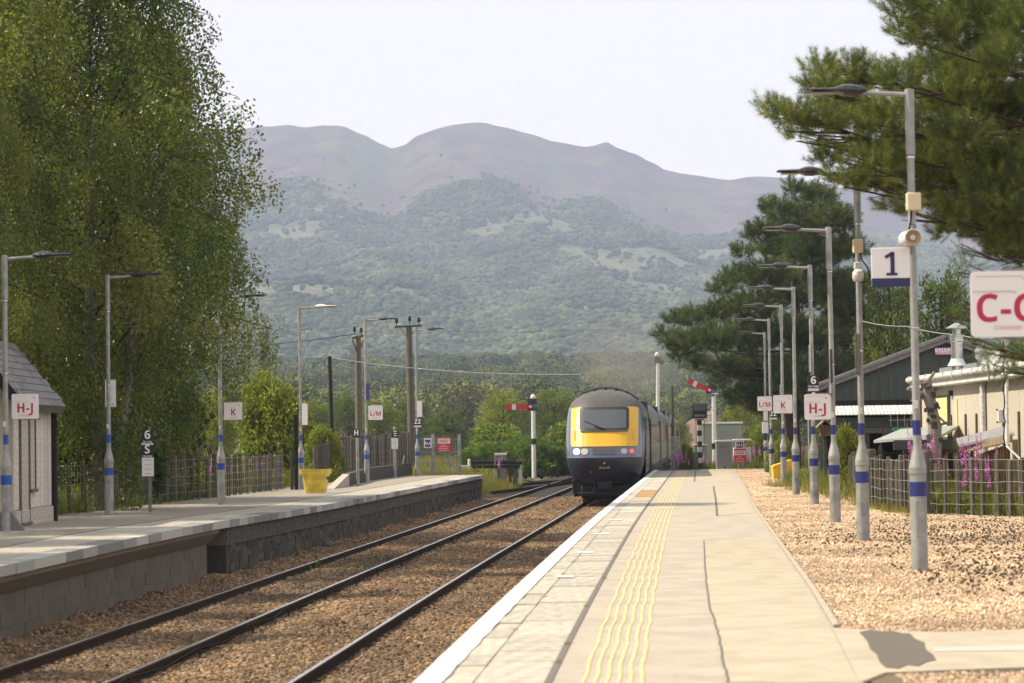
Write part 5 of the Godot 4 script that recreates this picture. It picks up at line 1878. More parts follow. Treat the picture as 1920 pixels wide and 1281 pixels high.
	# left-hand platform
	car_letters("H-J carriage sign in front of the white hut", Vector3(-8.102, 3.006, -44.300), 0.443, 0.416, "H-J", 0.155, "carriage letter signs", 0.05)
	car_letters("K carriage sign on the left-hand platform before the bushy tree", Vector3(-6.579, 3.077, -62.700), 0.426, 0.414, "K", 0.15, "carriage letter signs", 0.05)
	car_letters("L/M carriage sign on the left-hand platform above the pale fence", Vector3(-4.629, 3.249, -89.800), 0.485, 0.485, "L/M", 0.15, "carriage letter signs", 0.05)
	var wp := board("poster_board", "white poster board with small grey print on the lamp under the birches", "poster", Vector3(-8.267, 3.389, -54.800), 0.219, 0.559, "notice", 0.25)
	for k in 5:
		part(wp, "print_line", panel(Vector3(-0.02 + 0.01 * (k % 2), 0.12 - k * 0.035 - (0.08 if k > 2 else 0.0), 0.013), Vector3(0.10, 0.016, 0.002), 0.0), "grey_letter")
	part(wp, "dark_foot", panel(Vector3(0.045, -0.225, 0.013), Vector3(0.08, 0.06, 0.002), 0.0), "grey_letter")
	board("notice_board", "white notice seen at a slant on the lamp post behind the yellow bin", "notice board", Vector3(-6.410, 3.153, -81.600), 0.42, 0.653, "sign_white", 1.05)
	board("notice_board", "purple notice seen edge-on above the left-hand L/M sign", "notice board", Vector3(-4.887, 3.954, -89.900), 0.3, 0.558, "purple", 1.3)
	board("notice_board", "white notice panel above the left-hand ZZ sign", "notice board", Vector3(-3.599, 3.494, -103.000), 0.185, 0.618, "sign_white", 0.3)
	var zz := thing("stop_board", "black ZZ stop board on the left-hand platform's farthest lamp post", "sign", Vector3(-3.685, 2.959, -102.900), "car stop boards")
	part(zz, "panel", panel(Vector3(0, 0.03, 0), Vector3(0.288, 0.268, 0.02)), "black")
	words(zz, "ZZ", 0.17, Vector3(0, 0.045, 0.012), "white_letter")
	part(zz, "white_strip", panel(Vector3(0, -0.135, 0), Vector3(0.288, 0.062, 0.02)), "notice")
	var six := thing("stop_board", "black post board with six above S and a pale notice below, under the birches", "sign", Vector3(-7.612, 0.900, -55.776), "car stop boards")
	var zc: float = -six.position.z
	var k2 := zc / 5000.0
	part(six, "post", panel(Vector3(0, 0.85, -0.04), Vector3(0.06, 1.9, 0.06), 0.012), "galv_dark")
	for q in [[819, 25, "6"], [846, 23, "S"]]:
		var yy: float = (962.0 - q[0]) * k2
		part(six, "panel", panel(Vector3(-0.04, yy, 0), Vector3(23 * k2, q[1] * k2, 0.02)), "black")
		words(six, q[2], 0.175, Vector3(-0.04, yy + 0.035, 0.012), "white_letter")
		words(six, "Car stop", 0.035, Vector3(-0.04, yy - 0.105, 0.012), "white_letter")
	part(six, "white_strip", panel(Vector3(-0.04, 129.0 * k2, 0.002), Vector3(23 * k2, 3.5 * k2, 0.02)), "notice")
	part(six, "notice", panel(Vector3(-0.035, 86.0 * k2, 0), Vector3(22 * k2, 35 * k2, 0.02)), "sign_white")
	for k in 4:
		part(six, "print_line", panel(Vector3(-0.035, (99 - k * 8.5) * k2, 0.012), Vector3(0.14, 0.018, 0.002), 0.0), "grey_letter")
	var hp := thing("stop_board", "small black H board on a thin grey post before the pale fence", "sign", Vector3(-4.925, 0.900, -84.227), "car stop boards")
	var k3 := -hp.position.z / 5000.0
	part(hp, "post", panel(Vector3(0, 48 * k3, 0), Vector3(0.10, 96 * k3, 0.08), 0.02), "galv")
	part(hp, "panel", panel(Vector3(-0.03, 98 * k3, 0.06), Vector3(13.5 * k3, 15.5 * k3, 0.02)), "black")
	words(hp, "H", 0.17, Vector3(-0.03, 99 * k3, 0.072), "white_letter")
	var sp := thing("stop_board", "small black board above a white notice on a thin grey post by the kerb wall", "sign", Vector3(-4.442, 0.900, -99.923), "car stop boards")
	var k4 := -sp.position.z / 5000.0
	part(sp, "post", panel(Vector3(0, 47 * k4, 0), Vector3(0.11, 96 * k4, 0.08), 0.02), "galv")
	part(sp, "panel", panel(Vector3(0.02, 82.5 * k4, 0.06), Vector3(12 * k4, 14 * k4, 0.02)), "black")
	for k in 3:
		part(sp, "print_line", panel(Vector3(0.02, (87 - k * 4) * k4, 0.072), Vector3(0.14 - 0.02 * k, 0.03, 0.002), 0.0), "white_letter")
	part(sp, "notice", panel(Vector3(0.0, 64 * k4, 0.06), Vector3(12.5 * k4, 20 * k4, 0.02)), "notice")
	part(sp, "print_line", panel(Vector3(0.0, 66 * k4, 0.072), Vector3(0.08, 0.08, 0.002), 0.0), "grey_letter")
	# purple and red notices at both platform ends
	for q in [["left", Vector3(-3.352, 2.170, -104.400), 0.292, 0.376], ["right", Vector3(9.343, 1.911, -110.200), 0.352, 0.330]]:
		var p := board("purple_sign", "square purple sign with a white border " + ("on the left-hand platform's mesh gate" if q[0] == "left" else "above the red notice beside the grey cabinet"), "sign", q[1], q[2], q[3], "notice", 0.0, "purple notices at the platform ends")
		part(p, "purple_field", panel(Vector3(0, -0.01, 0.012), Vector3(q[2] - 0.08, q[3] - 0.10, 0.01), 0.0), "purple")
		words(p, "ALL", 0.11, Vector3(0, -0.01, 0.019), "white_letter")
	for q in [["left", Vector3(-2.713, 2.119, -104.300), 0.521, 0.563], ["right", Vector3(9.349, 1.450, -110.100), 0.506, 0.572]]:
		var r := board("red_notice", "red and white warning notice " + ("on the wire mesh gate at the left-hand platform's end" if q[0] == "left" else "on two short posts beside the grey cabinet"), "notice", q[1], q[2], q[3], "notice_red", 0.0, "red notices at the platform ends")
		part(r, "white_field", panel(Vector3(0.0, q[3] * 0.22, 0.012), Vector3(q[2] - 0.05, q[3] * 0.34, 0.006), 0.0), "notice")
		for k in 2:
			part(r, "print_line", panel(Vector3(-0.01, q[3] * (0.28 - 0.11 * k), 0.017), Vector3(q[2] * 0.72, 0.03, 0.003), 0.0), "red_letter")
		for k in 4:
			part(r, "print_line", panel(Vector3(-0.03 + 0.02 * (k % 2), q[3] * (-0.06 - 0.12 * k), 0.012), Vector3(q[2] * (0.4 if k == 0 else 0.7), 0.028, 0.003), 0.0), "pink_letter")
		if q[0] == "right":
			for s in [-0.07, 0.10]:
				part(r, "post", panel(Vector3(s, -0.30 - q[3] * 0.5 + 0.3, -0.04), Vector3(0.06, 1.1, 0.05)), "galv")


# ---------------------------------------------------------------- signals and lineside things

func build_signals() -> void:
	# left semaphore, its arm level
	var b: Vector3 = Vector3(1.062, 1.259, -140.000)
	var t := thing("semaphore_signal", "white-posted semaphore signal with its red arm level, left of the train", "signal", Vector3(b.x, 0.2, b.z))
	var k := 140.0 / 5000.0
	var top: float = (Vector3(1.025, 4.560, -140.000)).y - 0.2
	var p := MB.new()
	p.lathe(Transform3D(), [Vector2(0.12, 0), Vector2(0.10, top - 0.45), Vector2(0.08, top - 0.42)], 12)
	part(t, "post", p, "paint_white")
	var bb := MB.new()
	bb.lathe(tilt(Vector3(0, (Vector3(1.046, 2.098, -140.000)).y - 0.35, 0)), [Vector2(0.13, 0), Vector2(0.13, 0.3)], 12)
	part(t, "black_band", bb, "black")
	var f := MB.new()
	f.lathe(tilt(Vector3(0, top - 0.45, 0)), [Vector2(0.12, 0.0), Vector2(0.13, 0.12), Vector2(0.10, 0.2), Vector2(0.14, 0.26), Vector2(0.14, 0.34), Vector2(0.07, 0.46), Vector2(0, 0.48)], 12)
	part(t, "finial", f, "paint_white")
	var ay := (Vector3(0.288, 3.927, -140.000)).y - 0.2
	semaphore_arm(t, Vector3(-0.05, ay, 0.14), 0.0)
	var ld := MB.new()
	for s in [-0.1, 0.1]:
		ld.tube([Vector3(s, 0, -0.25), Vector3(s, ay, -0.2)], [0.02], 5)
	for i in 9:
		ld.tube([Vector3(-0.1, 0.3 + i * 0.35, -0.24), Vector3(0.1, 0.3 + i * 0.35, -0.24)], [0.012], 4)
	part(t, "ladder", ld, "galv_dark")
	# right semaphore, arm raised
	var b2: Vector3 = Vector3(10.991, 0.780, -146.000)
	var t2 := thing("semaphore_signal", "white-posted semaphore signal with its red arm raised, before the far pine", "signal", Vector3(b2.x, 0.2, b2.z))
	var top2: float = (Vector3(10.996, 4.573, -146.000)).y - 0.2
	var p2 := MB.new()
	p2.lathe(Transform3D(), [Vector2(0.13, 0), Vector2(0.11, top2 + 0.1), Vector2(0.06, top2 + 0.2)], 12)
	part(t2, "post", p2, "paint_white")
	var bb2 := MB.new()
	bb2.lathe(tilt(Vector3(0, (Vector3(11.008, 1.830, -146.000)).y - 0.5, 0)), [Vector2(0.14, 0), Vector2(0.14, 0.32)], 12)
	part(t2, "black_band", bb2, "black")
	var f2 := MB.new()
	f2.lathe(tilt(Vector3(0, top2 - 0.9, 0)), [Vector2(0.15, 0), Vector2(0.15, 0.06)], 12)
	f2.lathe(tilt(Vector3(0, top2 - 0.05, 0)), [Vector2(0.24, 0), Vector2(0.24, 0.06), Vector2(0.1, 0.1)], 12)
	part(t2, "collar", f2, "paint_white")
	var pv: Vector3 = Vector3(10.852, 4.721, -146.000)
	semaphore_arm(t2, Vector3(pv.x - b2.x, pv.y - 0.2, 0.16), -0.42)
	var cg := MB.new()
	var cx := -0.28
	for y in [top2 - 1.75, top2 - 1.2]:
		cg.tube([Vector3(cx - 0.1, y, -0.1), Vector3(0.42, y, -0.1), Vector3(0.42, y + 0.35, -0.1)], [0.02], 5)
	cg.tube([Vector3(-0.42, top2 - 1.6, 0), Vector3(-0.42, top2 - 0.1, 0), Vector3(-0.05, top2 + 0.02, 0)], [0.02], 5)
	part(t2, "platform_rail", cg, "galv_dark")
	# box on a banded post at the platform end
	var g: Vector3 = Vector3(7.928, 0.878, -113.500)
	var c := thing("indicator_signal", "black boxed signal back on a black and white banded post at the platform's end", "signal", Vector3(g.x, 0.55, g.z))
	var kk := 113.5 / 5000.0
	var y0 := g.y - 0.55
	var hb := MB.new()
	hb.bx(Vector3(0.0, y0 + 109 * kk, 0), Vector3(28 * kk, 28 * kk, 0.35), 0.03)
	var box := part(c, "housing", hb, "black")
	part(box, "back_panel", panel(Vector3(0, y0 + 115 * kk, 0.18), Vector3(22 * kk, 11 * kk, 0.03), 0.01), "mesh_grey")
	part(box, "hood", panel(Vector3(0, y0 + 100 * kk, 0.2), Vector3(19 * kk, 4 * kk, 0.06), 0.01), "galv_dark")
	for i in 9:
		part(c, "post_band", panel(Vector3(0.0, y0 + (6 + i * 10.2) * kk, 0), Vector3(0.19, 10.2 * kk - 0.004, 0.16), 0.01), "black" if i % 2 == 0 else "paint_white")
	part(c, "bracket", panel(Vector3(0, y0 + 93 * kk, 0.02), Vector3(17 * kk, 0.06, 0.2), 0.01), "galv_dark")
	part(c, "foot_box", panel(Vector3(-0.18, y0 + 16 * kk, 0), Vector3(0.2, 34 * kk, 0.2), 0.01), "mesh_grey")
	for s in [-0.16, 0.20]:
		var w := MB.new()
		w.tube([Vector3(s, 0, 0.12), Vector3(s, y0 + 93 * kk, 0.1)], [0.02], 5)
		part(c, "conduit", w, "galv_dark")
	# tall white post with a dark head, far off
	var q: Vector3 = Vector3(11.039, 4.610, -205.000)
	var t4 := thing("tall_signal_post", "tall slender white post with a dark head, far beyond the train", "signal", Vector3(q.x, 0.0, q.z))
	var hh: float = (Vector3(11.301, 8.215, -205.000)).y
	var tp4 := MB.new()
	tp4.tube([Vector3(0, 0, 0), Vector3(0.16, hh - 0.2, 0)], [0.17, 0.13], 10)
	part(t4, "post", tp4, "paint_white")
	var hd := MB.new()
	hd.bx(Vector3(0.1, hh - 0.1, 0.1), Vector3(0.5, 0.5, 0.3), 0.08)
	hd.bx(Vector3(0.45, hh - 0.3, 0.1), Vector3(0.4, 0.3, 0.2), 0.05)
	part(t4, "head", hd, "black")
	var fn := MB.new()
	fn.lathe(tilt(Vector3(0.1, hh + 0.1, 0)), [Vector2(0.14, 0), Vector2(0.2, 0.2), Vector2(0.1, 0.36), Vector2(0, 0.38)], 10)
	part(t4, "finial", fn, "paint_white")
	var dp := thing("timber_post", "thin dark timber post right of the train", "post", Vector3(9.921, 0.200, -165.744))
	part(dp, "shaft", panel(Vector3(0, 2.6, 0), Vector3(0.17, 5.2, 0.17), 0.03), "wood_grey2")
	for s in [0.28, 0.48]:
		var w := MB.new()
		w.tube([Vector3(s, 0, 0), Vector3(s - 0.12, 2.6, 0)], [0.025], 5)
		part(dp, "stay", w, "galv")


func semaphore_arm(t: Node3D, pivot: Vector3, tip: float) -> void:
	var xf := Transform3D(Basis(Vector3.BACK, tip), pivot)
	var mk := func(x0: float, x1: float, m: String) -> void:
		var mb := MB.new()
		var w0 := 0.13 + 0.035 * (-x0) / 1.3
		var w1 := 0.13 + 0.035 * (-x1) / 1.3
		mb.plate(xf, [Vector2(x0, -w0), Vector2(x1, -w1), Vector2(x1, w1), Vector2(x0, w0)], -0.02, 0.02)
		part(t, "arm", mb, m)
	mk.call(-0.24, -0.86, "signal_red")
	mk.call(-0.86, -1.06, "paint_white")
	mk.call(-1.06, -1.36, "signal_red")
	var sp := MB.new()
	sp.box(xf * tilt(Vector3(0.0, 0.1, 0)), Vector3(0.5, 0.62, 0.05), 0.12)
	part(t, "spectacle", sp, "black")
	for q in [[-0.10, "tail_light_on"], [0.14, "signal_blue"]]:
		var l := MB.new()
		l.lathe(xf * Transform3D(Basis(Vector3.RIGHT, PI / 2), Vector3(q[0], 0.0, 0.03)), [Vector2(0.13 if q[0] > 0 else 0.075, 0), Vector2(0.11 if q[0] > 0 else 0.06, 0.03), Vector2(0, 0.035)], 14)
		part(t, "signal_lens", l, q[1])


func build_street_furniture() -> void:
	# tall yellow bin without a lid
	var b0: Vector3 = Vector3(-5.783, 0.900, -73.121)
	var t := thing("yellow_bin", "open yellow plastic salt bin with a wide rim on the left-hand platform", "bin", Vector3(b0.x + 0.34, PLAT + 0.02, b0.z - 0.2), "", -0.12)
	var k := 76.0 / 5000.0
	var w0 := 35 * k
	var w1 := 43 * k
	var h := 42 * k
	var mb := MB.new()
	var ring := func(w: float, d: float, y: float) -> Array:
		var o := []
		for p in rrect(w, d, 0.07, 3):
			o.append(Vector3(p.x, y, p.y))
		return o
	var rings := [ring.call(w0, 0.46, 0.0), ring.call(w1, 0.56, h * 0.72), ring.call(w1 + 0.03, 0.60, h * 0.73), ring.call(w1 + 0.05, 0.62, h * 0.80), ring.call(w1 + 0.12, 0.68, h * 0.81), ring.call(w1 + 0.14, 0.70, h), ring.call(w1 + 0.02, 0.60, h), ring.call(w0 + 0.02, 0.44, h * 0.2)]
	for i in rings.size() - 1:
		var n: int = rings[i].size()
		for j in n:
			var a: Vector3 = rings[i][j]
			var c: Vector3 = rings[i][(j + 1) % n]
			mb.face([a, c, rings[i + 1][(j + 1) % n], rings[i + 1][j]], Vector3(a.x + c.x, 0.0, a.z + c.z) if i < 5 else Vector3(-a.x, 0.5, -a.z))
	part(t, "body", mb, "bin_yellow")
	for x in [-0.16, 0.0, 0.16]:
		part(t, "rib", panel(Vector3(x, h * 0.4, 0.26), Vector3(0.025, h * 0.55, 0.04), 0.008), "bin_yellow")
	part(t, "catch", panel(Vector3(w1 * 0.5 + 0.03, h * 0.62, 0.1), Vector3(0.05, 0.08, 0.06), 0.008), "black")
	# grit bin with a sloping lid
	var gb: Vector3 = Vector3(8.397, 0.880, -86.437)
	var g := thing("grit_bin", "yellow grit bin with a sloping lid behind the right-hand lamp posts", "grit bin", Vector3(gb.x, gb.y - 0.02, gb.z))
	var kg := -gb.z / 5000.0
	var W := 46 * kg
	var m2 := MB.new()
	m2.plate(Transform3D(), [Vector2(0.02, 0), Vector2(W - 0.02, 0), Vector2(W, 24 * kg), Vector2(0, 24 * kg)], -0.75, 0.0)
	part(g, "body", m2, "grit_yellow")
	var m3 := MB.new()
	m3.plate(Transform3D(), [Vector2(-0.02, 24.3 * kg), Vector2(W + 0.02, 24.3 * kg), Vector2(W + 0.02, 38 * kg), Vector2(W * 0.72, 37 * kg), Vector2(0.06, 27.5 * kg)], -0.77, 0.02)
	part(g, "lid", m3, "grit_yellow")
	# cabinets beyond the right-hand platform's end
	var ca: Vector3 = Vector3(8.847, 0.877, -112.500)
	var kc := 112.5 / 5000.0
	var c := thing("relay_cabinet", "grey steel lineside cabinet with a pale lid at the platform's end", "cabinet", Vector3(ca.x, 0.3, ca.z))
	var hy := ca.y - 0.3
	part(c, "case", panel(Vector3(0, (hy + 50 * kc) * 0.5, 0), Vector3(28 * kc, hy + 50 * kc, 0.5), 0.015), "cab_grey")
	part(c, "lid", panel(Vector3(0, hy + 52.5 * kc, 0), Vector3(31 * kc, 4.5 * kc, 0.58), 0.02), "cab_pale")
	part(c, "label_plate", panel(Vector3(-0.03, hy + 42 * kc, 0.255), Vector3(0.26, 0.05, 0.006), 0.0), "mesh_grey")
	part(c, "lock", panel(Vector3(0.03, hy + 4 * kc, 0.26), Vector3(0.08, 0.08, 0.04), 0.02), "black")
	var c2p: Vector3 = Vector3(10.104, 0.791, -118.000)
	var k2 := 118.0 / 5000.0
	var c2 := thing("relay_cabinet", "white-topped pale cabinet behind the purple sign and red notice", "cabinet", Vector3(c2p.x, 0.3, c2p.z))
	part(c2, "case", panel(Vector3(0, 0.7, 0), Vector3(32 * k2, 1.5, 0.5), 0.015), "cab_pale")
	part(c2, "lid", panel(Vector3(0, c2p.y - 0.3 + 54.5 * k2, 0), Vector3(34 * k2, 4 * k2, 0.58), 0.02), "paint_white")
	var h1: Vector3 = Vector3(12.230, 0.239, -160.000)
	var kh := 160.0 / 5000.0
	var hu := thing("equipment_hut", "flat grey-green equipment hut behind the signal posts", "hut", Vector3(h1.x, 0.0, h1.z))
	part(hu, "wall", panel(Vector3(0.2, (h1.y + 84 * kh) * 0.5, 0), Vector3(74 * kh, h1.y + 84 * kh, 2.4), 0.02), "hut_green")
	part(hu, "roof", panel(Vector3(0.2, h1.y + 86 * kh, 0), Vector3(77 * kh, 4 * kh, 2.6), 0.02), "cab_pale")
	part(hu, "door", panel(Vector3(0.6, h1.y + 38 * kh, 1.22), Vector3(0.9, 70 * kh, 0.04), 0.01), "cab_grey")
	var st: Vector3 = Vector3(7.915, 0.834, -117.000)
	var ks := 117.0 / 5000.0
	var sg := thing("troughing_box", "low pale concrete box behind the banded signal post", "box", Vector3(st.x + 0.1, 0.2, st.z - 2.0))
	part(sg, "case", panel(Vector3(0.3, st.y - 0.2 + 22 * ks, 0), Vector3(24 * ks, 44 * ks, 0.4), 0.02), "cab_grey")
	part(sg, "lid", panel(Vector3(0.3, st.y - 0.2 + 45 * ks, 0), Vector3(26 * ks, 2.5 * ks, 0.46), 0.02), "cab_pale")
	var pb: Vector3 = Vector3(9.100, 0.467, -150.000)
	var kp := 150.0 / 5000.0
	var pl := thing("palisade_stub", "short ribbed pale metal fence panel right of the train's tail", "fence panel", Vector3(pb.x, 0.2, pb.z))
	for i in 7:
		part(pl, "pale", panel(Vector3((i - 3) * 0.075, (pb.y - 0.2 + 60 * kp) * 0.5, 0.03 * (i % 2)), Vector3(0.055, pb.y - 0.2 + 60 * kp, 0.03), 0.006), "galv")
	part(pl, "rail", panel(Vector3(0, pb.y - 0.2 + 30 * kp, -0.03), Vector3(0.62, 0.07, 0.05)), "galv")
	# buffer stop
	var zb := 131.0
	var kb := zb / 5000.0
	var o: Vector3 = Vector3(-0.883, 0.051, -131.000)
	var bs := thing("buffer_stop", "old timber buffer stop with a dark beam and peeling white posts", "buffer stop", Vector3(o.x, o.y, o.z))
	var bm := MB.new()
	bm.bx(Vector3(0.0, 41 * kb, 0.0), Vector3(100 * kb, 8 * kb, 0.28), 0.03)
	part(bs, "beam", bm, "wood_dark")
	var bm2 := MB.new()
	bm2.bx(Vector3(0.0, 33 * kb, 0.05), Vector3(90 * kb, 6 * kb, 0.2), 0.03)
	part(bs, "beam", bm2, "wood_dark")
	part(bs, "beam_end", panel(Vector3(46 * kb, 42.5 * kb, 0.1), Vector3(13 * kb, 5 * kb, 0.3), 0.02), "wood_grey")
	for q in [[46.0, 7.0, "white_boards"], [36.0, 8.0, "white_dirty"], [-1.0, 6.0, "white_boards"], [5.0, 5.0, "white_dirty"]]:
		part(bs, "post", panel(Vector3(q[0] * kb, 17 * kb, -0.1), Vector3(q[1] * kb, 36 * kb, 0.22), 0.02), q[2])
	for q in [[24.0, 28.0], [-38.0, -38.0]]:
		var br := MB.new()
		br.beam(Vector3(q[0] * kb, 30 * kb, 0.2), Vector3(q[1] * kb, -2 * kb, 0.5), 0.09, 0.13)
		part(bs, "rail_strut", br, "rail_rust")
	part(bs, "plank", panel(Vector3(-37 * kb, 25 * kb, 0.1), Vector3(14 * kb, 3 * kb, 0.1), 0.01), "wood_grey")
	var rb: Vector3 = Vector3(-0.644, 1.277, -134.000)
	var rk := 134.0 / 5000.0
	var rx := thing("relay_box", "small grey relay box with a pale top behind the buffer stop's beam", "box", Vector3(rb.x, 0.1, rb.z))
	part(rx, "case", panel(Vector3(0, (rb.y - 0.1) * 0.5, 0), Vector3(21 * rk, rb.y - 0.1 + 10 * rk, 0.4), 0.015), "galv_dark")
	part(rx, "lid", panel(Vector3(0, rb.y - 0.1 + 8 * rk, 0), Vector3(23 * rk, 4.5 * rk, 0.48), 0.015), "cab_pale")
	var wb: Vector3 = Vector3(-2.274, 0.890, -126.000)
	var wk := 126.0 / 5000.0
	var wx := thing("small_white_box", "small white box on a pale post at the buffer stop's left end", "box", Vector3(wb.x, 0.1, wb.z))
	part(wx, "case", panel(Vector3(0, wb.y - 0.1, 0), Vector3(16 * wk, 12 * wk, 0.3), 0.01), "cab_pale")
	part(wx, "stand", panel(Vector3(0, (wb.y - 0.1) * 0.5 - 0.1, 0), Vector3(0.12, wb.y - 0.2, 0.12)), "galv")
	part(wx, "pale_post", panel(Vector3(0.17, wb.y - 0.1 + 8 * wk, 0.0), Vector3(0.13, 20 * wk, 0.13), 0.04), "paint_white")
	var lb: Vector3 = Vector3(-2.529, 0.948, -106.000)
	var lx := thing("trackside_phone", "small grey phone box on a thin post before the wire mesh gate", "telephone", Vector3(lb.x, lb.y - 0.1, lb.z))
	part(lx, "stand", panel(Vector3(0, 0.25, 0), Vector3(0.05, 0.6, 0.05)), "galv")
	part(lx, "case", panel(Vector3(0, 0.58, 0.03), Vector3(0.13, 0.32, 0.12), 0.015), "galv")


# ---------------------------------------------------------------- fences

# pales between two points; each pale is a part; wires join them
func pale_run(t: Node3D, a: Vector3, b: Vector3, gap: float, high: float, thick: float, wires: MB, seed_: int, keep := 1.0) -> void:
	var r := RandomNumberGenerator.new()
	r.seed = seed_
	var n := int(a.distance_to(b) / gap)
	var yaw := atan2(-(b.z - a.z), b.x - a.x)
	for i in n:
		if r.randf() > keep:
			continue
		var p := a.lerp(b, (i + r.randf_range(0.35, 0.65)) / n)
		var h := high * r.randf_range(0.93, 1.05)
		var mb := MB.new()
		mb.box(Transform3D(Basis(UP, yaw + r.randf_range(-0.12, 0.12)) * Basis(Vector3.BACK, r.randf_range(-0.025, 0.025)), p + UP * (h * 0.5 - 0.1)), Vector3(thick * r.randf_range(0.8, 1.15), h + 0.2, thick * 0.8), 0.01)
		part(t, "pale", mb, "wood_grey" if r.randf() < 0.6 else "wood_grey2")
	var off := (b - a).cross(UP).normalized() * 0.04
	if off.z < 0:
		off = -off
	for k in 6:
		var y := high * (0.06 + 0.175 * k)
		var pts := []
		var m := maxi(2, n)
		for i in m + 1:
			pts.append(a.lerp(b, float(i) / m) + off + UP * (y + r.randf_range(-0.02, 0.02)))
		wires.tube(pts, [0.0032], 4, false)
	var m2 := int(a.distance_to(b) / 0.30)
	for i in m2:
		var p := a.lerp(b, float(i) / m2) + off
		wires.tube([p + UP * high * 0.06, p + UP * high * 0.5 + UP.cross(off) * 0.3 * r.randf_range(-1, 1), p + UP * high * 0.94], [0.0022], 3, false)


func build_fences() -> void:
	var P0 := Vector3(10.6, 0.83, -42.6)
	var P1 := Vector3(7.42, 0.83, -48.0)
	var P2 := Vector3(7.15, 0.83, -53.5)
	var P3 := Vector3(9.1, 0.83, -75.0)
	var P4 := Vector3(12.0, 0.83, -106.0)
	var t := thing("pale_fence", "grey wooden pale fence with wire netting along the gravel, right of the lamp posts", "fence")
	var w := MB.new()
	pale_run(t, P0, P1, 0.34, 1.12, 0.085, w, 11)
	pale_run(t, P1, P2, 0.42, 1.08, 0.085, w, 12)
	pale_run(t, P2, P3, 0.62, 1.05, 0.085, w, 13)
	pale_run(t, P3, P4, 1.4, 1.05, 0.09, w, 14)
	for q in [P1, P2, P3]:
		var mb := MB.new()
		mb.lathe(tilt(q + Vector3(0, -0.1, 0.02)), [Vector2(0.12, 0), Vector2(0.115, 1.28), Vector2(0.10, 1.31), Vector2(0, 1.31)], 12)
		part(t, "strainer_post", mb, "wood_grey")
	part(t, "wire_netting", w, "wire").set_meta("kind", "stuff")
	# left-hand fences
	var t2 := thing("pale_fence", "wooden pale fence with wire at the back of the left-hand platform", "fence")
	var w2 := MB.new()
	var a0: Vector3 = Vector3(-8.556, 0.850, -43.513)
	var L := [Vector3(-9.6, 0.85, -48.5), Vector3(-9.3, 0.85, -57.0), Vector3(-8.75, 0.85, -63.0), Vector3(-7.75, 0.85, -70.0), Vector3(-6.95, 0.85, -80.5)]
	pale_run(t2, L[0], L[1], 1.5, 1.12, 0.085, w2, 21)
	pale_run(t2, L[1], L[2], 0.72, 1.12, 0.125, w2, 22)
	pale_run(t2, L[2], L[3], 0.74, 1.14, 0.125, w2, 23)
	pale_run(t2, L[3], L[4], 0.95, 1.14, 0.125, w2, 24)
	part(t2, "wire_netting", w2, "wire").set_meta("kind", "stuff")
	var bp: Vector3 = Vector3(-6.437, 0.798, -79.000)
	var dk := thing("dark_post", "tall dark timber post beside the yellow bin", "post", Vector3(bp.x, 0.8, bp.z))
	part(dk, "shaft", panel(Vector3(0, 1.15, 0), Vector3(0.12, 2.35, 0.12), 0.012), "wood_dark")
	part(dk, "side_pale", panel(Vector3(-0.13, 0.55, 0.0), Vector3(0.10, 1.2, 0.05), 0.008), "wood_grey2")
	var t3 := thing("pale_fence", "taller dense pale fence behind the kerb wall at the left-hand platform's far end", "fence")
	var w3 := MB.new()
	var b0 := Vector3(-6.35, 0.88, -85.0)
	var b1: Vector3 = Vector3(-6.398, 1.001, -99.000)
	var b2: Vector3 = Vector3(-4.092, 0.998, -107.000)
	b1.y = 1.0
	b2.y = 1.15
	pale_run(t3, b0, b1, 0.75, 1.3, 0.10, w3, 31)
	pale_run(t3, b1, b2, 0.30, 1.40, 0.15, w3, 32)
	part(t3, "wire_netting", w3, "wire").set_meta("kind", "stuff")
	var sp: Vector3 = Vector3(-4.372, 0.931, -106.000)
	part(t3, "strainer_post", panel(Vector3(sp.x, 1.75, sp.z), Vector3(0.17, 1.75, 0.17), 0.03), "wood_grey")
	var ws := thing("white_stake", "short slanting white stake leaning by the dense pale fence", "stake", Vector3(-4.371, 1.071, -105.000))
	var wm := MB.new()
	wm.beam(Vector3(-0.06, 0.0, 0), Vector3(0.07, 0.62, 0), 0.11, 0.05)
	part(ws, "board", wm, "paint_white")
	# wire mesh gate
	var ga: Vector3 = Vector3(-3.656, 0.928, -105.500)
	var gb: Vector3 = Vector3(-2.115, 0.899, -107.500)
	var g := thing("mesh_gate", "grey wire mesh gate and posts at the left-hand platform's far end", "gate")
	var kg := 106.0 / 5000.0
	for q in [Vector3(-3.197, 0.915, -106.000), Vector3(-2.177, 0.902, -107.400)]:
		part(g, "post", panel(Vector3(q.x, q.y + 37 * kg, q.z), Vector3(0.13, 76 * kg, 0.10), 0.01), "galv")
	var bars := int(ga.distance_to(gb) / 0.11)
	for i in bars:
		var p := ga.lerp(gb, float(i) / bars)
		part(g, "bar", panel(Vector3(p.x, p.y + 36 * kg, p.z), Vector3(0.016, 70 * kg, 0.016), 0.0), "galv")
	for y in [4.0, 22.0, 42.0, 66.0]:
		var mb := MB.new()
		mb.beam(ga + UP * y * kg, gb + UP * y * kg, 0.02, 0.022)
		part(g, "cross_wire", mb, "galv")


# ---------------------------------------------------------------- poles and overhead wires

func insulator(parent: Node3D, at: Vector3) -> void:
	var mb := MB.new()
	mb.lathe(tilt(at), [Vector2(0.02, -0.16), Vector2(0.02, 0.0), Vector2(0.085, 0.02), Vector2(0.07, 0.10), Vector2(0.035, 0.12), Vector2(0.075, 0.16), Vector2(0.03, 0.24), Vector2(0, 0.25)], 10)
	part(parent, "insulator", mb, "cable")


func sag(a: Vector3, b: Vector3, s: float) -> Array:
	var p := []
	for i in 25:
		var f := i / 24.0
		p.append(a.lerp(b, f) - UP * s * 4.0 * f * (1.0 - f))
	return p


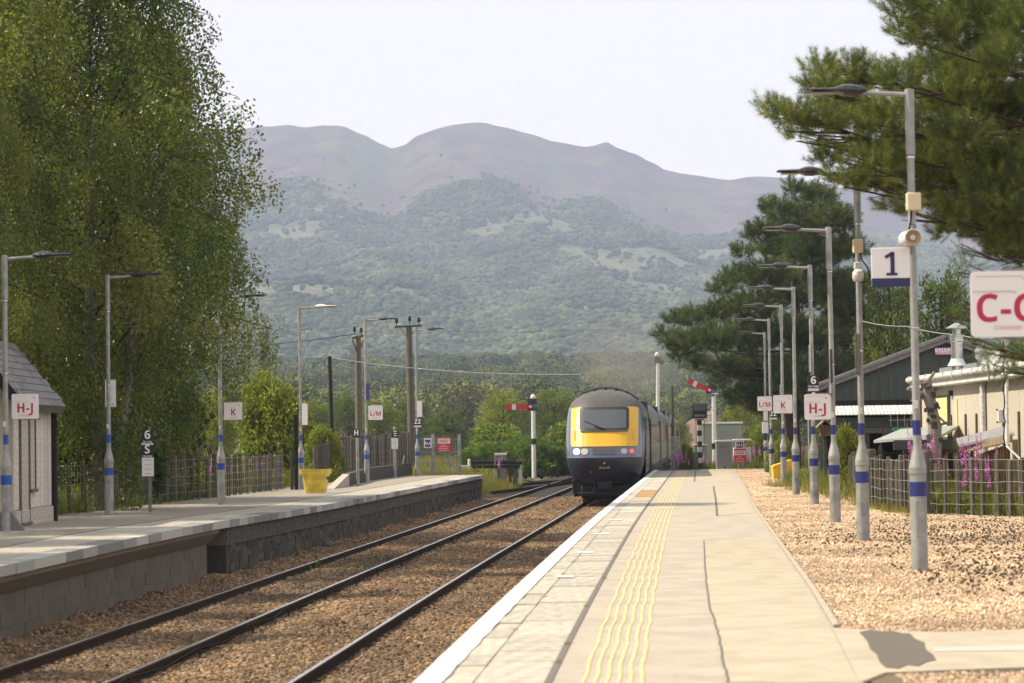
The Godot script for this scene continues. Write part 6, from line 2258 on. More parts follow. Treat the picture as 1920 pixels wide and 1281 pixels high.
func build_poles_and_wires() -> void:
	var z1 := 130.0
	var k1 := z1 / 5000.0
	var a: Vector3 = Vector3(-7.517, 0.628, -130.000)
	var at: Vector3 = Vector3(-7.463, 7.386, -130.000)
	var t := thing("utility_pole", "shorter brown utility pole with two insulators, left of the L/M lamp post", "utility pole", Vector3(a.x, 0.3, a.z))
	var m := MB.new()
	m.lathe(Transform3D(), [Vector2(0.19, -0.3), Vector2(0.145, at.y - 0.3), Vector2(0, at.y - 0.25)], 12)
	part(t, "pole", m, "wood_pole")
	var cr := MB.new()
	cr.beam(Vector3(-0.22, at.y - 0.42, 0.45), Vector3(0.22, at.y - 0.28, -0.45), 0.09, 0.11)
	for s in [-1, 1]:
		cr.beam(Vector3(s * 0.24, at.y - 0.5, s * -0.3), Vector3(s * 0.06, at.y - 1.1, 0.1), 0.05, 0.05)
	part(t, "bracket", cr, "wood_grey2")
	insulator(t, Vector3(-0.14, at.y - 0.1, 0.25))
	insulator(t, Vector3(0.15, at.y - 0.12, -0.25))
	var b: Vector3 = Vector3(-4.807, 0.634, -127.000)
	var bt: Vector3 = Vector3(-4.921, 7.695, -127.000)
	var t2 := thing("utility_pole", "taller brown utility pole with a crossarm, struts and three insulators", "utility pole", Vector3(b.x, 0.3, b.z))
	var m2 := MB.new()
	m2.tube([Vector3(0, -0.3, 0), Vector3(bt.x - b.x, bt.y - 0.3, 0)], [0.20, 0.15], 12)
	part(t2, "pole", m2, "wood_pole")
	var x0 := bt.x - b.x
	var y0 := bt.y - 0.3
	var c2 := MB.new()
	c2.beam(Vector3(x0 - 0.66, y0 - 0.03, 0.15), Vector3(x0 + 0.64, y0 + 0.02, 0.15), 0.09, 0.09)
	part(t2, "crossarm", c2, "wood_grey2")
	for s in [-1, 1]:
		var q := MB.new()
		q.beam(Vector3(x0 + s * 0.42, y0 - 0.05, 0.15), Vector3(x0 + s * 0.1, y0 - 0.5, 0.15), 0.05, 0.05)
		part(t2, "strut", q, "galv_dark")
	insulator(t2, Vector3(x0 - 0.56, y0 + 0.15, 0.15))
	insulator(t2, Vector3(x0 + 0.06, y0 + 0.25, 0.0))
	insulator(t2, Vector3(x0 + 0.50, y0 + 0.18, 0.15))
	var d: Vector3 = Vector3(-7.032, 0.997, -104.000)
	var dt: Vector3 = Vector3(-7.124, 5.613, -104.000)
	var t3 := thing("utility_pole", "thin black utility pole with a cable loop at its top", "utility pole", Vector3(d.x, 0.3, d.z))
	var m3 := MB.new()
	m3.tube([Vector3(0, -0.3, 0), Vector3(dt.x - d.x, dt.y - 0.3, 0)], [0.10, 0.075], 10)
	part(t3, "pole", m3, "wood_dark")
	var lp3 := MB.new()
	var lpts := []
	for i in 9:
		var an := PI * 0.5 + PI * i / 8.0
		lpts.append(Vector3(dt.x - d.x + 0.17 * cos(an) - 0.03, dt.y - 0.55 + 0.19 * sin(an), 0.03))
	lp3.tube(lpts, [0.012], 5)
	part(t3, "cable_loop", lp3, "cable")
	# wires
	var w := [
		["overhead wire sagging from the shorter utility pole towards the birches", [Vector3(-7.592, 7.491, -130.000), Vector3(-12.282, 6.482, -118.000), Vector3(-14.127, 5.906, -112.000)], 0.05, 0.013, "cable"],
		["upper overhead wire from the taller utility pole towards the birches", [Vector3(-5.426, 7.982, -127.000), Vector3(-9.759, 7.411, -122.000), Vector3(-13.222, 6.968, -118.000)], 0.1, 0.009, "galv_dark"],
		["upper overhead wire running right from the taller pole across the hills", [Vector3(-4.383, 8.044, -127.000), Vector3(1.097, 8.319, -135.000), Vector3(8.727, 9.022, -150.000)], 0.1, 0.008, "galv"],
		["lower overhead wire running right from the poles across the hills", [Vector3(-7.382, 7.593, -130.000), Vector3(-3.401, 7.629, -131.000), Vector3(3.931, 7.938, -140.000), Vector3(11.493, 8.805, -155.000)], 0.1, 0.010, "galv_dark"],
		["pale service cable drooping from the thin black pole behind the train", [Vector3(-7.042, 5.550, -104.000), Vector3(-5.018, 5.687, -125.000), Vector3(-1.225, 5.947, -150.000), Vector3(4.649, 6.499, -180.000)], 0.03, 0.018, "paint_white"],
		["overhead wire before the dark trees above the shed roof", [Vector3(11.021, 5.871, -84.000), Vector3(12.151, 5.605, -82.000), Vector3(13.450, 5.248, -80.000), Vector3(14.228, 5.104, -79.000)], 0.05, 0.012, "galv"],
	]
	for q in w:
		var wt := thing("overhead_wire", q[0], "wire")
		var pts := []
		for i in q[1].size() - 1:
			pts.append_array(sag(q[1][i], q[1][i + 1], q[2]))
		var mb := MB.new()
		mb.tube(pts, [q[3]], 5)
		part(wt, "strand", mb, q[4])


# ---------------------------------------------------------------- trees and plants

func rv(r: RandomNumberGenerator) -> Vector3:
	var z := r.randf_range(-1, 1)
	var a := r.randf() * TAU
	var q := sqrt(1 - z * z)
	return Vector3(q * cos(a), z, q * sin(a))


func leaf(mb: MB, at: Vector3, dir: Vector3, face_: Vector3, l: float, w: float) -> void:
	var s := dir.cross(face_)
	if s.length() < 0.01:
		s = dir.cross(Vector3.RIGHT)
	s = s.normalized() * w * 0.5
	var n := s.cross(dir).normalized()
	if n.y < 0:
		n = -n
	var b := at + dir * l * 0.45
	mb.tri(at, b + s, at + dir * l, n, n, n)
	mb.tri(at, at + dir * l, b - s, n, n, n)


# a hanging birch twig with its leaves
func birch_spray(r: RandomNumberGenerator, tint: Color) -> MB:
	var mb := MB.new()
	for i in 22:
		mb.col = tint * r.randf_range(0.7, 1.3)
		var f := r.randf()
		var p := Vector3(0.12 * f, -0.62 * f, 0) + rv(r) * 0.13
		leaf(mb, p, (Vector3.DOWN * 0.7 + rv(r)).normalized(), rv(r), r.randf_range(0.06, 0.09), r.randf_range(0.045, 0.065))
	return mb


# a bushy leaf clump
func leaf_clump(r: RandomNumberGenerator, tint: Color, n: int, size: float, spread: float) -> MB:
	var mb := MB.new()
	for i in n:
		mb.col = tint * r.randf_range(0.7, 1.3)
		var d := rv(r)
		leaf(mb, d * spread * r.randf_range(0.3, 1.0), (d * 0.6 + rv(r)).normalized(), rv(r), size * r.randf_range(0.7, 1.2), size * r.randf_range(0.5, 0.8))
	return mb


# a conifer shoot pointing up its own y axis
func shoot(r: RandomNumberGenerator, tint: Color, n: int, len: float, needle: float, w: float, flat := 0.0) -> MB:
	var mb := MB.new()
	for i in n:
		mb.col = tint * r.randf_range(0.65, 1.35)
		var f := float(i) / n
		var a := i * 2.4
		var out := Vector3(cos(a), 0, sin(a) * (1.0 - flat))
		var d := (out + Vector3.UP * lerpf(0.35, 1.1, f)).normalized()
		var p := Vector3.UP * len * f
		var s := d.cross(rv(r)).normalized() * w * 0.5
		var k := s.cross(d).normalized()
		mb.tri(p - s, p + s, p + d * needle, k, k, k)
	return mb


func aim(dir: Vector3, r: RandomNumberGenerator) -> Basis:
	var y := dir.normalized()
	var x := y.cross(rv(r)).normalized()
	return Basis(x, y, x.cross(y))


func lookup(tab: Array, h: float) -> float:
	for i in tab.size() - 1:
		if h < tab[i + 1].x:
			return lerpf(tab[i].y, tab[i + 1].y, clampf((h - tab[i].x) / (tab[i + 1].x - tab[i].x), 0, 1))
	return 0.0


const BIRCH = [Vector2(1.0, 0.9), Vector2(2.1, 1.8), Vector2(3.05, 2.4), Vector2(3.65, 3.0), Vector2(4.7, 3.75), Vector2(5.6, 4.2), Vector2(7.7, 4.2), Vector2(9.0, 3.9), Vector2(10.2, 3.2), Vector2(11.2, 2.7), Vector2(13.2, 1.6), Vector2(14.6, 0.3)]


func birch(called: String, label: String, at: Vector3, sd: int, sprays: Array, branches := 120) -> Node3D:
	var r := RandomNumberGenerator.new()
	r.seed = sd
	var t := thing(called, label, "birch tree", at, "birch trees behind the left-hand platform")
	var tr := MB.new()
	var bend := Vector3(r.randf_range(-0.5, 0.5), 0, r.randf_range(-0.4, 0.4))
	var spine := []
	for i in 9:
		var f := i / 8.0
		spine.append(Vector3(0, 14.0 * f - 0.3, 0) + bend * sin(f * PI) + Vector3(0.1 * sin(i * 2.0), 0, 0))
	tr.tube(spine, [0.20, 0.17, 0.15, 0.13, 0.11, 0.08, 0.06, 0.04, 0.015], 10)
	var s2 := []
	for i in 6:
		var f := i / 5.0
		s2.append(Vector3(0.15 + 1.3 * f, 8.0 * f - 0.2, 0.3 * f))
	tr.tube(s2, [0.12, 0.10, 0.085, 0.07, 0.05, 0.02], 8)
	part(t, "trunk", tr, "birch_bark")
	var sc := MB.new()
	for i in 40:
		var f := r.randf() * 0.5
		var k := int(f * 8)
		var p: Vector3 = (spine[k] as Vector3).lerp(spine[k + 1], f * 8 - k)
		var rad := lerpf(0.19, 0.11, f * 2)
		sc.box(Transform3D(Basis(UP, r.randf() * TAU), p) * Transform3D(Basis(), Vector3(0, 0, rad - 0.012)), Vector3(r.randf_range(0.06, 0.2), r.randf_range(0.02, 0.10), 0.03), 0.008)
	part(t, "bark_scars", sc, "birch_dark")
	var lm := MB.new()
	var cr := MB.new()
	for i in branches:
		var h := lerpf(1.6, 14.0, pow((i + r.randf()) / branches, 0.82))
		var rad := lookup(BIRCH, h) * r.randf_range(0.55, 1.06)
		var az := i * 2.39996 + r.randf_range(-0.3, 0.3)
		var out := Vector3(cos(az), 0, sin(az))
		var f0: float = clampf((h - 1.0) / 14.0, 0.05, 0.99)
		var k: int = mini(int(f0 * 8), 7)
		var a: Vector3 = (spine[k] as Vector3).lerp(spine[k + 1], f0 * 8 - k)
		var mid := Vector3(a.x, h + 0.25, a.z) + out * rad * 0.55
		var b := Vector3(0, h, 0) + out * rad - UP * 0.25
		if i % 2 == 0:
			lm.tube([a, mid, b], [0.035, 0.022, 0.006], 5, false)
		var n := 32 + int(rad * 12.0)
		var kind := r.randi() % sprays.size()
		for j in n:
			var f := pow(r.randf(), 0.6)
			var p := a.lerp(mid, f * 2) if f < 0.5 else mid.lerp(b, f * 2 - 1)
			p += rv(r) * Vector3(0.30, 0.22, 0.30) - UP * r.randf_range(0.0, 0.9)
			if at.x + p.x > -7.7 and p.y < 3.4:
				continue
			var sp: MB = sprays[kind if r.randf() < 0.7 else r.randi() % sprays.size()]
			cr.add(sp, Transform3D(Basis(UP, r.randf() * TAU) * Basis(Vector3.RIGHT, r.randf_range(-0.4, 0.4)) * Basis().scaled(Vector3.ONE * r.randf_range(0.8, 1.25)), p))
	part(t, "limbs", lm, "bark")
	part(t, "crown", cr, "birch_leaf").set_meta("kind", "stuff")
	return t


# a conifer built of clumps of shoots carried by limbs
func pine(called: String, label: String, cat: String, foot: Vector3, top: float, lean: Vector3, clumps: Array, shoots: Array, dense: float, size: float, sd: int, droop := 0.0) -> Node3D:
	var r := RandomNumberGenerator.new()
	r.seed = sd
	var t := thing(called, label, cat, foot)
	var tr := MB.new()
	var spine := []
	for i in 9:
		var f := i / 8.0
		spine.append(Vector3(0, top * f, 0) + lean * f * f + Vector3(0.12 * sin(i * 1.7), 0, 0.1 * cos(i * 2.1)) * minf(1.0, f * 3))
	var w := 0.028 * top + 0.05
	tr.tube(spine, [w, w * 0.85, w * 0.78, w * 0.7, w * 0.6, w * 0.5, w * 0.38, w * 0.22, 0.02], 10)
	part(t, "trunk", tr, "pine_bark")
	var lm := MB.new()
	var cr := MB.new()
	for q in clumps:
		var c: Vector3 = q[0] - foot
		var rad: float = q[1]
		var hh := clampf(c.y / top - 0.05, 0.05, 0.98)
		var k: int = mini(int(hh * 8), 7)
		var a: Vector3 = (spine[k] as Vector3).lerp(spine[k + 1], hh * 8 - k)
		var mid := a.lerp(c, 0.55) + Vector3(0, -0.12 * a.distance_to(c) * 0.4, 0)
		var lr := 0.008 + 0.008 * a.distance_to(c) * 0.4 + rad * 0.01
		if r.randf() < 0.55:
			lm.tube([a, mid, c - UP * rad * 0.3], [lr * 1.6, lr, lr * 0.4], 6, false)
		for j in 4:
			var e := c + rv(r) * rad * 0.8
			lm.tube([mid.lerp(c, 0.7), e], [lr * 0.5, 0.004], 4, false)
		var n := int(dense * rad * rad / (size * size))
		for j in n:
			var d := rv(r)
			d.y = d.y * 0.8 + 0.12
			var p := c + d * Vector3(rad, rad * 0.72, rad) * pow(r.randf(), 0.45)
			var dir := (d + UP * (0.75 - droop) + rv(r) * 0.5).normalized()
			var sp: MB = shoots[r.randi() % shoots.size()]
			cr.add(sp, Transform3D(aim(dir, r).scaled(Vector3.ONE * size * r.randf_range(0.75, 1.25)), p))
	part(t, "limbs", lm, "pine_bark")
	part(t, "crown", cr, "needle").set_meta("kind", "stuff")
	return t


func spot(x: float, y: float, r: float, z: float) -> Array:
	# a clump where the limbs reach: x and y are bearings from the camera in 1/5000ths, z its distance
	var roll := deg_to_rad(0.8)
	var px := x - 960.0
	var py := 640.5 - y
	var cx := px * cos(roll) + py * sin(roll)
	var cy := -px * sin(roll) + py * cos(roll)
	var pit := deg_to_rad(2.03)
	var d := Vector3(cx / 5000.0, cy / 5000.0 * cos(pit) + sin(pit), cy / 5000.0 * sin(pit) - cos(pit))
	return [Vector3(0, 2.4, 0) + d * (z / -d.z), r * z / 5000.0]


func build_near_trees() -> void:
	var r := RandomNumberGenerator.new()
	r.seed = 101
	var bs := []
	for i in 8:
		var tint: Color = [Color(0.19, 0.195, 0.037), Color(0.145, 0.16, 0.03), Color(0.26, 0.245, 0.048), Color(0.105, 0.125, 0.025)][i % 4]
		bs.append(birch_spray(r, tint))
	var b1 := birch("birch_tree", "largest birch, its crown reaching farthest over the left-hand platform", Vector3(-9.0, 0.8, -58.0), 1, bs, 105)
	var b2 := birch("birch_tree", "birch nearest the white hut, rising behind its roof", Vector3(-11.9, 0.8, -54.0), 2, bs, 95)
	copy(b1, "birch_tree", "smaller birch behind the largest one, its trunk between the poster lamp and the six board", Vector3(-9.2, 0.7, -68.0), 2.1, Vector3(0.78, 0.92, 0.78), "birch trees behind the left-hand platform")
	copy(b2, "birch_tree", "birch at the picture's left edge, sunlit and yellowish", Vector3(-10.6, 0.7, -49.5), 1.2, Vector3(0.52, 0.78, 0.52), "birch trees behind the left-hand platform")
	copy(b2, "birch_tree", "tall birch at the back of the birch group, only its upper crown showing", Vector3(-13.2, 0.7, -66.0), 4.0, Vector3(1.0, 1.08, 1.0), "birch trees behind the left-hand platform")
	for i in 4:
		copy(b1 if i % 2 else b2, "birch_tree", ["young birch left of the near platform wall, farthest from the hut", "young birch left of the hut, second from it", "young birch directly left of the hut", "young birch at the track's left side before the near platform"][i], Vector3([-12.4, -12.0, -11.6, -12.6][i], 0.7, [-34.5, -39.0, -43.2, -29.5][i]), 0.7 + i * 1.9, Vector3(0.56, 0.68, 0.56) * [1.0, 0.9, 1.0, 0.85][i], "birch trees behind the left-hand platform")
	# pines on the right
	var sh := []
	for i in 6:
		sh.append(shoot(r, [Color(0.145, 0.165, 0.048), Color(0.10, 0.125, 0.040), Color(0.21, 0.21, 0.055)][i % 3], 44, 0.17, 0.085, 0.0065))
	var cl := []
	for q in [[1640, 345, 34], [1740, 330, 55], [1780, 430, 36], [1830, 380, 62], [1900, 390, 66], [1890, 300, 60], [1800, 260, 55], [1720, 255, 50], [1620, 270, 40], [1820, 160, 55], [1760, 130, 45], [1870, 180, 55], [1930, 330, 60], [1890, 445, 50], [1700, 10, 45], [1760, 20, 60], [1830, 40, 70], [1900, 30, 70], [1740, 70, 50], [1820, 105, 65], [1890, 120, 60], [1960, 60, 90], [1688, 58, 24], [1437, 205, 16], [1465, 215, 24], [1490, 222, 32], [1535, 130, 26], [1545, 165, 38], [1575, 185, 45], [1600, 135, 34], [1640, 150, 42], [1690, 150, 42], [1540, 235, 42], [1600, 220, 55], [1660, 230, 55], [1730, 200, 58], [1790, 190, 58], [1850, 215, 68], [1910, 230, 70], [1495, 258, 20], [1555, 295, 36], [1585, 340, 32], [1640, 305, 46], [1700, 300, 52], [1760, 290, 58], [1625, 350, 24], [1700, 355, 38], [1760, 365, 50], [1820, 320, 68], [1880, 340, 70], [1668, 392, 18], [1705, 395, 26], [1800, 405, 42], [1850, 425, 50], [1910, 430, 60], [1880, 470, 34], [1930, 485, 40], [1970, 300, 70], [2000, 420, 60], [1990, 180, 60], [2040, 80, 60], [1900, -50, 60], [1790, -50, 60]]:
		cl.append(spot(q[0], q[1], q[2] * 1.12, r.randf_range(32.0, 36.0)))
	pine("pine_tree", "large near pine leaning over the first lamp posts from the right", "pine tree", Vector3(8.6, 0.8, -35.0), 9.6, Vector3(0.3, 0, 0), cl, sh, 1050.0, 0.93, 5)
	var sp := []
	for i in 4:
		sp.append(shoot(r, [Color(0.10, 0.12, 0.028), Color(0.075, 0.105, 0.03)][i % 2], 30, 0.22, 0.05, 0.006, 0.5))
	var cs := []
	for q in [[1800, 470, 18], [1812, 505, 20], [1822, 530, 20], [1800, 572, 14], [1782, 590, 10], [1826, 590, 24], [1822, 640, 14], [1850, 655, 22], [1885, 655, 32], [1915, 640, 38], [1870, 690, 14], [1905, 690, 22], [1935, 560, 45], [1960, 650, 40], [2000, 500, 40], [1870, 560, 30]]:
		cs.append(spot(q[0], q[1], q[2], r.randf_range(25.0, 27.5)))
	pine("spruce_tree", "light green spruce with drooping twigs around the C-G sign", "spruce tree", Vector3(7.4, 0.8, -27.0), 7.5, Vector3.ZERO, cs, sp, 1100.0, 0.75, 6, 1.1)
	var tf := []
	for i in 6:
		tf.append(shoot(r, [Color(0.085, 0.108, 0.042), Color(0.065, 0.085, 0.035), Color(0.125, 0.142, 0.048)][i % 3], 34, 0.34, 0.19, 0.022))
	var cf := []
	for q in [[1490, 355, 20], [1530, 375, 36], [1455, 395, 28], [1490, 420, 48], [1560, 420, 48], [1425, 440, 30], [1470, 470, 48], [1530, 480, 58], [1595, 470, 36], [1395, 478, 18], [1440, 520, 48], [1385, 525, 30], [1500, 550, 58], [1560, 550, 58], [1355, 545, 22], [1410, 580, 46], [1350, 588, 30], [1300, 602, 30], [1268, 602, 20], [1250, 632, 18], [1290, 650, 36], [1340, 640, 42], [1400, 640, 52], [1460, 630, 56], [1530, 640, 58], [1275, 672, 16], [1310, 688, 22], [1370, 698, 36], [1430, 700, 52], [1500, 710, 58], [1560, 700, 52], [1395, 748, 32], [1450, 760, 46], [1510, 770, 46], [1345, 720, 15], [1590, 600, 45], [1600, 660, 45], [1590, 540, 40]]:
		cf.append(spot(q[0], q[1], q[2], r.randf_range(102.0, 111.0)))
	pine("pine_tree", "tall dark far pine behind the row of lamp posts", "pine tree", Vector3(11.2, 0.5, -107.0), 10.4, Vector3(0.4, 0, 0), cf, tf, 260.0, 1.0, 8)


# a broadleaf tree ten metres high and about seven wide
func broadleaf(called: String, sd: int, tint: Color, leaf_size: float, count: int, low: float, m := "leaf") -> Node3D:
	var r := RandomNumberGenerator.new()
	r.seed = sd
	var t := thing(called, "", "tree")
	var cl := []
	for i in 6:
		cl.append(leaf_clump(r, tint * [0.8, 1.0, 1.2][i % 3], 16, leaf_size, leaf_size * 2.2))
	var tr := MB.new()
	tr.tube([Vector3(0, -0.5, 0), Vector3(0.1, 3, 0.1), Vector3(-0.1, 6, 0), Vector3(0, 9, 0.1)], [0.28, 0.2, 0.13, 0.03], 8)
	part(t, "trunk", tr, "bark")
	var cr := MB.new()
	var lm := MB.new()
	var lobes := []
	for i in 22:
		var h := lerpf(low, 9.0, (i + 0.5) / 22.0)
		var w := 3.3 * sqrt(maxf(0.05, 1.0 - pow((h - lerpf(low, 9.0, 0.42)) / ((9.6 - low) * 0.62), 2.0)))
		var az := i * 2.39996
		var rad := r.randf_range(0.85, 1.5) * clampf(w / 2.6, 0.5, 1.0)
		var c := Vector3(cos(az), 0, sin(az)) * maxf(0.0, w - rad * 0.8) * r.randf_range(0.6, 1.0) + UP * h
		lobes.append([c, rad])
		lm.tube([Vector3(0, h * 0.6, 0), c * Vector3(0.6, 0.9, 0.6), c], [0.08, 0.05, 0.015], 5, false)
	for q in lobes:
		var n := int(count * q[1] * q[1] / 30.0)
		for j in n:
			var d := rv(r)
			d.y = d.y * 0.85 + 0.15
			var p: Vector3 = q[0] + d * q[1] * pow(r.randf(), 0.35)
			var lc: MB = cl[r.randi() % 6]
			cr.add(lc, Transform3D(Basis(aim(rv(r), r)).scaled(Vector3.ONE * r.randf_range(0.75, 1.25)), p))
	part(t, "limbs", lm, "bark")
	part(t, "crown", cr, m).set_meta("kind", "stuff")
	return t


# a round bush of leaves down to the ground, two metres wide and two high
func shrub(called: String, sd: int, tint: Color, leaf_size: float, count: int, m := "leaf", upright := 0.0) -> Node3D:
	var r := RandomNumberGenerator.new()
	r.seed = sd
	var t := thing(called, "", "bush")
	var cl := []
	for i in 6:
		if upright > 0.0:
			cl.append(shoot(r, tint * [0.8, 1.0, 1.2][i % 3], 18, leaf_size * 3.0, leaf_size * 1.6, leaf_size * 0.3))
		else:
			cl.append(leaf_clump(r, tint * [0.8, 1.0, 1.2][i % 3], 14, leaf_size, leaf_size * 2.0))
	var cr := MB.new()
	var st := MB.new()
	for i in 13:
		var az := i * 2.4
		var c := Vector3(cos(az), 0, sin(az)) * 0.62 * sqrt((i + 0.5) / 13.0) + UP * r.randf_range(0.35, 1.45) * (1.0 - 0.25 * (i / 13.0))
		var rad := r.randf_range(0.36, 0.58)
		st.tube([Vector3(0, -0.1, 0), c], [0.03, 0.01], 4, false)
		for j in int(count * rad * rad):
			var d := rv(r)
			var p := c + d * rad * pow(r.randf(), 0.4)
			p.y = absf(p.y)
			var q: MB = cl[r.randi() % 6]
			var bz := aim((d + UP * (1.2 if upright > 0.0 else 0.0)).normalized(), r) if upright > 0.0 else aim(rv(r), r)
			cr.add(q, Transform3D(bz.scaled(Vector3.ONE * r.randf_range(0.75, 1.25)), p))
	part(t, "stems", st, "bark")
	part(t, "foliage", cr, m).set_meta("kind", "stuff")
	return t


func place(o: Node3D, label: String, group: String, x: float, ytop: float, z: float, wide: float, yaw: float, first: bool, nominal_h: float, nominal_w: float, base := -99.0) -> Node3D:
	var p: Vector3 = spot(x, ytop, 0, z)[0]
	var g := ground_height(p.x, z) if base < -90.0 else base
	var h := (p.y - g) / nominal_h
	var w := wide * z / 5000.0 / nominal_w
	var t := o
	if not first:
		t = copy(o, String(o.name).rstrip("_0123456789"), label, Vector3.ZERO, 0, Vector3.ONE, group)
	t.position = Vector3(p.x, g, -z)
	t.rotation.y = yaw
	t.scale = Vector3(w, h, w)
	tag(t, label, "", group)
	return t


func build_far_trees() -> void:
	var a := broadleaf("broadleaf_tree", 41, Color(0.165, 0.185, 0.040), 0.20, 900, 1.6)
	var b := broadleaf("broadleaf_tree", 42, Color(0.115, 0.14, 0.036), 0.20, 900, 1.0)
	var c := broadleaf("broadleaf_tree", 43, Color(0.24, 0.235, 0.036), 0.20, 900, 0.9)
	var wood := "trees of the wood beyond the station"
	var list := [
		[c, "rounded yellow-green tree directly behind the level semaphore arm", 945, 728, 225, 135],
		[a, "bushy green tree between the level semaphore and the train's roof", 1035, 722, 228, 130],
		[b, "dark green tree between the taller utility pole and the yellow-green tree", 838, 762, 215, 110],
		[b, "dark rounded tree directly behind the crossarm utility pole", 772, 737, 225, 105],
		[a, "mid green tree behind the L/M sign of the left-hand platform", 712, 745, 215, 115],
		[b, "dark tree between the thin black pole and the shorter utility pole", 652, 735, 220, 110],
		[a, "green tree behind the thin black utility pole", 598, 742, 230, 110],
		[b, "dark tree behind the bushy tree by the yellow bin", 530, 735, 235, 120],
		[c, "sunlit yellow-green tree behind the left-hand K sign", 392, 728, 150, 150],
		[a, "green tree behind the pale fence, just right of the birches' lowest leaves", 322, 715, 130, 150],
		[a, "broad tree rising directly behind the shed's gable", 1668, 476, 104, 150],
		[b, "dark tree behind the shed roof's right slope", 1765, 490, 108, 190],
		[b, "dark tree behind the shed, left of the second lamp post", 1590, 560, 112, 140],
		[c, "yellow-green tree behind the grey-green hut", 1385, 742, 200, 95],
		[a, "small green tree right of the grey-green hut, below the far pine", 1440, 745, 180, 90],
		[a, "low green tree far beyond the train's tail", 1272, 778, 260, 60],
	]
	var used := {}
	for i in list.size():
		var q: Array = list[i]
		place(q[0], q[1], wood, q[2], q[3], q[4], q[5], i * 1.7, not used.has(q[0]), 9.9, 7.2)
		used[q[0]] = true
	# understorey behind the birches
	var s1 := shrub("bush", 51, Color(0.050, 0.072, 0.020), 0.12, 520)
	var s2 := shrub("bush", 52, Color(0.22, 0.23, 0.040), 0.085, 900)
	var s3 := shrub("bush", 53, Color(0.19, 0.22, 0.045), 0.16, 420)
	var s4 := shrub("broom_bush", 54, Color(0.12, 0.17, 0.03), 0.13, 520, "needle", 1.0)
	var us := [[-30, 600, 74, 230], [90, 560, 76, 210], [200, 600, 78, 220], [290, 650, 82, 200], [160, 700, 66, 150], [255, 760, 64, 110]]
	for i in us.size():
		var q: Array = us[i]
		place(s1, ["dark bush behind the white hut's left side", "tall dark bush directly behind the white hut's roof", "tall dark bush behind the poster lamp post", "dark bush behind the six board, under the birches' right side", "low dark bush between the hut and the poster lamp post", "low dark bush directly behind the six board"][i], "bushes under the birches", q[0], q[1], q[2], q[3], i * 1.1, i == 0, 1.85, 2.2)
	place(s2, "bright yellow-green leafy tree-like bush behind the yellow bin", "", 522, 702, 96, 165, 0.3, true, 1.85, 2.1)
	place(s2, "lower yellow-green bush right of the tree-like bush, behind the fence", "", 600, 800, 93, 90, 1.9, false, 1.85, 2.1)
	place(s2, "yellow-flowered bush growing through the fence by the H-J lamp post", "", 1592, 800, 66, 70, 0.9, false, 1.85, 2.1, 0.8)
	place(s3, "glossy rounded laurel-like bush below the level semaphore arm", "", 940, 792, 170, 115, 0.0, true, 1.8, 2.1, 0.4)
	place(s3, "bright rounded bush right beside the train's left flank", "", 1050, 790, 175, 90, 2.0, false, 1.8, 2.1, 0.4)
	place(s3, "low bush below the glossy bush, behind the buffer stop", "", 905, 826, 158, 80, 4.0, false, 1.8, 2.1, 0.2)
	for i in 5:
		place(s4, ["green broom bush directly behind the buffer stop's right post", "green broom bush around the level semaphore's foot", "green broom bush between the buffer stop and the train", "green broom bush behind the relay box", "low green broom bush beside the mesh gate"][i], "broom bushes by the buffer stop", [985, 1015, 1045, 925, 880][i], [826, 832, 846, 838, 848][i], [150, 148, 152, 154, 146][i], [90, 90, 70, 80, 50][i], i * 1.3, i == 0, 1.75, 2.1, 0.1)
	for i in 4:
		place(s2, ["yellow-green bush behind the banded signal post", "yellow-green bush between the cabinets and the far pine", "small bush under the L/M lamp post's fence", "bushy growth behind the plywood sign"][i], "", [1295, 1418, 1465, 1560][i], [832, 800, 822, 830][i], [128, 122, 100, 82][i], [45, 60, 60, 50][i], i * 2.2, false, 1.85, 2.1, 0.5)
	# the wood that reads as one mass, and the forest on the hillside
	var r := RandomNumberGenerator.new()
	r.seed = 61
	var lob := []
	for k in 3:
		var mb := MB.new()
		var rr := RandomNumberGenerator.new()
		rr.seed = 70 + k
		var lobes := []
		for i in 9:
			lobes.append([Vector3(rr.randf_range(-2.2, 2.2), rr.randf_range(2.2, 7.6), rr.randf_range(-2.2, 2.2)), rr.randf_range(1.5, 2.4)])
		for q in lobes:
			for j in 420:
				var d := rv(rr)
				mb.col = Color.WHITE * rr.randf_range(0.65, 1.35)
				leaf(mb, q[0] + d * q[1] * rr.randf_range(0.75, 1.05), (d * 0.4 + rv(rr)).normalized(), d, 0.42, 0.34)
		lob.append(mb)
	var fw := [[], [], []]
	var ft := [[], [], []]
	for i in 2600:
		var z := 360.0 + 900.0 * pow(r.randf(), 0.75)
		var x := z * r.randf_range(-0.20, 0.21)
		var h := r.randf_range(0.7, 1.35) * (1.0 if z < 700 else 1.25)
		var k := r.randi() % 3
		fw[k].append(Transform3D(Basis(UP, r.randf() * TAU).scaled(Vector3(h * 1.05, h, h * 1.05)), Vector3(x, ground_height(x, z) - 0.5, -z)))
		var g := r.randf()
		ft[k].append(Color(0.085, 0.11, 0.042).lerp(Color(0.19, 0.205, 0.06), g * g) if r.randf() < 0.9 else Color(0.15, 0.15, 0.05))
	for k in 3:
		scatter(self, "distant_wood", lob[k].mesh(M.far_leaf), fw[k], ft[k], "hazy mixed wood at the foot of the hills")
	# conifers at the top of the wood
	var cm := MB.new()
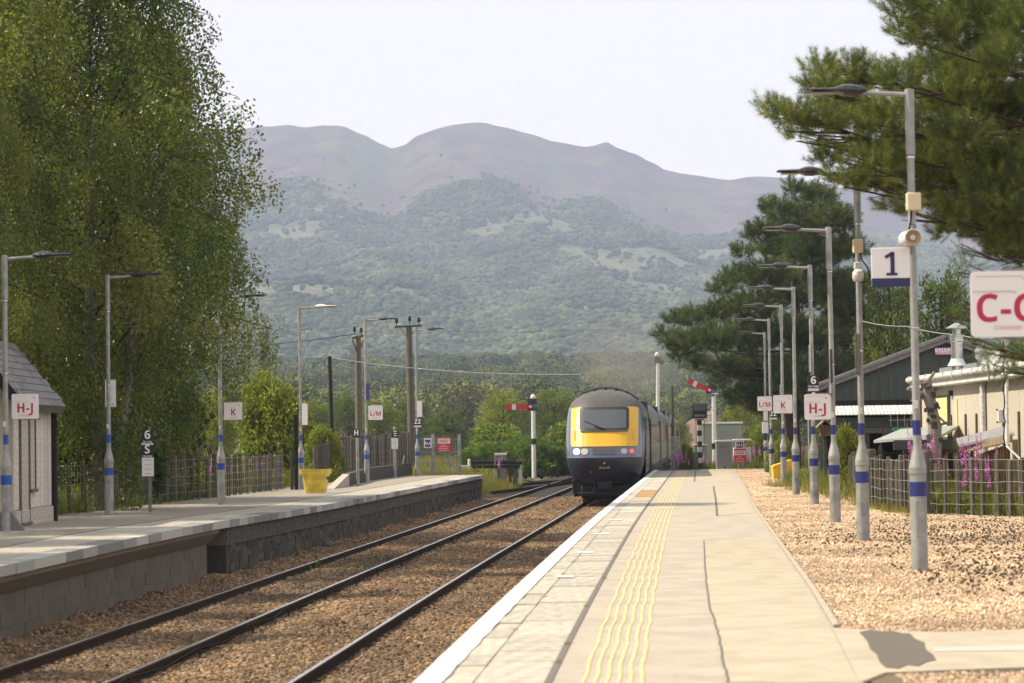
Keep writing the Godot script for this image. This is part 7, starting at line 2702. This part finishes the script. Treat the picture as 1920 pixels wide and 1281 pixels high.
	for i in 120:
		var f := r.randf()
		var az := r.randf() * TAU
		var rad := 2.3 * (1.0 - f) + 0.1
		cm.col = Color.WHITE * r.randf_range(0.7, 1.3)
		var p := Vector3(cos(az) * rad * r.randf_range(0.3, 1.0), 1.0 + f * 13.0, sin(az) * rad)
		leaf(cm, p, (Vector3(cos(az), -0.35, sin(az)) + rv(r) * 0.4).normalized(), UP, 1.7, 1.0)
	var cw := []
	var ct := []
	for i in 1500:
		var z := r.randf_range(820.0, 1330.0)
		var x := z * r.randf_range(-0.2, 0.21)
		var h := r.randf_range(0.7, 1.15)
		cw.append(Transform3D(Basis(UP, r.randf() * TAU).scaled(Vector3(h, h, h)), Vector3(x, ground_height(x, z) - 1.0, -z)))
		ct.append(Color(0.028, 0.045, 0.026) * r.randf_range(0.8, 1.3))
	scatter(self, "conifer_wood", cm.mesh(M.far_leaf), cw, ct, "dark hazy conifer belt below the hills")
	# hillside forest
	var blob := []
	for k in 3:
		var mb := MB.new()
		var rr := RandomNumberGenerator.new()
		rr.seed = 90 + k
		for i in 7:
			var bc := Vector3(rr.randf_range(-1.7, 1.7), rr.randf_range(1.8, 5.2), rr.randf_range(-1.7, 1.7))
			var rad := rr.randf_range(1.2, 2.1)
			mb.col = Color.WHITE * rr.randf_range(0.85, 1.15)
			mb.lathe(Transform3D(Basis.from_euler(Vector3(rr.randf(), rr.randf(), rr.randf())), bc), [Vector2(0, -rad), Vector2(rad * 0.85, -rad * 0.5), Vector2(rad, 0.05), Vector2(rad * 0.75, rad * 0.65), Vector2(0, rad)], 7)
		blob.append(mb)
	var hw := [[], [], []]
	var ht := [[], [], []]
	var fn := FastNoiseLite.new()
	fn.seed = 44
	fn.frequency = 0.0034
	fn.fractal_octaves = 4
	var made := 0
	for i in 110000:
		var s := r.randf_range(-0.17, 0.21)
		var t := pow(r.randf(), 1.15)
		var z := lerpf(HILL0, HILL1, t)
		var x := s * z
		var k := fn.get_noise_2d(x, z * 0.55)
		var edge_t := 0.71 + 0.09 * fn.get_noise_2d(x * 2.0 + 3000.0, z * 0.3)
		if t > edge_t and r.randf() > 0.22 * exp(-(t - edge_t) * 45.0):
			continue
		var k2 := fn.get_noise_2d(x * 2.3 + 7000.0, z * 0.9)
		if (k > 0.20 or k2 > 0.36) and r.randf() > 0.10:
			continue
		if r.randf() > 0.85 - 0.6 * smoothstep(0.0, 0.2, k):
			continue
		var h := r.randf_range(0.65, 1.45) * (1.0 if t < edge_t else 0.6)
		var q := r.randi() % 3
		hw[q].append(Transform3D(Basis(UP, r.randf() * TAU).scaled(Vector3(h * 1.25, h, h * 1.25)), Vector3(x, hill_height(s, z) - 0.5, -z)))
		ht[q].append(Color(0.050, 0.070, 0.040).lerp(Color(0.135, 0.155, 0.075), clampf(r.randf() * r.randf() + fn.get_noise_2d(x * 3.0, z) * 0.9, 0.0, 1.0)) * r.randf_range(0.8, 1.2))
		made += 1
	for q in 3:
		scatter(self, "hillside_forest", blob[q].mesh(M.far_leaf), hw[q], ht[q], "hazy forest covering the lower hillside")
	# bare reddish bank beyond the train
	var bk := MB.new()
	var bp: Vector3 = Vector3(21.619, 3.266, -330.000)
	for i in 12:
		for j in 6:
			var q := []
			for cn in [[i, j], [i + 1, j], [i + 1, j + 1], [i, j + 1]]:
				var fx: float = cn[0] / 12.0
				var fz: float = cn[1] / 6.0
				q.append(Vector3(bp.x - 9.0 + 22.0 * fx, -0.5 + 5.6 * sin(PI * minf(fx * 0.9 + 0.05, 1.0)) * sin(PI * 0.5 * minf(1.0, fz * 1.6)) * (0.9 + 0.2 * sin(cn[0] * 2.1)), bp.z - 14.0 * fz))
			bk.face([q[0], q[1], q[2]], Vector3(0, 1, 0.3))
			bk.face([q[0], q[2], q[3]], Vector3(0, 1, 0.3))
	mat("bare_bank", lin(0.33, 0.22, 0.15), 1.0, 0.0, "grit", 4.0)
	struct("terrain_bank", bk, "bare_bank", "bare reddish-brown bank beyond the train")


func fireweed(label: String, at: Vector3, wide: float, deep: float, stems: int, high: float, sd: int, group := "fireweed clumps along the fences") -> void:
	var r := RandomNumberGenerator.new()
	r.seed = sd
	var t := thing("fireweed_clump", label, "wildflower", at, group)
	var st := MB.new()
	var fl := MB.new()
	for i in stems:
		var p := Vector3(r.randf_range(-0.5, 0.5) * wide, 0, r.randf_range(-0.5, 0.5) * deep)
		var h := high * r.randf_range(0.65, 1.1)
		var lean := Vector3(r.randf_range(-0.12, 0.12), 0, r.randf_range(-0.1, 0.1)) * h
		st.col = Color(0.10, 0.12, 0.03)
		st.tube([p, p + lean * 0.5 + UP * h * 0.5, p + lean + UP * h], [0.008, 0.006, 0.002], 4, false)
		for j in 30:
			var f := 0.12 + 0.62 * j / 30.0
			var a := j * 2.4
			st.col = Color(0.10, 0.125, 0.028).lerp(Color(0.17, 0.16, 0.03), r.randf())
			leaf(st, p + lean * f + UP * h * f, Vector3(cos(a), 0.25, sin(a)).normalized(), UP, 0.13, 0.03)
		for j in 46:
			var f := 0.66 + 0.34 * j / 46.0
			var a := j * 2.4
			var w := 0.055 * (1.0 - 0.75 * (f - 0.66) / 0.34)
			fl.col = Color(0.60, 0.18, 0.50).lerp(Color(0.74, 0.36, 0.66), r.randf())
			leaf(fl, p + lean * f + UP * h * f, (Vector3(cos(a), 0.2, sin(a)) + rv(r) * 0.4).normalized(), rv(r), w, w * 0.8)
	part(t, "stems", st, "leaf").set_meta("kind", "stuff")
	part(t, "flowers", fl, "petal").set_meta("kind", "stuff")


func build_plants() -> void:
	fireweed("tall fireweed before the log store's left post, beyond the fence", Vector3(8.75, 0.75, -50.5), 0.9, 0.8, 16, 1.55, 1)
	fireweed("fireweed nearest the picture's right edge, before the log store", Vector3(9.75, 0.75, -46.3), 1.0, 0.6, 16, 1.15, 12)
	fireweed("fireweed between the log store and the dead birch trunk", Vector3(8.5, 0.75, -49.0), 0.8, 0.6, 14, 1.2, 13)
	fireweed("fireweed beside the dead birch trunk", Vector3(8.1, 0.75, -52.5), 0.7, 0.8, 13, 1.75, 2)
	fireweed("low fireweed at the log store's foot behind the fence", Vector3(9.3, 0.75, -48.0), 1.2, 0.7, 16, 0.75, 3)
	fireweed("fireweed behind the red notice, right of the grey cabinet", Vector3(10.2, 0.5, -116.5), 1.5, 1.0, 26, 1.5, 4)
	fireweed("fireweed left of the banded signal post", Vector3(7.25, 0.4, -117.0), 0.8, 1.0, 22, 1.4, 5)
	fireweed("fireweed between the banded post and the grey cabinet", Vector3(8.45, 0.3, -116.0), 0.7, 0.8, 12, 1.2, 6)
	fireweed("fireweed behind the farthest right-hand lamp posts", Vector3(11.2, 0.7, -108.0), 1.5, 1.2, 18, 1.2, 7)
	fireweed("fireweed behind the pale fence, left of the left-hand K lamp post", Vector3(-8.3, 0.8, -70.0), 1.4, 1.0, 22, 1.6, 8)
	fireweed("fireweed behind the pale fence, under the tree-like bush", Vector3(-7.9, 0.8, -82.0), 1.6, 1.0, 14, 1.1, 9)
	fireweed("fireweed behind the dense pale fence", Vector3(-6.2, 0.8, -106.0), 2.6, 1.0, 34, 1.9, 10)
	fireweed("lone fireweed at the buffer stop's post", Vector3(-0.75, 0.1, -130.0), 0.3, 0.3, 7, 1.5, 11)
	# grass and weeds nobody could count
	var r := RandomNumberGenerator.new()
	r.seed = 201
	var blades := MB.new()
	for i in 16:
		var a := r.randf() * TAU
		var h := r.randf_range(0.18, 0.42)
		var d := Vector3(cos(a), 0, sin(a))
		var p := d * r.randf_range(0, 0.10)
		var s := d.cross(UP) * 0.006
		blades.col = Color.WHITE * r.randf_range(0.75, 1.3)
		var tip := p + UP * h + d * h * r.randf_range(0.1, 0.6)
		blades.tri(p - s, p + s, tip, Vector3(d.x, 0.6, d.z).normalized(), UP, UP)
	var w := []
	var tn := []
	var put_grass := func(x0: float, x1: float, z0: float, z1: float, n: int, size: float, dry: float, follow: bool) -> void:
		for i in n:
			var z := r.randf_range(z0, z1)
			var x := r.randf_range(x0, x1) + (edge(z) if follow else 0.0)
			if not follow and x > 7.0 and x < 10.8 and z < 48.2 - (x - 7.42) * 1.7:
				continue
			var s := size * r.randf_range(0.6, 1.4)
			w.append(Transform3D(Basis(UP, r.randf() * TAU).scaled(Vector3(s * 1.3, s, s * 1.3)), Vector3(x, ground_height(x, z) - 0.02, -z)))
			tn.append(Color(0.11, 0.14, 0.025).lerp(Color(0.34, 0.27, 0.08), clampf(dry + r.randf_range(-0.3, 0.3), 0, 1)))
	put_grass.call(-16.0, -10.9, 46, 120, 5000, 1.3, 0.35, true)
	put_grass.call(7.5, 10.2, 42, 58, 3000, 1.2, 0.4, false)
	put_grass.call(8.0, 11.0, 56, 80, 1600, 1.4, 0.3, false)
	put_grass.call(6.9, 7.5, 46, 55, 500, 0.6, 0.8, false)
	put_grass.call(7.1, 9.2, 56, 76, 500, 0.9, 0.75, false)
	put_grass.call(1.0, 7.0, 113, 135, 4200, 1.1, 0.3, true)
	put_grass.call(-0.5, 1.6, 122, 200, 1500, 1.4, 0.75, true)
	put_grass.call(-12.5, -7.2, 108, 140, 6000, 0.9, 0.75, true)
	put_grass.call(-30.0, -9.0, 120, 300, 9000, 2.2, 0.65, true)
	put_grass.call(3.0, 30.0, 125, 300, 6000, 2.2, 0.5, true)
	scatter(self, "grass", blades.mesh(M.leaf), w, tn, "long dry grass and weeds along the fences")
	# leafy weeds behind the right-hand fence
	var wm := leaf_clump(r, Color.WHITE, 22, 0.075, 0.14)
	var ww := []
	var wt := []
	for i in 1500:
		var z := r.randf_range(43.0, 60.0)
		var x := r.randf_range(7.65, 9.8)
		if z < 48.3 - (x - 7.42) * 1.7:
			continue
		ww.append(Transform3D(Basis(UP, r.randf() * TAU).scaled(Vector3.ONE * r.randf_range(0.7, 1.4)), Vector3(x, 0.78 + r.randf_range(0.0, 0.4), -z)))
		wt.append(Color(0.12, 0.16, 0.03).lerp(Color(0.27, 0.26, 0.045), r.randf()))
	for i in 700:
		var z := r.randf_range(60.0, 92.0)
		var x := -8.75 + (z - 63.0) * 0.10 - r.randf_range(0.1, 1.6)
		ww.append(Transform3D(Basis(UP, r.randf() * TAU).scaled(Vector3.ONE * r.randf_range(0.8, 1.6)), Vector3(x, 0.80 + r.randf_range(0.0, 0.55), -z)))
		wt.append(Color(0.10, 0.13, 0.025).lerp(Color(0.26, 0.24, 0.04), r.randf()))
	for q in [[0.82, 17.6], [0.82, 19.1], [0.80, 23.4], [0.83, 27.9], [0.36, 20.6], [0.37, 24.8], [0.36, 31.5], [0.82, 33.0], [0.81, 41.0]]:
		for i in 5:
			ww.append(Transform3D(Basis(UP, r.randf() * TAU).scaled(Vector3(1.0, 0.5, 1.0) * r.randf_range(0.10, 0.22)), tp(q[0] + r.randf_range(-0.015, 0.015), PLAT + 0.006, q[1] + r.randf_range(-0.15, 0.15))))
			wt.append(Color(0.16, 0.17, 0.04).lerp(Color(0.30, 0.25, 0.08), r.randf()))
	scatter(self, "weeds", wm.mesh(M.leaf), ww, wt, "leafy weeds and undergrowth along the fences")
	# a few green weeds by the rail
	for q in [[Vector3(-3.963, -0.100, -51.194), "small green weed beside the far rail, nearer of two"], [Vector3(-3.858, -0.100, -51.994), "small green weed beside the far rail, farther of two"]]:
		var t := thing("small_weed", q[1], "weed", q[0], "weeds in the ballast")
		part(t, "leaves", leaf_clump(r, Color(0.13, 0.19, 0.035), 26, 0.10, 0.13), "leaf")


func build_loose_stones() -> void:
	var r := RandomNumberGenerator.new()
	r.seed = 301
	var stones := []
	for k in 4:
		var mb := MB.new()
		var pts := []
		for i in 12:
			pts.append(rv(r))
		# a rough stone: a jittered octahedron split once
		var ax := [Vector3.RIGHT, Vector3.LEFT, Vector3.UP, Vector3.DOWN, Vector3.BACK, Vector3.FORWARD]
		var jit := {}
		var get_p := func(v: Vector3) -> Vector3:
			var key := "%.2f %.2f %.2f" % [v.x, v.y, v.z]
			if not jit.has(key):
				jit[key] = v.normalized() * r.randf_range(0.72, 1.18) * Vector3(1.15, 0.75, 0.95)
			return jit[key]
		for sx in [0, 1]:
			for sy in [2, 3]:
				for sz in [4, 5]:
					var a: Vector3 = ax[sx]
					var b: Vector3 = ax[sy]
					var c: Vector3 = ax[sz]
					for tri_ in [[a, a + b, a + c], [b, b + c, a + b], [c, a + c, b + c], [a + b, b + c, a + c]]:
						var f := []
						for v in tri_:
							f.append(get_p.call(v))
						mb.face(f, f[0] + f[1] + f[2])
		stones.append(mb)
	var bn := FastNoiseLite.new()
	bn.frequency = 0.25
	bn.fractal_octaves = 3
	var where := [[], [], [], []]
	var tint := [[], [], [], []]
	var pal := [Color(0.15, 0.085, 0.038), Color(0.20, 0.125, 0.060), Color(0.10, 0.06, 0.032), Color(0.25, 0.17, 0.10), Color(0.12, 0.075, 0.040)]
	for i in 150000:
		var z := 23.0 + 85.0 * pow(r.randf(), 1.9)
		var u := r.randf_range(-6.8, 0.1)
		var skip := false
		for c in [NEAR_TRACK, FAR_TRACK]:
			if absf(absf(u - c) - 0.7525) < 0.06:
				skip = true
		if skip:
			continue
		var s := r.randf_range(0.021, 0.036) * (1.0 + (z - 23.0) * 0.008)
		var k := i % 4
		where[k].append(Transform3D(Basis.from_euler(Vector3(r.randf() * 0.9, r.randf() * TAU, r.randf() * 0.9)).scaled(Vector3.ONE * s), tp(u, bed_height(u, z) + r.randf_range(-0.004, 0.016), z)))
		tint[k].append(pal[r.randi() % 5] * r.randf_range(0.7, 1.3) * (1.0 + 0.5 * bn.get_noise_2d(u * 1.5, z * 0.6)) * (0.8 if u > -5.4 and u < -4.3 else 1.0) * (1.25 if r.randf() < 0.05 else 1.0))
	for k in 4:
		scatter(self, "ballast_stones", stones[k].mesh(M.stone), where[k], tint[k], "loose brown ballast stones round the rails")
	var pn := FastNoiseLite.new()
	pn.frequency = 0.35
	pn.seed = 17
	pn.fractal_octaves = 3
	var gw := [[], []]
	var gt := [[], []]
	var gp := [Color(0.55, 0.38, 0.23), Color(0.62, 0.46, 0.31), Color(0.47, 0.31, 0.18), Color(0.66, 0.53, 0.39), Color(0.36, 0.235, 0.145)]
	var edge_x := func(z: float) -> float:
		var pts := [Vector2(16.0, 2.35), Vector2(20.6, 2.50), Vector2(25.5, 2.88), Vector2(37.0, 3.66), Vector2(52.3, 4.78), Vector2(110.4, 9.16)]
		for i in pts.size() - 1:
			if z < pts[i + 1].x:
				return lerpf(pts[i].y, pts[i + 1].y, (z - pts[i].x) / (pts[i + 1].x - pts[i].x))
		return 9.16
	for i in 230000:
		var z := 14.0 + 96.0 * pow(r.randf(), 2.3)
		if z > 16.75 - r.randf() * 0.15 and z < 19.95 + r.randf() * 0.15 and r.randf() < 0.985:
			continue
		var x: float = edge_x.call(z) + r.randf_range(-0.02, 4.6)
		if r.randf() < 0.004:
			x -= 0.12
		var s := r.randf_range(0.007, 0.0145) * (1.0 + (z - 17.0) * 0.012)
		var k := i % 2
		gw[k].append(Transform3D(Basis.from_euler(Vector3(r.randf() * 0.9, r.randf() * TAU, r.randf() * 0.9)).scaled(Vector3.ONE * s), Vector3(x, PLAT - 0.016 + r.randf_range(-0.004, 0.008), -z)))
		gt[k].append(gp[r.randi() % 5] * r.randf_range(0.75, 1.2) * (1.0 + 0.45 * pn.get_noise_2d(x, z)))
	for k in 2:
		scatter(self, "gravel_stones", stones[k].mesh(M.stone), gw[k], gt[k], "loose pinkish gravel beside the right-hand platform")
	# fallen cones and needle litter, thickest under the near pine
	var cw := []
	var ct := []
	for i in 5200:
		var z := 0.0
		var x := 0.0
		if i < 2200:
			z = r.randf_range(24.0, 33.0)
			x = edge_x.call(z) + 1.0 + 4.0 * pow(r.randf(), 0.7)
			if r.randf() > 0.35 + 0.65 * exp(-pow((z - 28.5) / 1.9, 2.0)):
				continue
		else:
			z = r.randf_range(32.0, 48.0)
			x = edge_x.call(z) + 4.4 * pow(r.randf(), 0.55)
			if r.randf() > 0.75 * exp(-pow((z - 38.0) / 4.5, 2.0)) + 0.12:
				continue
		cw.append(Transform3D(Basis.from_euler(Vector3(r.randf(), r.randf() * TAU, r.randf())).scaled(Vector3.ONE * r.randf_range(0.009, 0.022)), Vector3(x, PLAT + 0.003, -z)))
		ct.append(Color(0.075, 0.050, 0.033) * r.randf_range(0.5, 1.8))
	scatter(self, "fallen_cones", stones[2].mesh(M.stone), cw, ct, "dark fallen pine cones and litter on the gravel")


func build_exhaust() -> void:
	# the engine's exhaust, blown back over the coaches
	for q in [[Vector3(4.570, 4.703, -112.000), Vector3(3.4, 2.6, 24.0), 0.012], [Vector3(6.289, 6.391, -140.000), Vector3(6.5, 4.0, 40.0), 0.007]]:
		var f := FogVolume.new()
		f.name = numbered("exhaust_smoke")
		f.shape = RenderingServer.FOG_VOLUME_SHAPE_ELLIPSOID
		f.size = q[1]
		var m := FogMaterial.new()
		m.albedo = Color(0.70, 0.69, 0.67)
		m.density = q[2]
		m.edge_fade = 1.0
		f.material = m
		add_child(f)
		f.position = q[0]
		f.rotation.y = -0.08
		tag(f, "thin brownish exhaust haze drifting over the train's roof", "", "", "stuff")
